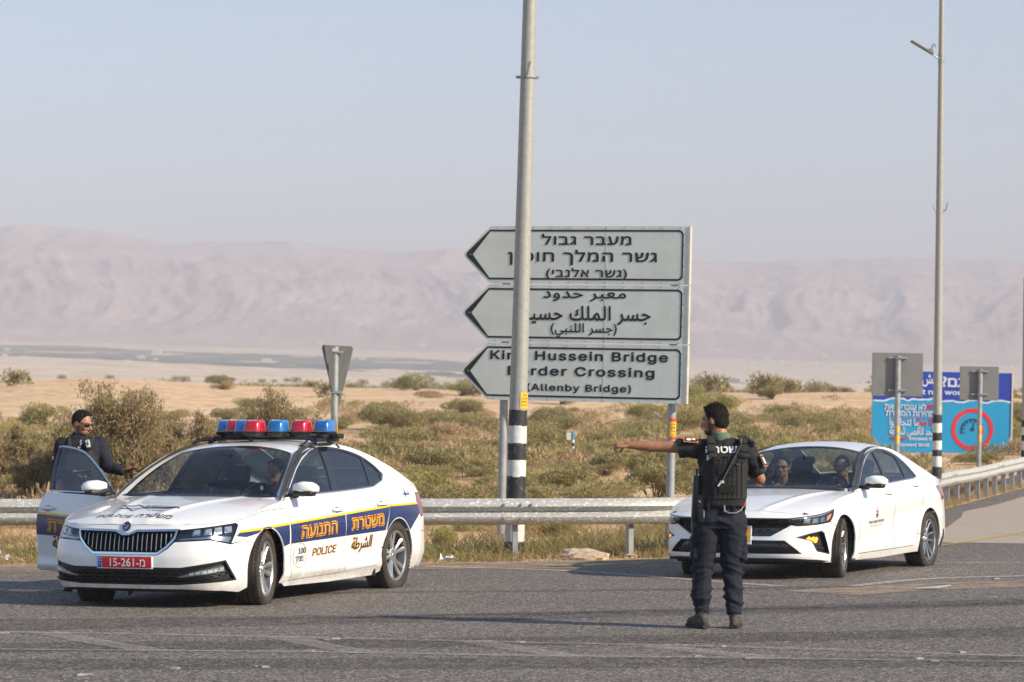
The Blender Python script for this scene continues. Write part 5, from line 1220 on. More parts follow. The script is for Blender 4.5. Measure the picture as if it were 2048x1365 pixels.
def beam(d0, d1, n=10, off=0.0):
    bm = bmesh.new(); rows = []
    for k in range(n+1):
        x, y, t = rail_at(d0+(d1-d0)*k/n); nx, ny = -math.sin(t), math.cos(t); z = .575+rail_z(x, y)
        f = [Vector((x+nx*(b-off), y+ny*(b-off), z-a))-G0 for a, b in prof]; g = [Vector((x+nx*(b-off+.006), y+ny*(b-off+.006), z-a))-G0 for a, b in prof]
        rows.append([bm.verts.new(v) for v in f+g[::-1]])
    m = len(rows[0])
    for a, b in zip(rows, rows[1:]):
        for i in range(m): bm.faces.new((a[i], b[i], b[(i+1) % m], a[(i+1) % m]))
    bm.faces.new(rows[0]); bm.faces.new(rows[-1][::-1]); bmesh.ops.recalc_face_normals(bm, faces=bm.faces)
    return obj('beam', bm, M['galv'], gr, True, 40)
PITCH = 1.40; 
dm = float(RL[np.argmin(np.hypot(RP[:, 0]+.06, RP[:, 1]-35.3))])          # the joint beside the striped lamp post
d = dm-4*PITCH*2.9
joints = [dm+k*4.2 for k in range(-4, 20) if 0 < dm+k*4.2 < RL[-1]-4.3]
for k, j in enumerate(joints):
    beam(j-.12, j+4.2+(.08), 12, off=.004*(k % 2))
    x, y, t = rail_at(j); nx, ny = -math.sin(t), math.cos(t)
    for dd in (-.10, .10, .22):
        for a in (-.085, .085):
            x2, y2, t2 = rail_at(j+dd); p = Vector((x2-nx*.088, y2-ny*.088, .575+rail_z(x2, y2)+a))-G0; bm = bmesh.new(); bcyl(bm, p, p-Vector((nx, ny, 0))*.018, .017, .012, 10); o = obj('bolt', bm, M['galvpost'], gr)
nposts = 0; proto = None
pd = [dm+.02+k*PITCH for k in range(-11, 14)]; pd += [pd[-1]+.86*k for k in range(1, 90)]
for k, d in enumerate(pd):
    if d < .2 or d > RL[-1]-.5: continue
    x, y, t = rail_at(d); z = rail_z(x, y)
    if proto is None:
        bm = bmesh.new()                                    # C-section post
        bbox(bm, (0, .0, .20), (.006, .11, .96)); bbox(bm, (.030, -.052, .20), (.054, .006, .96)); bbox(bm, (.030, .052, .20), (.054, .006, .96)); bbox(bm, (.02, -.085, .575), (.05, .06, .16)); proto = obj('post', bm, M['galvpost'], gr); o = proto
    else: o = proto.copy(); link(o); o.parent = gr
    nx, ny = -math.sin(t), math.cos(t); o.location = Vector((x+nx*.12, y+ny*.12, z))-G0; o.rotation_euler = (0, 0, t+R((k*37 % 5)-2))

# ---------------------------------------------------------------- posts, signs and lamp posts
def bands(e, r0, r1, H, z0, segs, par, n=20):
    """painted sleeves on a tapering post; segs: (bottom, top, material)"""
    for i, (a, b, m) in enumerate(segs):
        bm = bmesh.new(); ra = r0+(r1-r0)*a/H+.0025; rb = r0+(r1-r0)*b/H+.0025; bcyl(bm, (0, 0, a), (0, 0, b), ra, rb, n, cap=False)
        for v in bm.verts: v.co.z += .012*math.sin(v.co.x*90+i)*math.cos(v.co.y*70)
        obj('paint_band', bm, m, par, True)
def lamp_post(px, Y, z0, lean, r0, r1, H, segs, label, bracket, n=24):
    e = empty('lamp_post', ((px-1024)*Y/6000, Y, z0), 0, R(lean)); tag(e, label, 'lamp post')
    bm = bmesh.new(); bcyl(bm, (0, 0, -.3), (0, 0, H), r0+(r0-r1)*.3/H, r1, n); p = obj('pole', bm, M['pole'], e, True, 40); bands(e, r0, r1, H, z0, segs, p); return e, p
segs = []; zz = [0, .145, .50, .80, 1.03, 1.26, 1.49, 1.72]   # from the ground up
e1, p1 = lamp_post(1028, 36.3, 0, 1.62, .118, .060, 10.5, [(0, .18, M['poleblack']), (.18, .53, M['polewhite']), (.53, .97, M['poleblack']), (.97, 1.18, M['polewhite']) if False else (.53, .90, M['poleblack']), (.97, 1.175, M['polewhite']) if False else (.90, 1.12, M['polewhite'])][:3]+[(.53+.0, .965, M['poleblack'])][:0]+[(.71, .965, M['poleblack']), (.965, 1.17, M['polewhite']), (1.17, 1.375, M['poleblack']), (1.375, 1.585, M['polewhite']), (1.585, 1.775, M['poleblack'])][1:], 'tall tapering grey lamp post with black and white bands, in front of the arrow signs', True)
p1.name = 'pole'
def sticker(par, r, z0, z1, a0, a1, m, name='sticker', off=.005, n=10):
    V = []; F = []
    for i in range(n+1):
        t = R(a0+(a1-a0)*i/n)
        for z in (z0, z1): V.append(((r+off)*math.cos(t), (r+off)*math.sin(t), z))
        if i: F.append((2*i-2, 2*i, 2*i+1, 2*i-1))
    return pydata(name, V, F, m, par, True)
def roundtext(par, r, s, zc, h, ac, m, w=None, bold=.01):
    V, F = text2d(s, h, bold, w)
    if not len(V): return
    t = R(ac)+V[:, 0]/r; pydata('sticker_print', np.stack([(r+.007+V[:, 2])*np.cos(t), (r+.007+V[:, 2])*np.sin(t), zc+V[:, 1]], -1), F, m, par)
s = sticker(p1, .1085, 1.79, 1.985, -78, 8, M['sticker_y'])
for k, tx_ in enumerate(('زهرة', 'تعليمات وتحذير', 'جميع الحقوق', '03-9259-770')): roundtext(s, .1085, rtl(tx_) if tx_[0] != '0' else tx_, 1.955-k*.040, .022, -48, M['ink'], .085 if k else .04)
bm = bmesh.new(); tube(bm, [(.093*math.cos(t), .093*math.sin(t), 5.80) for t in [2*PI*k/24 for k in range(24)]], .012, 6, True)
for sx_ in (-1, 1): bbox(bm, (sx_*.112, -.01, 5.80), (.055, .012, .035)); bcyl(bm, (sx_*.118, -.03, 5.80), (sx_*.118, .02, 5.80), .009)
bcyl(bm, (-.005, -.105, 5.79), (.028, -.13, 5.98), .014, .014, 12); obj('flag_bracket', bm, M['galvpost'], e1, True, 40)
bm = bmesh.new(); soft_box(bm, (-.01, -.10, .05), (.20, .10, .10), None, .02) if False else bbox(bm, (.09, .06, .012), (.34, .30, .05)); obj('foot', bm, M['rock'], e1)
e2, p2 = lamp_post(1873, 60, 0.10, .62, .098, .050, 10.5, [(.0, .30, M['poleblack']), (.30, .62, M['polewhite']), (.62, .70, M['poleblack']), (.50, .71, M['poleblack'])][:0]+[(.38, .62, M['poleblack']), (.62, .83, M['polewhite']), (.83, .96, M['poleblack']), (.96, 1.14, M['polewhite']), (1.14, 1.30, M['poleblack']), (1.30, 1.49, M['polewhite']), (1.49, 1.66, M['poleblack'])], 'tall lamp post with black and white bands beside the blue billboard', True)
sticker(p2, .0845, 1.68, 1.82, -70, 10, M['sticker_y'])
e3, p3 = lamp_post(2049, 78, 0.25, .3, .095, .050, 5.1, [(.3, .62, M['poleblack']), (.62, .86, M['polewhite']), (.86, 1.02, M['poleblack']), (1.02, 1.22, M['polewhite']), (1.22, 1.40, M['poleblack'])], 'banded lamp post cut off by the right edge of the picture', True)
# camera arm and bracket on the second lamp post
bm = bmesh.new(); tube(bm, [(.0, -.02, 8.78), (-.10, -.05, 8.80), (-.22, -.08, 8.88)], .018, 8); bcyl(bm, (0, 0, 8.70), (0, 0, 8.86), .066, .066, 16); obj('arm', bm, M['galvpost'], e2, True, 40)
bm = bmesh.new(); rot = Euler((0, R(30), 0)); soft_box(bm, (-.40, -.10, 8.99), (.52, .20, .035), rot, .012); soft_box(bm, (-.22, -.08, 8.93), (.10, .08, .06), rot, .015); tube(bm, [(-.20, -.08, 8.95), (-.19, -.08, 9.04), (-.14, -.08, 9.06), (-.13, -.08, 9.00)], .014, 6); obj('lamp_head', bm, M['signback'], e2, True, 40)
bm = bmesh.new(); tube(bm, [(.07, -.03, 5.72), (.12, -.05, 5.76), (.155, -.05, 5.90)], .016, 6); tube(bm, [(-.06, -.03, 5.72), (-.11, -.05, 5.76), (-.13, -.05, 5.87)], .012, 6); bcyl(bm, (0, 0, 5.69), (0, 0, 5.74), .078, .078, 16); obj('flag_bracket', bm, M['galvpost'], e2, True, 40)

# big three-arm direction sign: origin at its foot, panel turned a little to the left
SY = 37.6; sgn = empty('direction_sign', ((1156-1024)*SY/6000, SY, 0), R(-24), 0); sgn.rotation_euler = (0, R(1.35), R(-20)); sgn.scale = (.973, 1, 1); tag(sgn, 'three white arrow signs stacked on two posts, lettered in Hebrew, Arabic and English', 'road sign')
WS = 3.05; xL = -1.66; xR = xL+WS
for (x, lab) in ((-1.10, 0), (1.19, 1)):
    bm = bmesh.new(); bcyl(bm, (x, .10, -.4), (x, .10, 3.9), .055, .055, 18); q = obj('sign_post', bm, M['galvpost'], sgn, True, 40)
    if lab: 
        s = bpy.data.objects.new('x', None); bpy.data.objects.remove(s)
        bm = bmesh.new(); V = []
        for (za, zb, mm) in ((1.46, 1.68, 'sticker_y'), (1.66, 1.70, 'sticker_r'), (1.44, 1.475, 'sticker_r')):
            st = sticker(q, .055, za, zb, -100, 10, M[mm], off=.003 if mm == 'sticker_y' else .005); st.location = (x, .10, 0)
        for k, tx_ in enumerate(('זהירות', 'بلاغ', 'תמרור', 'تحذير')):
            V, F = text2d(rtl(tx_), .022, .006, .055); t = R(-48)+V[:, 0]/.055; o = pydata('sticker_print', np.stack([x+(.061+V[:, 2])*np.cos(t), .10+(.061+V[:, 2])*np.sin(t), 1.625-k*.042+V[:, 1]], -1), F, M['ink'], q)
def arrow_panel(z0, z1, dx, lines, dxs):
    h = z1-z0; cx = xL+dx; tip = .36; xr = xR+dx*.35
    out = catmull([(cx+.035, z0+h/2-.05), (cx, z0+h/2), (cx+.035, z0+h/2+.05)], 4)[::-1]
    P = [(cx+tip, z0+.004), (xr, z0+.004), (xr, z1-.004), (cx+tip, z1-.004)]+catmull([(cx+.05, z0+h/2+.07), (cx+.0, z0+h/2), (cx+.05, z0+h/2-.07)], 5)
    bm = bmesh.new(); A = [bm.verts.new((x, 0, z)) for x, z in P]; B = [bm.verts.new((x, .035, z)) for x, z in P]; n = len(P)
    bm.faces.new(A); bm.faces.new(B[::-1])
    for i in range(n): bm.faces.new((A[i], B[i], B[(i+1) % n], A[(i+1) % n]))
    bmesh.ops.recalc_face_normals(bm, faces=bm.faces); pn = obj('arrow_panel', bm, M['signface'], sgn)
    fl = lambda U, V: np.stack([U+0*V, -.002+0*U, V+0*U], -1)
    def flat(name, poly, holes, m, off):
        g = geo(poly, lambda U, V: np.stack([U+0*V, -off+0*U+0*V, V+0*U], -1), holes=holes, flange=0, gap=0, res=3.0); V, N_, F, _ = g; return pydata(name, V, F, m, pn)
    i1 = [(cx+tip-.005, z0+.050), (xr-.13, z0+.050)]+arc(xr-.13, z0+.115, .065, -90, 0, 6)+arc(xr-.13, z1-.115, .065, 0, 90, 6)+[(xr-.13, z1-.050), (cx+tip-.005, z1-.050), (cx+.045, z0+h/2+.03), (cx+.035, z0+h/2), (cx+.045, z0+h/2-.03)]
    i2 = [(cx+tip+.0, z0+.073), (xr-.15, z0+.073)]+arc(xr-.137, z0+.123, .050, -90, 0, 6)+arc(xr-.137, z1-.123, .050, 0, 90, 6)+[(xr-.15, z1-.073), (cx+tip, z1-.073), (cx+.120, z0+h/2)]
    flat('border_line', i1, [i2], M['signink'], .003)
    for (s, zf, hh, ww, xc) in lines:
        V, F = text2d(rtl(s) if not s.isascii() else s, hh, .022 if not s.isascii() else .025, ww, spacing=1.12 if s.isascii() else 1.1)
        pydata('lettering', np.stack([V[:, 0]+xc, -V[:, 2]-.0035, V[:, 1]+z0+zf*h], -1), F, M['signink'], pn)
    # rivets, joint of the two sheets
    bm = bmesh.new(); 
    for k in range(11):
        x = cx+tip+.1+k*(xr-cx-tip-.2)/10
        for zz_ in (z0+.022, z1-.022): bcyl(bm, (x, .0, zz_), (x, -.014, zz_), .007, .006, 6)
    for k in range(5): bcyl(bm, (xr-.05, 0, z0+.1+k*(h-.2)/4), (xr-.05, -.014, z0+.1+k*(h-.2)/4), .007, .006, 6)
    bcyl(bm, (cx+.09, 0, z0+h/2), (cx+.09, -.014, z0+h/2), .009, .007, 6)
    r_ = obj('rivets', bm, M['galvpost'], pn); r_['kind'] = 'stuff'
    bm = bmesh.new(); bbox(bm, (xR-1.10, -.001, z0+h/2), (.006, .003, h-.01)); obj('sheet_joint', bm, M['signedge'], pn)
    bm = bmesh.new(); bbox(bm, (xr+.012, .03, z0+h/2), (.024, .075, h-.008)); bbox(bm, ((cx+tip+xr)/2, .05, z0+.05), (xr-cx-tip, .03, .04)); bbox(bm, ((cx+tip+xr)/2, .05, z1-.05), (xr-cx-tip, .03, .04)); obj('back_frame', bm, M['signedge'], pn)
    return pn
Zs = [(1.880, 2.610), (2.618, 3.348), (3.356, 4.086)]
XC = .23
arrow_panel(*Zs[2], 0, [('מעבר גבול', .765, .125, 1.22, XC-.21), ('גשר המלך חוסין', .455, .135, 2.03, XC-.265), ('(גשר אלנבי)', .175, .105, 1.10, XC-.20)], 0)
arrow_panel(*Zs[1], 0, [('معبر حدود', .80, .125, 1.13, XC-.22), ('جسر الملك حسين', .475, .175, 1.80, XC-.22), ('(جسر اللنبي)', .215, .115, .90, XC-.22)], 0)
arrow_panel(*Zs[0], 0, [('King Hussein Bridge', .765, .150, 2.42, XC-.285), ('Border Crossing', .50, .150, 2.00, XC-.25), ('(Allenby Bridge)', .225, .115, 1.42, XC-.27)], 0)

# give-way sign seen from behind
gy = empty('yield_sign', ((666-1024)*39.5/6000, 39.5, 0), 0, R(.6)); tag(gy, 'downward triangle sign seen from behind on a grey post above the police car', 'road sign')
bm = bmesh.new(); bcyl(bm, (0, 0, -.3), (0, 0, 2.62), .047, .047, 18); q = obj('post', bm, M['galvpost'], gy, True, 40)
sticker(q, .047, 1.30, 1.56, -75, 20, M['sticker_y'], off=.003)
tri = empty('sign_plate_pivot'); bpy.data.objects.remove(tri)
def tri_plate(par, rot, x, m):
    P = [(-.40, .0), (-.36, .035), (.36, .035), (.40, 0), (.03, -.80), (-.03, -.80)]; bm = bmesh.new()
    A = [bm.verts.new((a, 0, b)) for a, b in P]; B = [bm.verts.new((a, .012, b)) for a, b in P]; bm.faces.new(A); bm.faces.new(B[::-1])
    for i in range(6): bm.faces.new((A[i], B[i], B[(i+1) % 6], A[(i+1) % 6]))
    bmesh.ops.recalc_face_normals(bm, faces=bm.faces); o = obj('sign_plate', bm, m, par); o.rotation_euler = (0, 0, rot); o.location = (x, .06, 2.60); return o
tp = tri_plate(gy, R(63), .035, M['signshade'])
bm = bmesh.new(); bbox(bm, (0, .01, 2.55), (.20, .13, .03)); bbox(bm, (-.0, .01, 2.02), (.20, .13, .03)); obj('clamp', bm, M['galvpost'], gy)
bm = bmesh.new(); bbox(bm, (.0, -.060, 2.575), (.09, .012, .045)); obj('tag_plate', bm, M['paper'], gy)

# blue billboard
BY = 92.0; bbd = empty('billboard', ((1882-1024)*BY/6000, BY, 0)); bbd.rotation_euler = (0, R(1.2), 0); tag(bbd, 'blue speed limit billboard with red ring and gauge behind the barrier', 'billboard')
sB = 6000/BY; XB = lambda px: (px-1882)/sB; ZB = lambda py: 1.65+(841-py)/sB
bm = bmesh.new(); bbox(bm, (0, .06, (ZB(912)+ZB(744))/2), (280/sB, .08, (912-744)/sB)); sh = obj('sheet', bm, M['bb_cyan'], bbd)
bm = bmesh.new(); 
n = 40; A = []; Bt = []
for i in range(n+1):
    x = XB(1743)+(XB(2021)-XB(1743))*i/n; A.append(bm.verts.new((x, .015, ZB(800)+.06*float(vnoise(np.array([[i*.7, 0, 0]]))[0])))); Bt.append(bm.verts.new((x, .015, ZB(744.5))))
for i in range(n): bm.faces.new((A[i], A[i+1], Bt[i+1], Bt[i]))
obj('navy_field', bm, M['bb_navy'], sh)
bm = bmesh.new(); A2 = []; B2 = []
for i in range(n+1):
    x = XB(1743)+(XB(2021)-XB(1743))*i/n; z = A_ = ZB(800)+.06*float(vnoise(np.array([[i*.7, 0, 0]]))[0]); A2.append(bm.verts.new((x, .010, z-.035-.02*abs(math.sin(i*1.9))))); B2.append(bm.verts.new((x, .010, z+.005)))
for i in range(n): bm.faces.new((A2[i], A2[i+1], B2[i+1], B2[i]))
obj('torn_edge', bm, M['bb_white'], sh)
def bt(s, px, py, h, w, m, bold=.03):
    V, F = text2d(s if s.isascii() else rtl(s), h/sB, bold, w/sB); pydata('lettering', np.stack([V[:, 0]+XB(px), -V[:, 2]*8+.006, V[:, 1]+ZB(py)], -1), F, m, sh)
bt('مش', 1856, 762, 20, 32, M['bb_white']); bt('גם?', 1902, 764, 20, 42, M['bb_white']); bt('just not worth', 1875, 786, 13, 120, M['bb_white'])
bt('לא עוברים את', 1808, 815, 12, 84, M['bb_white']); bt('אנחנו', 1864, 815, 12, 30, M['bb_red']); bt('המהירות המותרת', 1822, 829, 12, 106, M['bb_white'])
bt('ما تتجاوزوا', 1806, 848, 14, 60, M['bb_white']); bt('ولا مرة', 1852, 847, 13, 40, M['bb_red']); bt('الحد الأقصى للسرعة', 1822, 864, 14, 90, M['bb_white'])
bt('Never', 1796, 879, 9, 32, M['bb_red']); bt('exceed the', 1844, 879, 9, 56, M['bb_white']); bt('speed limit', 1828, 892, 9, 60, M['bb_white'])
for py in (838, 870):
    bm = bmesh.new(); bbox(bm, (XB(1822), .008, ZB(py)), (100/sB, .004, .012)); obj('rule_line', bm, M['bb_red'], sh)
def onb(VF, px, py, m, y=.006, nm='gauge'):
    V, F = VF; return pydata(nm, np.stack([V[:, 0]+XB(px), 0*V[:, 0]+y, V[:, 1]+ZB(py)], -1), F, m, sh)
onb(ring2d(34/sB, 42/sB, n=60), 1943, 858, M['bb_red'], nm='red_ring'); onb(ring2d(20.5/sB, 23.5/sB, 25, 200, 40), 1943, 860, M['bb_black']); onb(ring2d(18.5/sB, 23/sB, -40, 22, 20), 1943, 860, M['bb_red'])
onb(ring2d(0, 4/sB, n=16), 1943, 858, M['bb_black']); onb(poly2d([(-.03, 0), (.03, 0), (.055, .24), (.045, .24)]), 1943, 858, M['bb_black'], .005, 'needle')
for k in range(8):
    t = R(195-k*24); onb(poly2d([((15*math.cos(t)-1*math.sin(t))/sB, (15*math.sin(t)+1*math.cos(t))/sB), ((21*math.cos(t)-1*math.sin(t))/sB, (21*math.sin(t)+1*math.cos(t))/sB), ((21*math.cos(t)+1*math.sin(t))/sB, (21*math.sin(t)-1*math.cos(t))/sB), ((15*math.cos(t)+1*math.sin(t))/sB, (15*math.sin(t)-1*math.cos(t))/sB)]), 1943, 860, M['bb_black'], .0045, 'tick')
bm = bmesh.new(); bbox(bm, (XB(2021.5), .05, (ZB(912)+ZB(744))/2), (.05, .12, 168/sB)); 
for x in (-1.7, 0, 1.7): bcyl(bm, (x, .16, -.5), (x, .16, ZB(760)), .05, .05, 10)
obj('steel_frame', bm, M['signedge'], bbd)
def back_sign(px0, px1, py0, py1, Y, ppx, pw, label, lean=1.0):
    s = 6000/Y; e = empty('square_sign', ((ppx-1024)/s, Y, 0)); e.rotation_euler = (0, R(lean), 0); tag(e, label, 'road sign')
    X = lambda p: (p-ppx)/s; Z = lambda p: 1.65+(841-p)/s
    bm = bmesh.new(); soft_box(bm, ((X(px0)+X(px1))/2, .10, (Z(py0)+Z(py1))/2), ((px1-px0)/s, .03, (py1-py0)/s), None, .008, 1); obj('sign_plate', bm, M['signback'], e)
    bm = bmesh.new(); bcyl(bm, (0, 0, -.4), (0, 0, Z(py0+6)), pw/2/s, pw/2/s, 14); q = obj('post', bm, M['galvpost'], e, True, 40)
    bm = bmesh.new()
    for z in (Z(py0+10), Z(py1-12)): bbox(bm, (0, .05, z), (.45, .05, .035)); bcyl(bm, (.07, -.10, z), (.07, .08, z), .028, .028, 8)
    obj('clamp', bm, M['galvpost'], e)
    for (za, zb) in ((1.10, 1.30), (1.36, 1.52)): sticker(q, pw/2/s, za, zb, -100, 10, M['sticker_y'], off=.003)
back_sign(1741, 1843, 706, 793, 72, 1792, 11, 'large grey back of a square sign at the left end of the billboard')
back_sign(1917, 1995, 733, 801, 80, 1957, 9, 'smaller grey back of a square sign before the red ring of the billboard')
# little blue and white marker post in the scrub
mp = empty('marker_post', ((1146-1024)*72/6000, 72, float(land_z(1.46, 72)))); tag(mp, 'thin blue and white marker post standing far out in the scrub', 'marker post')
for k, (a, b, m) in enumerate(((0, .11, 'polewhite'), (.11, .26, 'bb_cyan'), (.26, .36, 'polewhite'), (.36, .44, 'bb_black'), (.44, .52, 'polewhite'), (.52, .70, 'bb_cyan'))):
    bm = bmesh.new(); bcyl(bm, (0, 0, a), (0, 0, b), .035, .035, 10); obj('band', bm, M[m], mp)
bm = bmesh.new(); bbox(bm, (-.10, 0, .60), (.10, .03, .17)); obj('plate', bm, M['polewhite'], mp)
# ---------------------------------------------------------------- people
def headpose(pos, yaw, pitch=0.0, roll=0.0, s=1.0):
    """head faces +Y; yaw turns it anticlockwise, pitch tips it down"""
    return Matrix.Translation(Vector(pos)) @ Matrix.Rotation(yaw, 4, 'Z') @ Matrix.Rotation(-pitch, 4, 'X') @ Matrix.Rotation(roll, 4, 'Y') @ Matrix.Scale(s, 4)
def xf(bm, k, Mx):
    for v in k.verts: v.co = Mx @ v.co
    merge(bm, k)
def add_head(bm, Mx):
    k = bmesh.new()
    bell(k, (0, -.010, .012), (.077, .098, .104), n=24); bell(k, (0, .030, -.020), (.066, .068, .085), n=20)
    bell(k, (0, .040, -.070), (.056, .055, .046)); bell(k, (0, .070, -.098), (.026, .022, .020)); bell(k, (0, .086, .022), (.052, .015, .012))
    for s in (-1, 1):
        bell(k, (s*.036, .066, -.030), (.026, .024, .024)); bell(k, (s*.078, -.008, -.012), (.009, .020, .031), Euler((0, 0, s*R(-18)))); bell(k, (s*.014, .098, -.040), (.008, .010, .008))
        bcap(k, (s*.040, .078, .022), (s*.060, .055, .012), .010, .008, 8)
    bcap(k, (0, .090, .006), (0, .116, -.032), .010, .014, 10); bell(k, (0, .089, -.062), (.024, .012, .007)); bell(k, (0, .086, -.076), (.021, .012, .008))
    xf(bm, k, Mx)
def add_hair(name, Mx, m, par, back=True, h=.0, spiky=.004, fade=0):
    k = bmesh.new(); bell(k, (0, -.013, .022+h), (.0805, .101, .102+h), n=24); [bell(k, (s*.02, .058, .088+h), (.036, .026, .020+h), n=14) for s in (-1, 1)]
    if back: bell(k, (0, -.045, -.018), (.0705, .064, .078), n=20); [bell(k, (s*.067, .014, .012), (.0135, .032, .046)) for s in (-1, 1)]
    for f_ in (lambda v: v.y > .045+.55*(.068-abs(v.x))*0+.20*max(0, .055-v.z)*0 and v.z < .070, lambda v: v.z < -.095, lambda v: v.y > .018 and v.z < -.035):
        pass
    gm_ = bmesh.ops.bisect_plane(k, geom=k.verts[:]+k.edges[:]+k.faces[:], plane_co=(0, .045, .060), plane_no=(0, 1, -.42), clear_outer=True); bmesh.ops.holes_fill(k, edges=[e_ for e_ in k.edges if e_.is_boundary])
    b = bmesh.new(); xf(b, k, Mx); return remesh(name, b, .007, m, par, 2, fn=lambda co, no: co+no*(spiky*fbm(co*160, 2)+.0015)[:, None])
def add_hand(bm, wrist, d, palm, curl=(.3, .3, .3, .3), thumb=(.6, .3), s=1.0, spread=.06, side=1):
    """wrist point, finger direction d, palm normal; curl per finger (index first) towards the palm side; thumb on the index side"""
    d = Vector(d).normalized(); n = Vector(palm); n = (n-d*n.dot(d)).normalized(); w = n.cross(d)*side
    P = lambda a, b, c: Vector(wrist)+(d*a+w*b-n*-c*1.0)*s
    k = bmesh.new()
    for a, b, c in ((0, .016, 0), (0, -.016, 0), (.050, .032, 0), (.050, -.030, 0), (.088, .030, 0), (.086, -.031, 0)):
        q = bmesh.ops.create_uvsphere(k, u_segments=10, v_segments=6, radius=.0125*s)
        for v in q['verts']: v.co += P(a, b, c)
    h = bmesh.ops.convex_hull(k, input=k.verts); bmesh.ops.delete(k, geom=[e for e in h['geom_interior'] if isinstance(e, bmesh.types.BMVert)], context='VERTS'); merge(bm, k)
    bcap(bm, P(-.04, 0, 0), P(.02, 0, 0), .024*s, .021*s, 12)
    for i, (b, L) in enumerate(((.030, .074), (.010, .082), (-.011, .076), (-.030, .060))):
        a0 = Vector((.088, b, 0)); ang = 0.0; sp = (b/.03)*spread; pt = P(*a0); r0 = .0098*s
        for j, f in enumerate((.44, .32, .24)):
            ang += curl[i]*(1.0 if j else .8); dd = d*math.cos(ang)+n*math.sin(ang)+w*math.sin(sp)*math.cos(ang); dd.normalize(); nx = pt+dd*L*f*s; bcap(bm, pt, nx, r0, r0*.90, 8); pt = nx; r0 *= .90
    a = P(.018, .026, .004); t1 = (d*math.cos(thumb[0])+w*math.sin(thumb[0])+n*thumb[1]).normalized(); b_ = a+t1*.040*s; t2 = (d*math.cos(thumb[0]*.5)+w*math.sin(thumb[0]*.5)+n*thumb[1]*1.6).normalized(); c = b_+t2*.032*s; e = c+t2*.024*s
    bcap(bm, a, b_, .0135*s, .0115*s, 8); bcap(bm, b_, c, .0112*s, .0102*s, 8); bcap(bm, c, e, .0102*s, .0085*s, 8)
def limb(bm, pts, rs, n=14):
    for i in range(len(pts)-1): bcap(bm, pts[i], pts[i+1], rs[i], rs[i+1], n)
def wrinkle(co, no, amp, sc, stretch=(1, 1, 2.2), seed=0.0, extra=None):
    f = fbm(co*np.array(stretch)*sc+seed, 3, True)-.25; a = amp if extra is None else amp*extra(co); return co+no*(f*a)[:, None]
def boot(bm, sole, ank, yaw, L=.93):
    Mx = Matrix.Translation(Vector((ank[0], ank[1], 0))) @ Matrix.Rotation(yaw, 4, 'Z') @ Matrix.Diagonal((L, L, 1, 1))     # toes towards +Y
    k = bmesh.new(); bell(k, (0, .135, .045), (.046, .075, .040)); bell(k, (0, .06, .055), (.043, .085, .050)); bell(k, (0, -.045, .052), (.038, .045, .050)); bcap(k, (0, -.02, .06), (0, -.022, .15), .044, .050, 14); bcap(k, (0, .05, .07), (0, -.01, .13), .040, .042, 12)
    xf(bm, k, Mx)
    k = bmesh.new(); P = [(-.030, -.088), (.030, -.088), (.041, -.05), (.040, .05), (.050, .14), (.040, .195), (0, .214), (-.040, .195), (-.050, .14), (-.040, .05), (-.041, -.05)]
    A = [k.verts.new((x, y, .004)) for x, y in P]; B = [k.verts.new((x*1.02, y*1.02, .030)) for x, y in P]; k.faces.new(A[::-1]); k.faces.new(B)
    for i in range(len(P)): k.faces.new((A[i], A[(i+1) % len(P)], B[(i+1) % len(P)], B[i]))
    xf(sole, k, Mx)
def torso_rings(bm, rows, n=28, e=2.4):
    R_ = []
    for cx, cy, z, rx, ry in rows:
        R_.append([Vector((cx+rx*math.copysign(abs(math.cos(t))**(2/e), math.cos(t)), cy+ry*math.copysign(abs(math.sin(t))**(2/e), math.sin(t)), z)) for t in [2*PI*k/n for k in range(n)]])
    loft(bm, R_)

def strands(par, hair, n, L, up, seed, m=None):
    """short tufts standing out of the hair so its edge is not smooth"""
    r_ = np.random.default_rng(seed); me = hair.data; k = len(me.vertices); co = np.empty(k*3); me.vertices.foreach_get('co', co); co = co.reshape(-1, 3); no = np.empty(k*3); me.vertices.foreach_get('normal', no); no = no.reshape(-1, 3)
    i = r_.integers(0, k, n); P = co[i]; N = no[i]; d = N*.7+np.array([0, 0, up])+r_.normal(size=(n, 3))*.35; d /= np.linalg.norm(d, axis=1)[:, None]; top = np.clip((P[:, 2]-co[:, 2].min())/(np.ptp(co[:, 2])), 0, 1)[:, None]
    s = np.cross(d, r_.normal(size=(n, 3))); s /= np.linalg.norm(s, axis=1)[:, None]; l = L*(.25+top)*r_.uniform(.6, 1.3, n)[:, None]
    V = np.stack([P-s*.0016, P+s*.0016, P+d*l+s*.0004, P+d*l-s*.0004], 1).reshape(-1, 3); me2 = bpy.data.meshes.new('hair_strands'); me2.from_pydata(V.tolist(), [], np.arange(4*n).reshape(n, 4).tolist()); me2.materials.append(m or M['hair']); o = link(bpy.data.objects.new('hair_strands', me2), hair); o['kind'] = 'stuff'
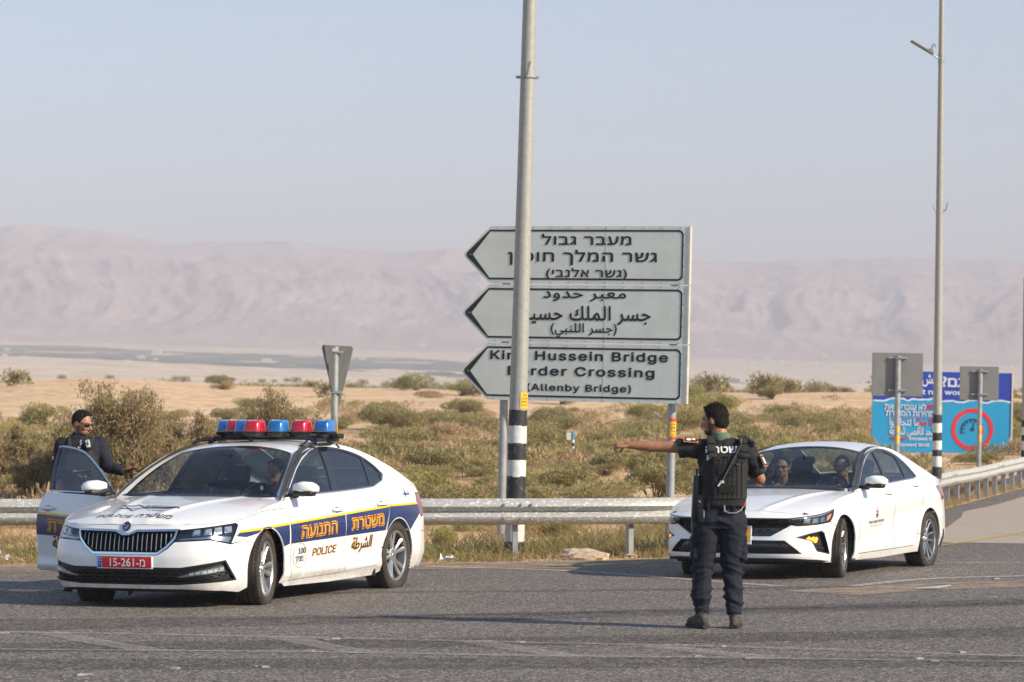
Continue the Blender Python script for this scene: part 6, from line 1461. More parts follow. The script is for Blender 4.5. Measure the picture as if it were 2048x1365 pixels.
# ---- the officer in front of the white car, back to the viewer, pointing left
def build_officer():
    global CTR
    Y = 23.5; e = empty('person', ((1433-1024)*Y/6000, Y, .022)); tag(e, 'police officer in black vest seen from behind, pointing left with an outstretched bare arm', 'person')
    sL, eL, wL = Vector((-.135, .0, 1.415)), Vector((-.435, .035, 1.420)), Vector((-.690, .045, 1.432))
    sR, eR, wR = Vector((.235, .0, 1.395)), Vector((.345, .030, 1.165)), Vector((.235, .235, 1.235))
    hp = headpose((-.012, .020, 1.635), R(62), R(8), s=1.0)
    bm = bmesh.new(); add_head(bm, hp); limb(bm, [Vector((.055, .0, 1.42)), Vector((.030, .0, 1.50)), Vector((.010, .010, 1.57))], [.085, .066, .060], 18)
    torso_rings(bm, [(.02, 0, .86, .12, .09), (.022, 0, .94, .155, .105), (.03, 0, 1.05, .145, .10), (.045, 0, 1.20, .165, .11), (.052, 0, 1.34, .185, .115), (.05, 0, 1.43, .16, .09), (.045, 0, 1.47, .10, .06)])
    limb(bm, [sL, sL.lerp(eL, .5), eL, eL.lerp(wL, .35), wL], [.062, .050, .043, .045, .027]); limb(bm, [sR, sR.lerp(eR, .5), eR, eR.lerp(wR, .35), wR], [.062, .052, .043, .045, .028])
    add_hand(bm, wL, (-1, .05, -.03), (0, .35, -1), curl=(.04, 1.15, 1.25, 1.3), thumb=(.9, .9), side=1)
    add_hand(bm, wR, (-.8, .5, .2), (0, -.6, -.6), curl=(.6, .7, .8, .8), side=1)
    limb(bm, [Vector((-.075, 0, .90)), Vector((-.103, .02, .48)), Vector((-.11, -.01, .10))], [.085, .055, .040]); limb(bm, [Vector((.115, 0, .90)), Vector((.122, .02, .48)), Vector((.135, -.01, .10))], [.085, .055, .040])
    bell(bm, (-.13, .05, .05), (.03, .08, .03)); bell(bm, (.14, .06, .05), (.03, .08, .03))
    body = remesh('body', bm, .0055, M['skin'], e, 2)
    hr = add_hair('hair', hp, M['hair'], e, spiky=.007); strands(e, hr, 2600, .013, .5, 1)
    bm = bmesh.new(); k = bmesh.new(); bell(k, (0, .042, -.084), (.054, .055, .038), n=18); bell(k, (0, .074, -.102), (.027, .022, .018), n=14); [bell(k, (s*.062, .018, -.048), (.010, .022, .042)) for s in (-1, 1)]; xf(bm, k, hp); remesh('beard', bm, .006, M['stubble'], e, 2, fn=lambda co, no: co+no*(.002*fbm(co*150, 2))[:, None])
    bm = bmesh.new(); k = bmesh.new(); [bell(k, (s*.031, .078, .000), (.013, .009, .010)) for s in (-1, 1)]; xf(bm, k, hp); obj('eye', bm, M['lenses'], e, True)
    # neck warmer, shirt
    bm = bmesh.new(); torso_rings(bm, [(.050, -.004, 1.455, .088, .080), (.040, -.004, 1.485, .082, .074), (.030, .0, 1.515, .073, .070), (.024, .003, 1.535, .068, .067), (.023, .003, 1.536, .050, .05)], 24, 2.1); remesh('neck_warmer', bm, .006, M['collar'], e, 2, fn=lambda c, n: wrinkle(c, n, .003, 20, (1, 1, 3)))
    bm = bmesh.new(); torso_rings(bm, [(.02, 0, .93, .165, .118), (.022, 0, 1.0, .165, .118), (.035, 0, 1.10, .165, .118), (.047, 0, 1.22, .183, .125), (.055, 0, 1.34, .200, .128), (.055, 0, 1.42, .185, .108), (.050, 0, 1.465, .125, .080), (.045, 0, 1.488, .085, .07)])
    a = sL+Vector((0, 0, -.005)); b = Vector((-.305, .018, 1.408)); limb(bm, [Vector((.02, 0, 1.40)), a, b], [.085, .078, .072], 18)
    c = sR.lerp(eR, .66); limb(bm, [Vector((.10, 0, 1.39)), sR, c], [.085, .078, .070], 18)
    def shirtfn(co, no):
        co = wrinkle(co, no, .013, 8.5, (1.0, 1.0, 1.7), 2.0); co = wrinkle(co, no, .004, 22, (1, 1, .8), 5.0); return co
    # cut the cuffs flat with square ends
    sh = remesh('shirt', bm, .0075, M['shirt'], e, 2, fn=shirtfn)
    bm = bmesh.new(); bm.from_mesh(sh.data); bmesh.ops.bisect_plane(bm, geom=bm.verts[:]+bm.edges[:]+bm.faces[:], plane_co=b+Vector((-.0, 0, 0)), plane_no=(-1, 0, -.22), clear_outer=True)
    d_ = (eR-sR).normalized(); bmesh.ops.bisect_plane(bm, geom=bm.verts[:]+bm.edges[:]+bm.faces[:], plane_co=c, plane_no=d_, clear_outer=True) if False else None
    bm.to_mesh(sh.data); bm.free(); sh.data.shade_smooth()
    # trousers
    bm = bmesh.new(); torso_rings(bm, [(.02, 0, .78, .185, .125), (.018, 0, .86, .195, .138), (.018, 0, .93, .180, .130), (.02, 0, .975, .165, .122)])
    for s, hx, kx, ax in ((-1, -.085, -.108, -.115), (1, .125, .124, .137)):
        limb(bm, [Vector((hx, -.005, .84)), Vector((hx*.97+kx*.03, .0, .70)), Vector((kx, .022, .47)), Vector((ax, .0, .30)), Vector((ax, -.012, .155))], [.112, .104, .083, .078, .066], 20)
        soft_box(bm, (hx+s*.085, .01, .63), (.06, .15, .19), Euler((0, 0, 0)), .02)
    def trfn(co, no):
        z = co[:, 2]; w = .35+.9*np.exp(-((z-.47)/.10)**2)+1.15*np.exp(-((z-.20)/.10)**2)+.5*np.exp(-((z-.80)/.08)**2)
        P = co.copy(); P[:, 2] += .35*np.abs(co[:, 0]-.01)
        f = fbm(P*np.array([5, 5, 17]), 3, True)-.2; g = fbm(P*np.array([11, 11, 9])+4, 2); h_ = fbm(P*np.array([9, 9, 26])+8, 2, True)-.2; return co+no*(f*.020*w+h_*.007*w+g*.005)[:, None]
    remesh('trousers', bm, .0085, M['trousers'], e, 2, fn=trfn)
    bo = bmesh.new(); so_ = bmesh.new(); boot(bo, so_, (-.122, -.01), R(26)); boot(bo, so_, (.142, -.01), R(-12)); remesh('boots', bo, .007, M['boots'], e, 2, fn=lambda c, n: wrinkle(c, n, .004, 26)); obj('boot_soles', so_, M['sole'], e, True, 40)
    # belt and hip gear
    bm = bmesh.new(); torso_rings(bm, [(.02, 0, .945, .186, .136), (.02, 0, .985, .184, .134)], 32); obj('belt', bm, M['vestdark'], e, True, 50)
    bm = bmesh.new()
    for x in (-.07, .035, .13): bbox(bm, (x, -.136, .955), (.016, .012, .062))
    obj('belt_loops', bm, M['trousers'], e)
    bm = bmesh.new(); tube(bm, [(.050, -.142, .962), (.055, -.150, .925), (.085, -.150, .905), (.14, -.145, .905), (.185, -.12, .93), (.20, -.10, .955)], .006, 6); bcyl(bm, (.05, -.145, .97), (.052, -.150, .915), .008, .008, 8); obj('key_cord', bm, M['signback'], e, True, 60)
    bm = bmesh.new(); soft_box(bm, (-.165, -.02, 1.02), (.050, .12, .36), Euler((0, R(3), 0)), .014); soft_box(bm, (-.130, -.085, .965), (.055, .06, .17), None, .012); soft_box(bm, (-.125, -.120, .885), (.045, .035, .10), None, .008); soft_box(bm, (-.172, -.02, .80), (.05, .10, .18), None, .02); bcyl(bm, (-.155, -.09, .94), (-.160, -.09, 1.25), .010, .010, 8); o = obj('holster', bm, M['black'], e, True, 40)
    bm = bmesh.new(); soft_box(bm, (-.108, -.142, .895), (.014, .010, .05), None, .003); bcyl(bm, (-.135, -.145, .99), (-.150, -.150, 1.0), .005, .005, 6); obj('holster_clip', bm, M['signback'], e)
    bm = bmesh.new(); soft_box(bm, (.205, .0, 1.0), (.045, .12, .15), None, .012); soft_box(bm, (.20, .05, .92), (.05, .10, .12), None, .015); obj('pouch', bm, M['vestdark'], e, True, 40)
    bm = bmesh.new(); soft_box(bm, (.214, -.066, 1.075), (.013, .012, .15), Euler((0, R(9), 0)), .004); obj('hi_vis_strap', bm, M['hivis'], e)
    bm = bmesh.new(); bell(bm, (.208, -.070, .968), (.015, .012, .022)); bell(bm, (.213, -.074, .985), (.010, .010, .012)); obj('red_pull', bm, M['redbit'], e, True)
    # plate carrier: torso shell with straps, webbing and patches mapped on its back
    rows = [(.050, 0, .955, .166, .150), (.052, 0, 1.02, .180, .158), (.056, 0, 1.15, .186, .160), (.060, 0, 1.27, .188, .158), (.064, 0, 1.366, .160, .150)]
    zz = [q[2] for q in rows]
    def back(U, V, o=0.0):
        U = np.asarray(U, float); V = np.asarray(V, float); cx = np.interp(V, zz, [q[0] for q in rows]); rx = np.interp(V, zz, [q[3] for q in rows]); ry = np.interp(V, zz, [q[4] for q in rows])
        t = np.clip(np.abs((U-cx)/rx), 0, .995); return np.stack([U+0*V, -ry*(1-t**3)**(1/3)*1.0+0*U, V+0*U], -1)
    bm = bmesh.new(); torso_rings(bm, rows, 32, 3.0); vs = remesh('vest', bm, .008, M['vest'], e, 2, fn=lambda c, n: wrinkle(c, n, .004, 12, (1, 1, 1.3), 3))
    sv = CTR; CTR = np.array([.05, 0, 1.15])
    def vp(name, x0, x1, z0, z1, m, o, fl=.008): return panel(name, [(x0, z0), (x1, z0), (x1, z1), (x0, z1)], back, m, vs, off=o, flange=fl, gap=0, res=.02)
    vp('back_pad', -.040, .185, 1.02, 1.362, M['webbing'], .010, .012)
    for k in range(9): vp('webbing_row', -.040, .185, 1.050+k*.033, 1.062+k*.033, M['vest'], .013, .004)
    for k in range(7): vp('webbing_stitch', -.025+k*.034, -.021+k*.034, 1.03, 1.33, M['vestdark'], .0155, .002)
    vp('patch', .000, .125, 1.205, 1.275, M['vestdark'], .020); vp('patch', .010, .130, 1.065, 1.125, M['vestdark'], .020)
    vp('side_strap', -.118, -.078, 1.02, 1.10, M['webbing'], .008); vp('side_strap', .187, .225, 1.02, 1.10, M['webbing'], .008)
    vp('buckle', -.030, -.015, 1.300, 1.345, M['black'], .024); vp('buckle', .135, .165, 1.275, 1.290, M['black'], .022); vp('pull_loop', .045, .085, 1.335, 1.350, M['vestdark'], .020)
    CTR = sv
    for s, x0, x1 in ((-1, -.055, -.010), (1, .195, .205)):
        bm = bmesh.new(); P = [(x1 if s < 0 else .185, -.150, 1.300), ((x0+x1)/2-.004 if s < 0 else .190, -.150, 1.370), (x0+.005 if s < 0 else .200, -.120, 1.445), (x0+.005 if s < 0 else .200, -.060, 1.498), (x0+.01 if s < 0 else .198, .02, 1.500)]
        rws = []
        for i, p in enumerate(P):
            p = Vector(p); q = Vector(P[min(i+1, 4)])-Vector(P[max(i-1, 0)]); q.normalize(); n_ = Vector((1, 0, 0)).cross(q).normalized(); w = .030; rws.append([p+Vector((-w, 0, 0))-n_*.010, p+Vector((w, 0, 0))-n_*.010, p+Vector((w, 0, 0))+n_*.010, p+Vector((-w, 0, 0))+n_*.010])
        loft(bm, rws); bmesh.ops.recalc_face_normals(bm, faces=bm.faces); st = obj('shoulder_strap', bm, M['webbing'], vs, True, 40)
        bm = bmesh.new()
        for (zc, yc, h) in ((1.462, -.118, .045), (1.405, -.150, .050), (1.352, -.162, .030)): soft_box(bm, ((x0+.004 if s < 0 else .199)+(.010 if zc < 1.4 else 0), yc, zc), (.064, .022, h), Euler((R(-38 if zc > 1.45 else -18), 0, 0)), .006, 2)
        obj('strap_pad', bm, M['webbing'], vs, True, 40)
    bm = bmesh.new(); soft_box(bm, (.255, -.05, 1.470), (.09, .07, .035), Euler((0, R(25), 0)), .010); soft_box(bm, (.275, -.06, 1.445), (.03, .03, .05), None, .008); obj('epaulette', bm, M['black'], e, True, 40)
    # white print on the shirt, seen between the straps
    def shb(U, V):
        U = np.asarray(U, float); V = np.asarray(V, float); t = np.clip(np.abs((U-.055)/.215), 0, .98); return np.stack([U+0*V, -(.140-(V-1.34)*.20)*(1-t**2.6)**(1/2.6)-.004+0*V, V+0*U], -1)
    CTR = np.array([.05, 0, 1.3]); decal('back_print', text2d(rtl('משטרה'), .058, .028, .300), shb, .058, 1.398, M['white_print'], sh, off=.006); decal('back_print', text2d('POLICE', .050, .030, .27), shb, .052, 1.335, M['white_print'], sh, off=.006); CTR = sv
    # coiled cable
    bm = bmesh.new(); A, B = Vector((.180, -.165, 1.440)), Vector((.030, -.190, 1.155)); u = (B-A).normalized(); p1 = u.cross(Vector((0, 1, 0))).normalized(); p2 = u.cross(p1); tube(bm, [A+(B-A)*(k/240)+(p1*math.cos(k*.9)+p2*math.sin(k*.9))*.0042+Vector((0, -.012*math.sin(PI*k/240), 0)) for k in range(241)], .0022, 4); bcyl(bm, A+Vector((0, 0, .05)), A, .004, .004, 6); obj('coiled_cable', bm, M['cable'], e, True)
    bm = bmesh.new(); tube(bm, [A+(B-A)*(k/10)+Vector((0, .010-.012*math.sin(PI*k/10), 0)) for k in range(11)], .011, 6); obj('cable_cover', bm, M['vestdark'], e, True)
    bm = bmesh.new(); soft_box(bm, (.012, -.195, 1.135), (.012, .010, .050), Euler((0, R(35), 0)), .002); soft_box(bm, (.030, -.196, 1.148), (.030, .008, .020), Euler((0, R(-10), 0)), .002); obj('cable_tag', bm, M['paper'], e)
    # sleeve patches
    def quad(name, c, ux, uy, m, par): c, ux, uy = map(Vector, (c, ux, uy)); return pydata(name, [c-ux-uy, c+ux-uy, c+ux+uy, c-ux+uy], [(0, 1, 2, 3)], m, par)
    c, ux, uy = Vector((-.205, -.050, 1.476)), Vector((.056, 0, -.004)), Vector((0, .034, .020)); pt = quad('sleeve_patch', c, ux, uy, M['orangepatch'], sh); quad('patch_field', c+Vector((0, -.0015, .002)), ux*.86, uy*.78, M['patchblack'], pt)
    V, F = ring2d(.0, .018, n=20, sx=1.3); pydata('patch_crest', [c+Vector((-.016+v[0], -.003+v[1]*.8, .0035+v[1]*.5)) for v in V], F, M['white_print'], pt); quad('patch_mark', c+Vector((.024, -.003, .0045)), ux*.2, uy*.35, M['white_print'], pt)
    c = Vector((.366, -.055, 1.315)); ux, uy = Vector((.012, .022, 0)), Vector((.020, 0, -.045)); pt = quad('sleeve_patch', c, ux, uy, M['orangepatch'], sh); quad('patch_field', c+Vector((.002, -.003, 0)), ux*.75, uy*.85, M['patchblack'], pt); quad('patch_mark', c+Vector((.003, -.004, 0)), ux*.5, uy*.55, M['white_print'], pt)
    return e
build_officer()

# ---- the officer behind the open car door
def build_second():
    Y = 28.75; e = empty('person', ((163-1024)*Y/6000, Y, .022)); tag(e, 'police officer in sunglasses behind the open police car door, holding out one hand', 'person')
    hp = headpose((.008, -.02, 1.600), R(-118), R(14), R(0), 1.0)
    sL, eL, wL = Vector((.175, .02, 1.40)), Vector((.255, -.03, 1.185)), Vector((.410, -.10, 1.140))
    sR, eR, wR = Vector((-.185, .0, 1.39)), Vector((-.225, -.06, 1.13)), Vector((-.03, -.24, 1.13))
    bm = bmesh.new(); add_head(bm, hp); limb(bm, [Vector((-.01, .02, 1.40)), Vector((-.015, .0, 1.47)), Vector((-.01, -.01, 1.55))], [.085, .064, .058], 18)
    torso_rings(bm, [(0, 0, .86, .12, .09), (0, 0, .94, .155, .105), (0, 0, 1.05, .145, .10), (-.005, 0, 1.20, .165, .11), (-.005, 0, 1.33, .180, .115), (-.005, 0, 1.42, .15, .09), (0, 0, 1.46, .10, .06)])
    limb(bm, [sL, eL, wL], [.055, .040, .027]); limb(bm, [sR, eR, wR], [.055, .040, .027])
    add_hand(bm, wL, (1, -.12, .32), (-.15, -.25, -1), curl=(.10, .05, .12, .22), thumb=(.7, .2), side=-1, spread=.22); add_hand(bm, wR, (.85, -.3, .1), (0, .2, -1), curl=(.8, .8, .9, .9), side=1)
    limb(bm, [Vector((-.09, 0, .90)), Vector((-.10, 0, .48)), Vector((-.10, .02, .10))], [.085, .055, .040]); limb(bm, [Vector((.09, 0, .90)), Vector((.10, 0, .48)), Vector((.10, .02, .10))], [.085, .055, .040])
    remesh('body', bm, .0055, M['skin'], e, 2)
    b = bmesh.new(); k = bmesh.new(); bell(k, (0, -.012, .028), (.0800, .101, .098), n=24); [bell(k, (s*.02, .060, .086), (.038, .026, .020), n=14) for s in (-1, 1)]; bell(k, (0, -.046, .0), (.069, .062, .06), n=20); bmesh.ops.bisect_plane(k, geom=k.verts[:]+k.edges[:]+k.faces[:], plane_co=(0, .045, .060), plane_no=(0, 1, -.42), clear_outer=True); bmesh.ops.holes_fill(k, edges=[e_ for e_ in k.edges if e_.is_boundary]); xf(b, k, hp); hr = remesh('hair', b, .007, M['hair'], e, 2, fn=lambda co, no: co+no*(.004*fbm(co*160, 2)+.001)[:, None]); strands(e, hr, 1800, .008, .3, 2)
    bm = bmesh.new(); k = bmesh.new(); bell(k, (0, .042, -.086), (.055, .056, .038), n=18); bell(k, (0, .074, -.104), (.027, .022, .017), n=14); bell(k, (0, .0905, -.0535), (.022, .010, .0045), n=12); [bell(k, (s*.062, .020, -.050), (.0125, .024, .044)) for s in (-1, 1)]; xf(bm, k, hp); remesh('beard', bm, .006, M['stubble'], e, 2)
    bm = bmesh.new(); k = bmesh.new()
    for s in (-1, 1): bell(k, (s*.036, .094, .004), (.031, .010, .020), Euler((0, 0, s*R(-16)))); tube(k, [(s*.066, .080, .012), (s*.080, .030, .010), (s*.082, -.02, .004)], .0035, 6)
    tube(k, [(-.012, .106, .010), (.012, .106, .010)], .004, 6); xf(bm, k, hp); obj('sunglasses', bm, M['lenses'], e, True, 60)
    bm = bmesh.new(); torso_rings(bm, [(0, 0, .93, .175, .125), (0, 0, 1.05, .175, .125), (-.003, 0, 1.22, .188, .130), (-.005, 0, 1.34, .205, .132), (-.005, .005, 1.41, .190, .110), (-.008, .005, 1.45, .125, .085), (-.012, .005, 1.490, .075, .070), (-.014, .008, 1.515, .066, .066)])
    limb(bm, [Vector((.08, 0, 1.37)), sL, eL, eL.lerp(wL, .92)], [.082, .075, .062, .044], 16); limb(bm, [Vector((-.08, 0, 1.37)), sR, eR, eR.lerp(wR, .88)], [.082, .075, .060, .046], 16)
    sh = remesh('jacket', bm, .008, M['navycloth'], e, 2, fn=lambda c, n: wrinkle(wrinkle(c, n, .008, 9, (1, 1, 1.8), 1), n, .004, 20, (1, 1, 1), 3))
    bm = bmesh.new(); torso_rings(bm, [(.0, -.01, .96, .185, .160), (.0, -.01, 1.1, .190, .165), (.0, -.01, 1.25, .180, .165), (.0, -.01, 1.34, .140, .155)], 32, 3); remesh('vest', bm, .009, M['vest'], e, 2, fn=lambda c, n: wrinkle(c, n, .004, 12))
    bm = bmesh.new()
    for s in (-1, 1): tube(bm, [(s*.09, -.155, 1.30), (s*.10, -.12, 1.40), (s*.11, -.03, 1.462), (s*.11, .06, 1.44)], .022, 6)
    soft_box(bm, (.0, -.165, 1.20), (.26, .03, .20), None, .01); soft_box(bm, (-.16, -.03, 1.45), (.07, .05, .03), None, .01); obj('vest_webbing', bm, M['webbing'], e, True, 50)
    bm = bmesh.new(); soft_box(bm, (.085, -.165, 1.405), (.040, .030, .075), Euler((0, R(-10), 0)), .006, 2); bc = obj('body_camera', bm, M['paper'], e, True, 40)
    bm = bmesh.new(); soft_box(bm, (.085, -.150, 1.395), (.055, .030, .105), Euler((0, R(-10), 0)), .006, 2); [bcyl(bm, (.084, -.178, 1.405+k), (.084, -.184, 1.405+k), .012 if k == 0 else .006, .010 if k == 0 else .005, 10) for k in (0, .024)]; obj('camera_mount', bm, M['black'], bc)
    bm = bmesh.new(); [bbox(bm, (.015+.008*(k % 2), -.175, 1.395+k*.014), (.010, .004, .008)) for k in range(4)]; tube(bm, [(-.01, -.165, 1.38), (.0, -.175, 1.36), (.012, -.172, 1.375)], .003, 5); obj('badge_print', bm, M['white_print'], e)
    bm = bmesh.new(); soft_box(bm, (.055, -.285, 1.135), (.17, .07, .03), Euler((0, R(-8), R(-10))), .006, 2); obj('notebook', bm, M['black'], e, True, 40)
    c = Vector((-.262, -.075, 1.27)); 
    P = [(-.028, .035), (0, .045), (.028, .035), (.026, -.015), (0, -.050), (-.026, -.015)]
    def shield(s, o, m, nm, par): return pydata(nm, [c+Vector((a*s*.6, -o-a*s*.4, b*s)) for a, b in P], [tuple(range(6))], m, par)
    pt = shield(1, .004, M['orangepatch'], 'sleeve_patch', sh); shield(.84, .006, M['patchblack'], 'patch_field', pt); shield(.45, .008, M['white_print'], 'patch_crest', pt)
    bm = bmesh.new(); torso_rings(bm, [(0, 0, .78, .185, .13), (0, 0, .86, .19, .138), (0, 0, .97, .175, .128)])
    for s in (-1, 1): limb(bm, [Vector((s*.095, 0, .84)), Vector((s*.105, 0, .47)), Vector((s*.105, .0, .14))], [.108, .082, .066], 18)
    remesh('trousers', bm, .010, M['trousers'], e, 2, fn=lambda c, n: wrinkle(c, n, .010, 6, (1, 1, 2.6)))
    bo = bmesh.new(); so_ = bmesh.new(); boot(bo, so_, (-.105, 0), R(180)); boot(bo, so_, (.11, 0), R(-150)); remesh('boots', bo, .009, M['boots'], e, 2); obj('boot_soles', so_, M['sole'], e, True, 40)
build_second()

# ---- people sitting in the cars
def sitter(car, x, y, z, yaw, label, shirt, skin, glasses=False, hands=True, cap=False, lean=0.0):
    e = bpy.data.objects.new('person', None); e.empty_display_size = .1; link(e); e.matrix_world = car.matrix_basis @ Matrix.Translation((x, y, 0)) @ Matrix.Rotation(R(-90), 4, 'Z'); tag(e, label, 'person')
    H = z; hp = headpose((0, .0, H), yaw, R(4)); dz = H-1.17       # local: faces +Y (forward), x to the sitter's right
    bm = bmesh.new(); add_head(bm, hp); limb(bm, [Vector((0, -.06, H-.24)), Vector((0, -.02, H-.08))], [.062, .056])
    torso_rings(bm, [(0, -.06, .56, .15, .11), (0, -.08, .75, .15, .10), (0, -.09, .90+dz, .17, .10), (0, -.08, .98+dz, .10, .06)])
    W_ = {}
    for s in (-1, 1):
        sh_ = Vector((s*.18, -.08, .93+dz)); el = Vector((s*.26, .10, .70)); wr = Vector((s*.13, .36, .88)); W_[s] = (sh_, el, wr); limb(bm, [sh_, el, wr], [.052, .040, .027], 12); add_hand(bm, wr, (-s*.3, .5, .6), (0, .9, -.3), curl=(.8, .8, .8, .8), side=s)
        limb(bm, [Vector((s*.09, -.05, .56)), Vector((s*.12, .36, .60)), Vector((s*.12, .55, .36))], [.085, .06, .045], 12)
    remesh('body', bm, .009, skin, e, 1)
    add_hair('hair', hp, M['hair'], e, spiky=.002)
    bm = bmesh.new(); k = bmesh.new(); bell(k, (0, .038, -.082), (.054, .053, .038), n=16); xf(bm, k, hp); remesh('beard', bm, .008, M['stubble'], e, 1)
    bm = bmesh.new(); torso_rings(bm, [(0, -.06, .54, .17, .13), (0, -.08, .75, .17, .12), (0, -.09, .90+dz, .19, .12), (0, -.08, .985+dz, .11, .08)]); [limb(bm, [W_[s][0], W_[s][0].lerp(W_[s][1], .8)], [.068, .058], 12) for s in (-1, 1)]; remesh('shirt', bm, .011, shirt, e, 1, fn=lambda c, n: wrinkle(c, n, .006, 9))
    bm = bmesh.new(); torso_rings(bm, [(0, -.05, .46, .18, .14), (0, -.05, .60, .17, .13)]); [limb(bm, [Vector((s*.09, -.05, .56)), Vector((s*.12, .36, .60)), Vector((s*.12, .54, .38))], [.100, .075, .06], 12) for s in (-1, 1)]; remesh('trousers', bm, .012, M['trousers'], e, 1)
    if glasses:
        bm = bmesh.new(); k = bmesh.new()
        for s in (-1, 1): bell(k, (s*.034, .096, .004), (.028, .010, .018)); tube(k, [(s*.062, .082, .010), (s*.082, -.01, .006)], .0035, 6)
        tube(k, [(-.012, .106, .010), (.012, .106, .010)], .004, 6); xf(bm, k, hp); obj('sunglasses', bm, M['lenses'], e, True, 60)
    else:
        bm = bmesh.new(); k = bmesh.new(); [bell(k, (s*.031, .080, .0), (.012, .008, .007)) for s in (-1, 1)]; xf(bm, k, hp); obj('eye', bm, M['lenses'], e, True)
sitter(POLICE, -1.36, .33, 1.17, R(-14), 'driver in dark uniform behind the windscreen of the police car', M['shirt'], M['skin'])
sitter(SALOON, -1.36, .36, 1.15, R(16), 'bearded driver in dark shirt at the wheel of the white saloon car', M['greyshirt'], M['skin2'])
sitter(SALOON, -1.42, -.36, 1.14, R(10), 'front passenger in dark glasses inside the white saloon car', M['greyshirt'], M['skin2'], True)
# ---------------------------------------------------------------- scrub, weeds, litter and stones
def leafcloud(n, rx, ry, rz, leaf, seed, lobes=7, thin=.5, grass=0):
    """many small leaf faces on lobes of a crown, with drooping twigs"""
    r = np.random.default_rng(seed); L = [(r.uniform(-.6, .6)*rx, r.uniform(-.6, .6)*ry, rz*r.uniform(.25, .85), r.uniform(.28, .52)) for _ in range(lobes)]
    V = []; k = r.integers(0, lobes, n); c = np.array([q[:3] for q in L])[k]; s = np.array([q[3] for q in L])[k]
    d = r.normal(size=(n, 3)); d /= np.linalg.norm(d, axis=1)[:, None]; rad = r.uniform(.25, 1, n)**thin
    P = c+d*(rad*s)[:, None]*np.array([rx, ry, rz*.85]); P[:, 2] = np.abs(P[:, 2])
    up = d*.5+np.array([0, 0, .75])+r.normal(size=(n, 3))*.45; up /= np.linalg.norm(up, axis=1)[:, None]
    sd = np.cross(up, r.normal(size=(n, 3))); sd /= np.linalg.norm(sd, axis=1)[:, None]
    ln = leaf*r.uniform(.6, 1.5, n)[:, None]; wd = leaf*.22*r.uniform(.6, 1.3, n)[:, None]
    V = np.stack([P-sd*wd, P+sd*wd, P+up*ln+sd*wd*.3, P+up*ln-sd*wd*.3], 1).reshape(-1, 3); F = np.arange(4*n).reshape(n, 4)
    return V, F, L
def fastmesh(name, V, F, m):
    me = bpy.data.meshes.new(name); me.vertices.add(len(V)); me.vertices.foreach_set('co', np.asarray(V, np.float32).ravel()); me.loops.add(F.size); me.loops.foreach_set('vertex_index', F.ravel().astype(np.int32))
    me.polygons.add(len(F)); me.polygons.foreach_set('loop_start', (np.arange(len(F))*F.shape[1]).astype(np.int32)); me.update(calc_edges=True)
    for q in (m if isinstance(m, list) else [m]): me.materials.append(q)
    return me
def stems(L, n, seed):
    r = np.random.default_rng(seed); bm = bmesh.new()
    for q in L:
        for _ in range(n):
            a = Vector((r.normal()*.06, r.normal()*.06, -.05)); b = Vector(q[:3])*r.uniform(.8, 1.25)+Vector((r.normal()*.1, r.normal()*.1, 0)); m_ = (a+b)/2+Vector((r.normal()*.06, r.normal()*.06, .08))
            tube(bm, [a, m_, b], [.018, .012, .004], 4)
    return bm
KINDS = []
for i, (mt, n, rx, rz, leaf, lob) in enumerate((('scrub_olive', 5200, .9, .85, .055, 8), ('scrub_olive', 5200, 1.1, .75, .055, 9), ('scrub_green', 4600, .9, .80, .055, 7), ('scrub_dry', 4200, .9, .65, .060, 8), ('scrub_green', 4200, 1.2, .70, .05, 9), ('scrub_dry', 3600, 1.1, .50, .06, 7))):
    V, F, L = leafcloud(n, rx, rx*.8, rz, leaf, 100+i, lob); KINDS.append((fastmesh('foliage', V, F, M[mt]), L, mt, rx, rz))
STEM = [None]*len(KINDS)
def shrub(kind, x, y, s, label, group=None, hz_=1.0, rot=None, name='desert_shrub'):
    me, L, mt, rx, rz = KINDS[kind]; z = float(land_z(x, y)); e = empty(name, (x, y, z-.03), random.uniform(0, 6.28) if rot is None else rot); e.scale = (s, s, s*hz_)
    tag(e, label, 'shrub', group); link(bpy.data.objects.new('foliage', me), e)
    if STEM[kind] is None: STEM[kind] = obj('stems', stems(L, 2, kind), M['bark'], e)
    else: c = STEM[kind].copy(); link(c); c.parent = e
    return e
TX = lambda px, Y: (px-1024)*Y/6000
GL = 'rounded olive brown desert shrub scattered on the sand beyond the barrier'
GP = 'desert shrubs dotted over the sand beyond the barrier'
r = random.Random(5)
lab = {'scrub_olive': 'olive brown desert shrub on the sandy plain beyond the barrier', 'scrub_green': 'yellow green desert shrub on the sandy plain beyond the barrier', 'scrub_dry': 'dry brown desert shrub on the sandy plain beyond the barrier'}
grp = {'scrub_olive': 'olive shrubs beyond the barrier', 'scrub_green': 'green shrubs beyond the barrier', 'scrub_dry': 'dry brown shrubs beyond the barrier'}
def put(kind, px, Y, s, hz_=1.0):
    mt = KINDS[kind][2]; q = .80 if Y < 70 else .92; return shrub(kind, TX(px, Y), Y, s*q, lab[mt], grp[mt], hz_*(.66 if Y < 70 else .75))
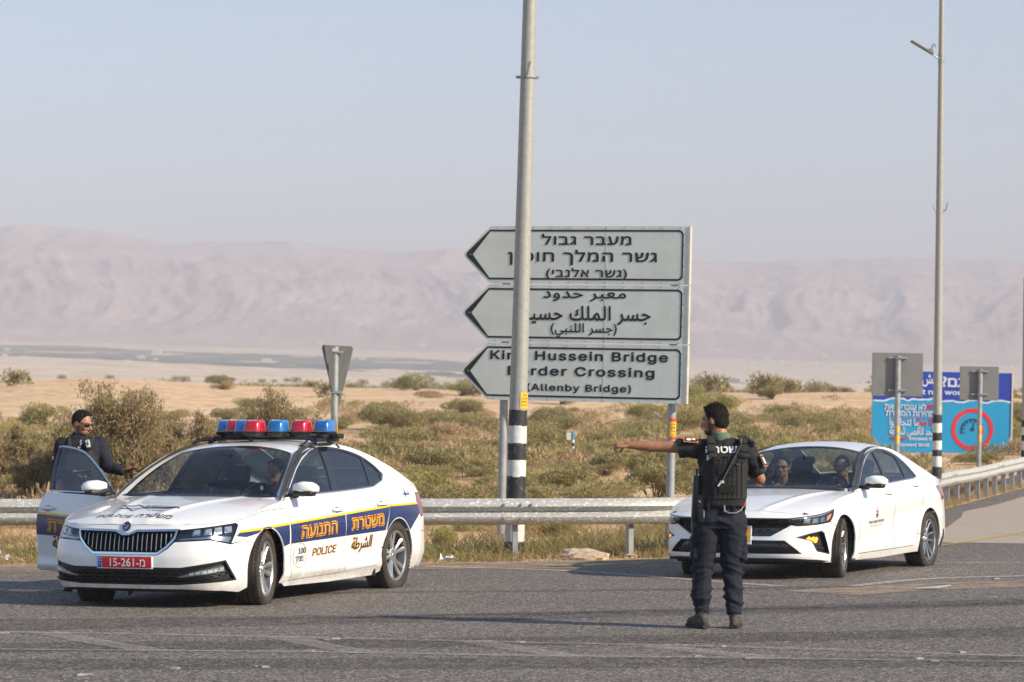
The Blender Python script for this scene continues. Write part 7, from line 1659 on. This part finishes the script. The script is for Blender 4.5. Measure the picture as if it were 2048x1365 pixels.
# the big tamarisk behind the officer at the open door: several feathery limbs
def tamarisk(px, Y, H, Wd, seed, label):
    x = TX(px, Y); z = float(land_z(x, Y)); e = empty('tamarisk_bush', (x, Y, z-.05)); tag(e, label, 'bush'); r_ = np.random.default_rng(seed); bm = bmesh.new(); LV = []; 
    for k in range(15):
        a = r_.uniform(-1, 1); hh = H*(1-.42*abs(a)**1.6)*r_.uniform(.72, 1.0); top = np.array([a*Wd, r_.uniform(-.5, .5)*Wd*.6, hh]); b0 = np.array([a*Wd*.12, 0, -.1]); mid = b0+(top-b0)*.5+np.array([r_.normal()*.15, r_.normal()*.15, .12*H])
        tube(bm, [Vector(b0), Vector(mid), Vector(top)], [.035, .020, .006], 5)
        for j in range(34):
            t = r_.uniform(.22, 1.04); c = (1-t)**2*b0+2*t*(1-t)*mid+t*t*top; q = c+r_.normal(size=3)*np.array([.20, .20, .13])*(1.15-.45*t)*H/2.6
            if j % 3 == 0: tube(bm, [Vector(c), Vector((c+q)/2+np.array([0, 0, .03])), Vector(q)], [.008, .005, .002], 3)
            LV.append(np.concatenate([q, [.17*r_.uniform(.6, 1.3)*H/2.6]]))
    L = np.array(LV); n = 62; P = np.repeat(L[:, :3], n, 0); s = np.repeat(L[:, 3], n)[:, None]; N = len(P); d = r_.normal(size=(N, 3))*np.array([.9, .9, 1.0]); P = P+d*s*.50; P[:, 2] = np.maximum(P[:, 2], .02)
    up = np.array([0, 0, .8])+r_.normal(size=(N, 3))*.5; up /= np.linalg.norm(up, axis=1)[:, None]; sd = np.cross(up, r_.normal(size=(N, 3))); sd /= np.linalg.norm(sd, axis=1)[:, None]; ln = .05*r_.uniform(.6, 1.5, N)[:, None]; wd = .0085
    V = np.stack([P-sd*wd, P+sd*wd, P+up*ln+sd*wd*.2, P+up*ln-sd*wd*.2], 1).reshape(-1, 3)
    link(bpy.data.objects.new('foliage', fastmesh('foliage', V, np.arange(4*N).reshape(N, 4), M['tamarisk'])), e); obj('limbs', bm, M['bark'], e)
tamarisk(250, 47, 2.32, 1.00, 3, 'tallest feathery tamarisk bush, behind the officer at the open car door')
tamarisk(120, 48, 1.20, .75, 4, 'lower tamarisk bush left of the tallest one, behind the officer')
tamarisk(395, 50, 1.62, .80, 5, 'tamarisk bush right of the tallest one, behind the windscreen of the police car')
tamarisk(540, 51, 1.92, 1.05, 6, 'broad tamarisk bush rising behind the roof beacons')
tamarisk(10, 56, 1.2, .8, 7, 'olive tamarisk bush at the left edge of the picture')
# shrubs row by row (px, distance, size)
for (k, px, Y, s, h) in ((2, 890, 39.6, .55, 1.0), (2, 1085, 42, .75, .95), (4, 1120, 43, .7, .9), (2, 1360, 43, .8, .8), (4, 960, 44, .7, .8), (3, 1010, 43, .6, .8), (0, 1250, 46, .75, .75), (2, 1430, 45, .7, .8),
    (1, 900, 50, 1.0, 1), (3, 960, 52, .95, 1), (0, 1040, 50, .9, .9), (1, 1150, 51, 1.0, .9), (1, 1230, 52, 1.0, .9), (0, 1310, 53, 1.15, 1.15), (0, 1280, 57, 1.3, 1.2), (1, 1350, 58, 1.2, 1.15), (2, 1500, 52, .8, .9), (4, 1560, 55, .8, 1),
    (0, 780, 55, .9, 1), (4, 720, 58, .9, 1), (1, 840, 60, .9, .9), (0, 930, 62, 1.0, .9), (3, 875, 66, 1.0, .9), (1, 700, 66, 1.1, 1.1), (2, 1100, 70, .8, .8), (0, 1200, 74, .9, .8), (2, 620, 62, .9, 1.1), (1, 60, 62, 1, 1), (3, 20, 52, .8, .9), (0, 150, 58, .9, .9),
    (4, 1440, 75, 1.0, 1.0), (0, 1500, 80, 1.1, 1.0), (2, 1600, 70, .9, 1.0), (1, 1680, 74, 1.0, .9), (0, 1420, 92, 1.3, 1), (1, 1620, 105, 1.4, .9), (2, 1720, 88, 1.1, 1),
    (0, 1985, 84, .80, .8), (1, 1955, 86, .8, .7), (2, 2040, 96, 1.2, 1), (0, 1900, 72, .5, .6), (3, 1840, 68, .5, .6), (2, 1870, 78, .6, .6), (1, 2060, 104, 1.5, 1.2)): put(k, px, Y, s, h)
for row in range(12):                                # low wide cushions close to the barrier
    Y = 50+row*5.5
    for k in range(9):
        px = -40+2120*(k+r.random())/9
        if px > 1690: continue
        put(r.choice([1, 1, 4, 4, 5, 0]), px, Y*r.uniform(.96, 1.04), r.uniform(.75, 1.25), r.uniform(.55, .85))
for row in range(11):                                     # farther out, thinning
    Y = 54*1.135**row
    for k in range(15 if row < 8 else 9):
        px = -60+2170*(k+r.random())/15 if row < 8 else -60+2170*(k+r.random())/9
        if Y > 125 and px < 420: continue
        if px > 1690 and Y < 110: continue
        put(r.choice([0, 0, 1, 1, 2, 3, 4, 5]), px, Y*r.uniform(.95, 1.06), r.uniform(.6, 1.25)*(1+row*.055), r.uniform(.7, 1.05))
# a label for each shrub: between which landmarks it is seen and how far back it stands
BINS = [(-999, 110, 'left of the officer at the open door'), (110, 420, 'behind the police car windscreen'), (420, 640, 'behind the roof beacons'), (640, 860, 'behind the tail of the police car'), (860, 1028, 'just left of the striped lamp post'),
        (1028, 1210, 'right of the striped lamp post'), (1210, 1340, 'behind the pointing arm'), (1340, 1560, 'behind the pointing officer'), (1560, 1740, 'beyond the roof of the white car'), (1740, 1900, 'left below the billboard'), (1900, 9999, 'right below the billboard')]
ORD = ['nearest', 'second nearest', 'third nearest', 'fourth nearest', 'fifth nearest', 'sixth nearest', 'seventh nearest', 'eighth nearest', 'ninth nearest', 'tenth nearest']+[w+' nearest' for w in 'eleventh twelfth thirteenth fourteenth fifteenth sixteenth seventeenth eighteenth nineteenth twentieth'.split()]
sh_all = [o for o in C.objects if o.get('category') == 'shrub']
for tone in ('olive brown', 'yellow green', 'dry brown'):
    for a, b, where in BINS:
        q = sorted([o for o in sh_all if o['label'].startswith(tone) and a <= 1024+6000*o.location.x/o.location.y < b], key=lambda o: o.location.y)
        for k, o in enumerate(q): o['label'] = f'{tone} shrub {where}, {ORD[min(k, 19)]} of its colour'
V0, F0, _ = leafcloud(500, .9, .8, .7, .16, 77, 7)         # far specks on the slopes
N = 420; Vs = []; rr = np.random.default_rng(8)
for k in range(N):
    Y = 160+rr.random()**1.5*900; u = rr.uniform(-.24, .24)
    if u < -.03 and Y < 330: 
        if rr.random() < .8: continue
    x = u*Y; Vs.append(V0*rr.uniform(.6, 1.6)*(1 if Y < 400 else 1.8)+np.array([x, Y, float(land_z(x, Y))]))
V = np.concatenate(Vs); tag(link(bpy.data.objects.new('distant_scrub', fastmesh('distant_scrub', V, np.arange(len(V)).reshape(-1, 4), M['scrub_olive']))), kind='stuff')
Q = []
for k in range(7200):                                     # knee-high cover that ties the shrubs together
    Y = 44+rr.random()**1.2*105; x = rr.uniform(-.21, .21)*Y
    if x > np.interp(Y, [36, 38, 44.8, 53.7, 63.5, 72.6, 84, 125], [2.5, 3.3, 5.3, 7.0, 8.4, 11.6, 16.2, 32])-.3 or float(fbm(np.array([[x/7, Y/11, 0]]), 3)[0]) < .20: continue
    Q.append((x, Y))
V1, _, _ = leafcloud(150, .46, .46, .26, .055, 78, 5); Q = np.array(Q); zq = land_z(Q[:, 0], Q[:, 1]); half = len(Q)//2
for nm, a_, b_, m_ in (('low_scrub', 0, half, 'scrub_olive'), ('low_dry_scrub', half, len(Q), 'scrub_dry')):
    sc = rr.uniform(.6, 1.5, b_-a_); V = (V1[None]*(sc[:, None, None]*np.stack([rr.choice([-1, 1], b_-a_)*rr.uniform(.7, 1.4, b_-a_), rr.uniform(.7, 1.3, b_-a_), rr.uniform(.6, 1.5, b_-a_)], -1)[:, None])+np.stack([Q[a_:b_, 0], Q[a_:b_, 1], zq[a_:b_]-.02], -1)[:, None]).reshape(-1, 3); tag(link(bpy.data.objects.new(nm, fastmesh(nm, V, np.arange(len(V)).reshape(-1, 4), M[m_]))), kind='stuff')
# weeds and dry grass along the foot of the barrier
def tufts(name, pts, m, nb, h, spread, seed, wid=.006, lean=.5):
    r_ = np.random.default_rng(seed); P = np.repeat(np.array(pts), nb, 0); N = len(P); P = P+np.concatenate([r_.normal(size=(N, 2))*spread, np.zeros((N, 1))], 1)
    d = r_.normal(size=(N, 3))*lean; d[:, 2] = 1; d /= np.linalg.norm(d, axis=1)[:, None]; sd = np.cross(d, r_.normal(size=(N, 3))); sd /= np.linalg.norm(sd, axis=1)[:, None]; l = h*r_.uniform(.35, 1.25, N)[:, None]; b = r_.normal(size=(N, 3))*.25*l; b[:, 2] = -np.abs(b[:, 2])*.4
    m1 = P+d*l*.55; t = P+d*l+b; V = np.stack([P-sd*wid, P+sd*wid, m1+sd*wid*.8, m1-sd*wid*.8, m1-sd*wid*.8, m1+sd*wid*.8, t+sd*wid*.15, t-sd*wid*.15], 1).reshape(-1, 3)
    tag(link(bpy.data.objects.new(name, fastmesh(name, V, np.arange(len(V)).reshape(-1, 4), m))), kind='stuff')
EP = np.array(EDGE); EL = np.concatenate([[0], np.cumsum(np.hypot(*np.diff(EP, axis=0).T))])
def along(n, d0, d1, o0, o1, seed):
    r_ = np.random.default_rng(seed); out = []
    for _ in range(n):
        d = r_.uniform(d0, d1); x, y = np.interp(d, EL, EP[:, 0]), np.interp(d, EL, EP[:, 1]); x2, y2 = np.interp(d+.1, EL, EP[:, 0]), np.interp(d+.1, EL, EP[:, 1]); t = math.atan2(y2-y, x2-x); o = r_.uniform(o0, o1)
        x -= math.sin(t)*o; y += math.cos(t)*o; out.append((x, y, max(float(land_z(x, y)), float(rz_(x, y)))-.02))
    return out
dL = float(EL[np.argmin(np.abs(EP[:, 0]+7.5))]); dR = float(EL[np.argmin(np.abs(EP[:, 0]-13))])
tufts('dry_grass', along(850, dL, dR, .15, 2.2, 1), M['drygrass'], 46, .20, .13, 2, .0035)
tufts('dry_grass_tall', along(240, dL, dR, .9, 3.2, 3), M['drygrass'], 46, .42, .15, 4, .0035, .35)
tufts('green_weeds', along(420, dL, dR-20, .5, 3.6, 5), M['greenweed'], 60, .26, .16, 6, .0055, .8)
tufts('dead_stalks', along(300, dL, dR, .25, 1.6, 7), M['scrub_dry'], 26, .13, .10, 8, .005, .9)
gp = [(rr.uniform(-.22, .22)*Y, Y) for Y in 40+rr.random(2600)**1.3*80]; gp = [q for q in gp if q[0] < np.interp(q[1], [36, 38, 44.8, 53.7, 63.5, 72.6, 84, 125], [2.5, 3.3, 5.3, 7.0, 8.4, 11.6, 16.2, 32])]; tufts('plain_grass', [(x, y, float(land_z(x, y))-.02) for x, y in gp], M['drygrass'], 26, .22, .28, 9, .006, .8)
def rock(x, y, s, seed, label, sz=(1, .7, .5), name='stone', m='rock'):
    bm = bmesh.new(); bmesh.ops.create_icosphere(bm, subdivisions=3, radius=1); n = np.array([v.co[:] for v in bm.verts]); f = fbm(n*1.9+seed, 4)
    for v, k in zip(bm.verts, f): v.co *= 1+.75*k; v.co = Vector((v.co.x*sz[0], v.co.y*sz[1], v.co.z*sz[2]))*s
    o = obj(name, bm, M[m], None, False); o.location = (x, y, max(float(land_z(x, y)), .02)+s*.12); return tag(o, label, 'stone')
rock(TX(1165, 35.1), 35.05, .23, 3, 'large pale flat stone in the dry grass under the barrier', (1.2, .6, .45))
rock(TX(1350, 36.6), 35.4, .10, 5, 'small pale stone beside the right sign post')
rock(TX(1260, 35.8), 35.6, .08, 9, 'smallest pale stone under the barrier, near its middle post')
def litter(px, py, s, seed, label):
    x, y = G(px, py); r_ = random.Random(seed); bm = bmesh.new(); n = 7; P = [[None]*n for _ in range(n)]
    for i in range(n):
        for j in range(n): P[i][j] = bm.verts.new(((i/(n-1)-.5)*s+r_.gauss(0, s*.05), (j/(n-1)-.5)*s*.6+r_.gauss(0, s*.05), abs(r_.gauss(0, s*.22))+.03))
    for i in range(n-1):
        for j in range(n-1): bm.faces.new((P[i][j], P[i+1][j], P[i+1][j+1], P[i][j+1]))
    o = obj('litter', bm, M['paper'], None, True, 30); o.location = (x, y, .02); tag(o, label, 'litter')
litter(895, 1130, .17, 1, 'crumpled white plastic bag in the grass right of the police car'); litter(10, 1129, .15, 2, 'crumpled white bag at the left edge below the barrier')
# road studs and scraps on the asphalt
def stud(px, py, k):
    x, y = G(px, py); bm = bmesh.new(); bbox(bm, (0, 0, .006), (.08, .06, .012), None, (.7, .7))
    if k % 2: bbox(bm, (.07, .015, .003), (.05, .04, .006))
    o = obj('road_stud', bm, M['stud']); o.location = (x, y, .022); o.rotation_euler = (0, 0, k*.7); tag(o, 'small dusty pale stud or chip lying on the asphalt in the foreground', 'road stud', 'road studs on the foreground lines')
SP = sorted(((8, 1273), (670, 1285), (618, 1310), (1040, 1292), (1440, 1300), (1395, 1320), (1500, 1324), (1920, 1312), (1835, 1325), (1870, 1330), (350, 1345), (160, 1358), (527, 1342), (1985, 1200), (1992, 1163)))
for k, p in enumerate(SP): stud(*p, k)
for k, o in enumerate(sorted([o for o in C.objects if o.get('category') == 'road stud'], key=lambda o: o.location.x/o.location.y)): o['label'] = f"small pale chip on the road, {ORD[k].split()[0] if k else 'first'} counting from the left edge"
bm = bmesh.new(); V = [(-.16, -.05, .004), (.05, -.06, .01), (.2, .05, .03), (.02, .06, .012), (-.12, .02, .004)]; bm.faces.new([bm.verts.new(v) for v in V]); r_ = bmesh.ops.extrude_face_region(bm, geom=bm.faces[:]); [setattr(v, 'co', v.co+Vector((0, 0, .006))) for v in r_['geom'] if isinstance(v, bmesh.types.BMVert)]
o = obj('plastic_scrap', bm, M['cardpiece']); x, y = G(1862, 1184); o.location = (x, y, .03); tag(o, 'flat grey scrap of plastic on the road right of the white car', 'scrap')
# far village
bm = bmesh.new(); rr = np.random.default_rng(21)
for k in range(70):
    Y = rr.uniform(1500, 3600); u = rr.uniform(-.2, .2)
    if k % 2: Y = rr.uniform(3000, 3700)
    x = u*Y; s = rr.uniform(4, 9)*Y/3000; bbox(bm, (x, Y, float(land_z(x, Y))+s*.2), (s, s*.8, s*.5))
vb = obj('village', bm, mat('pale_plaster', (.55, .50, .44), .8)); tag(vb, kind='stuff')
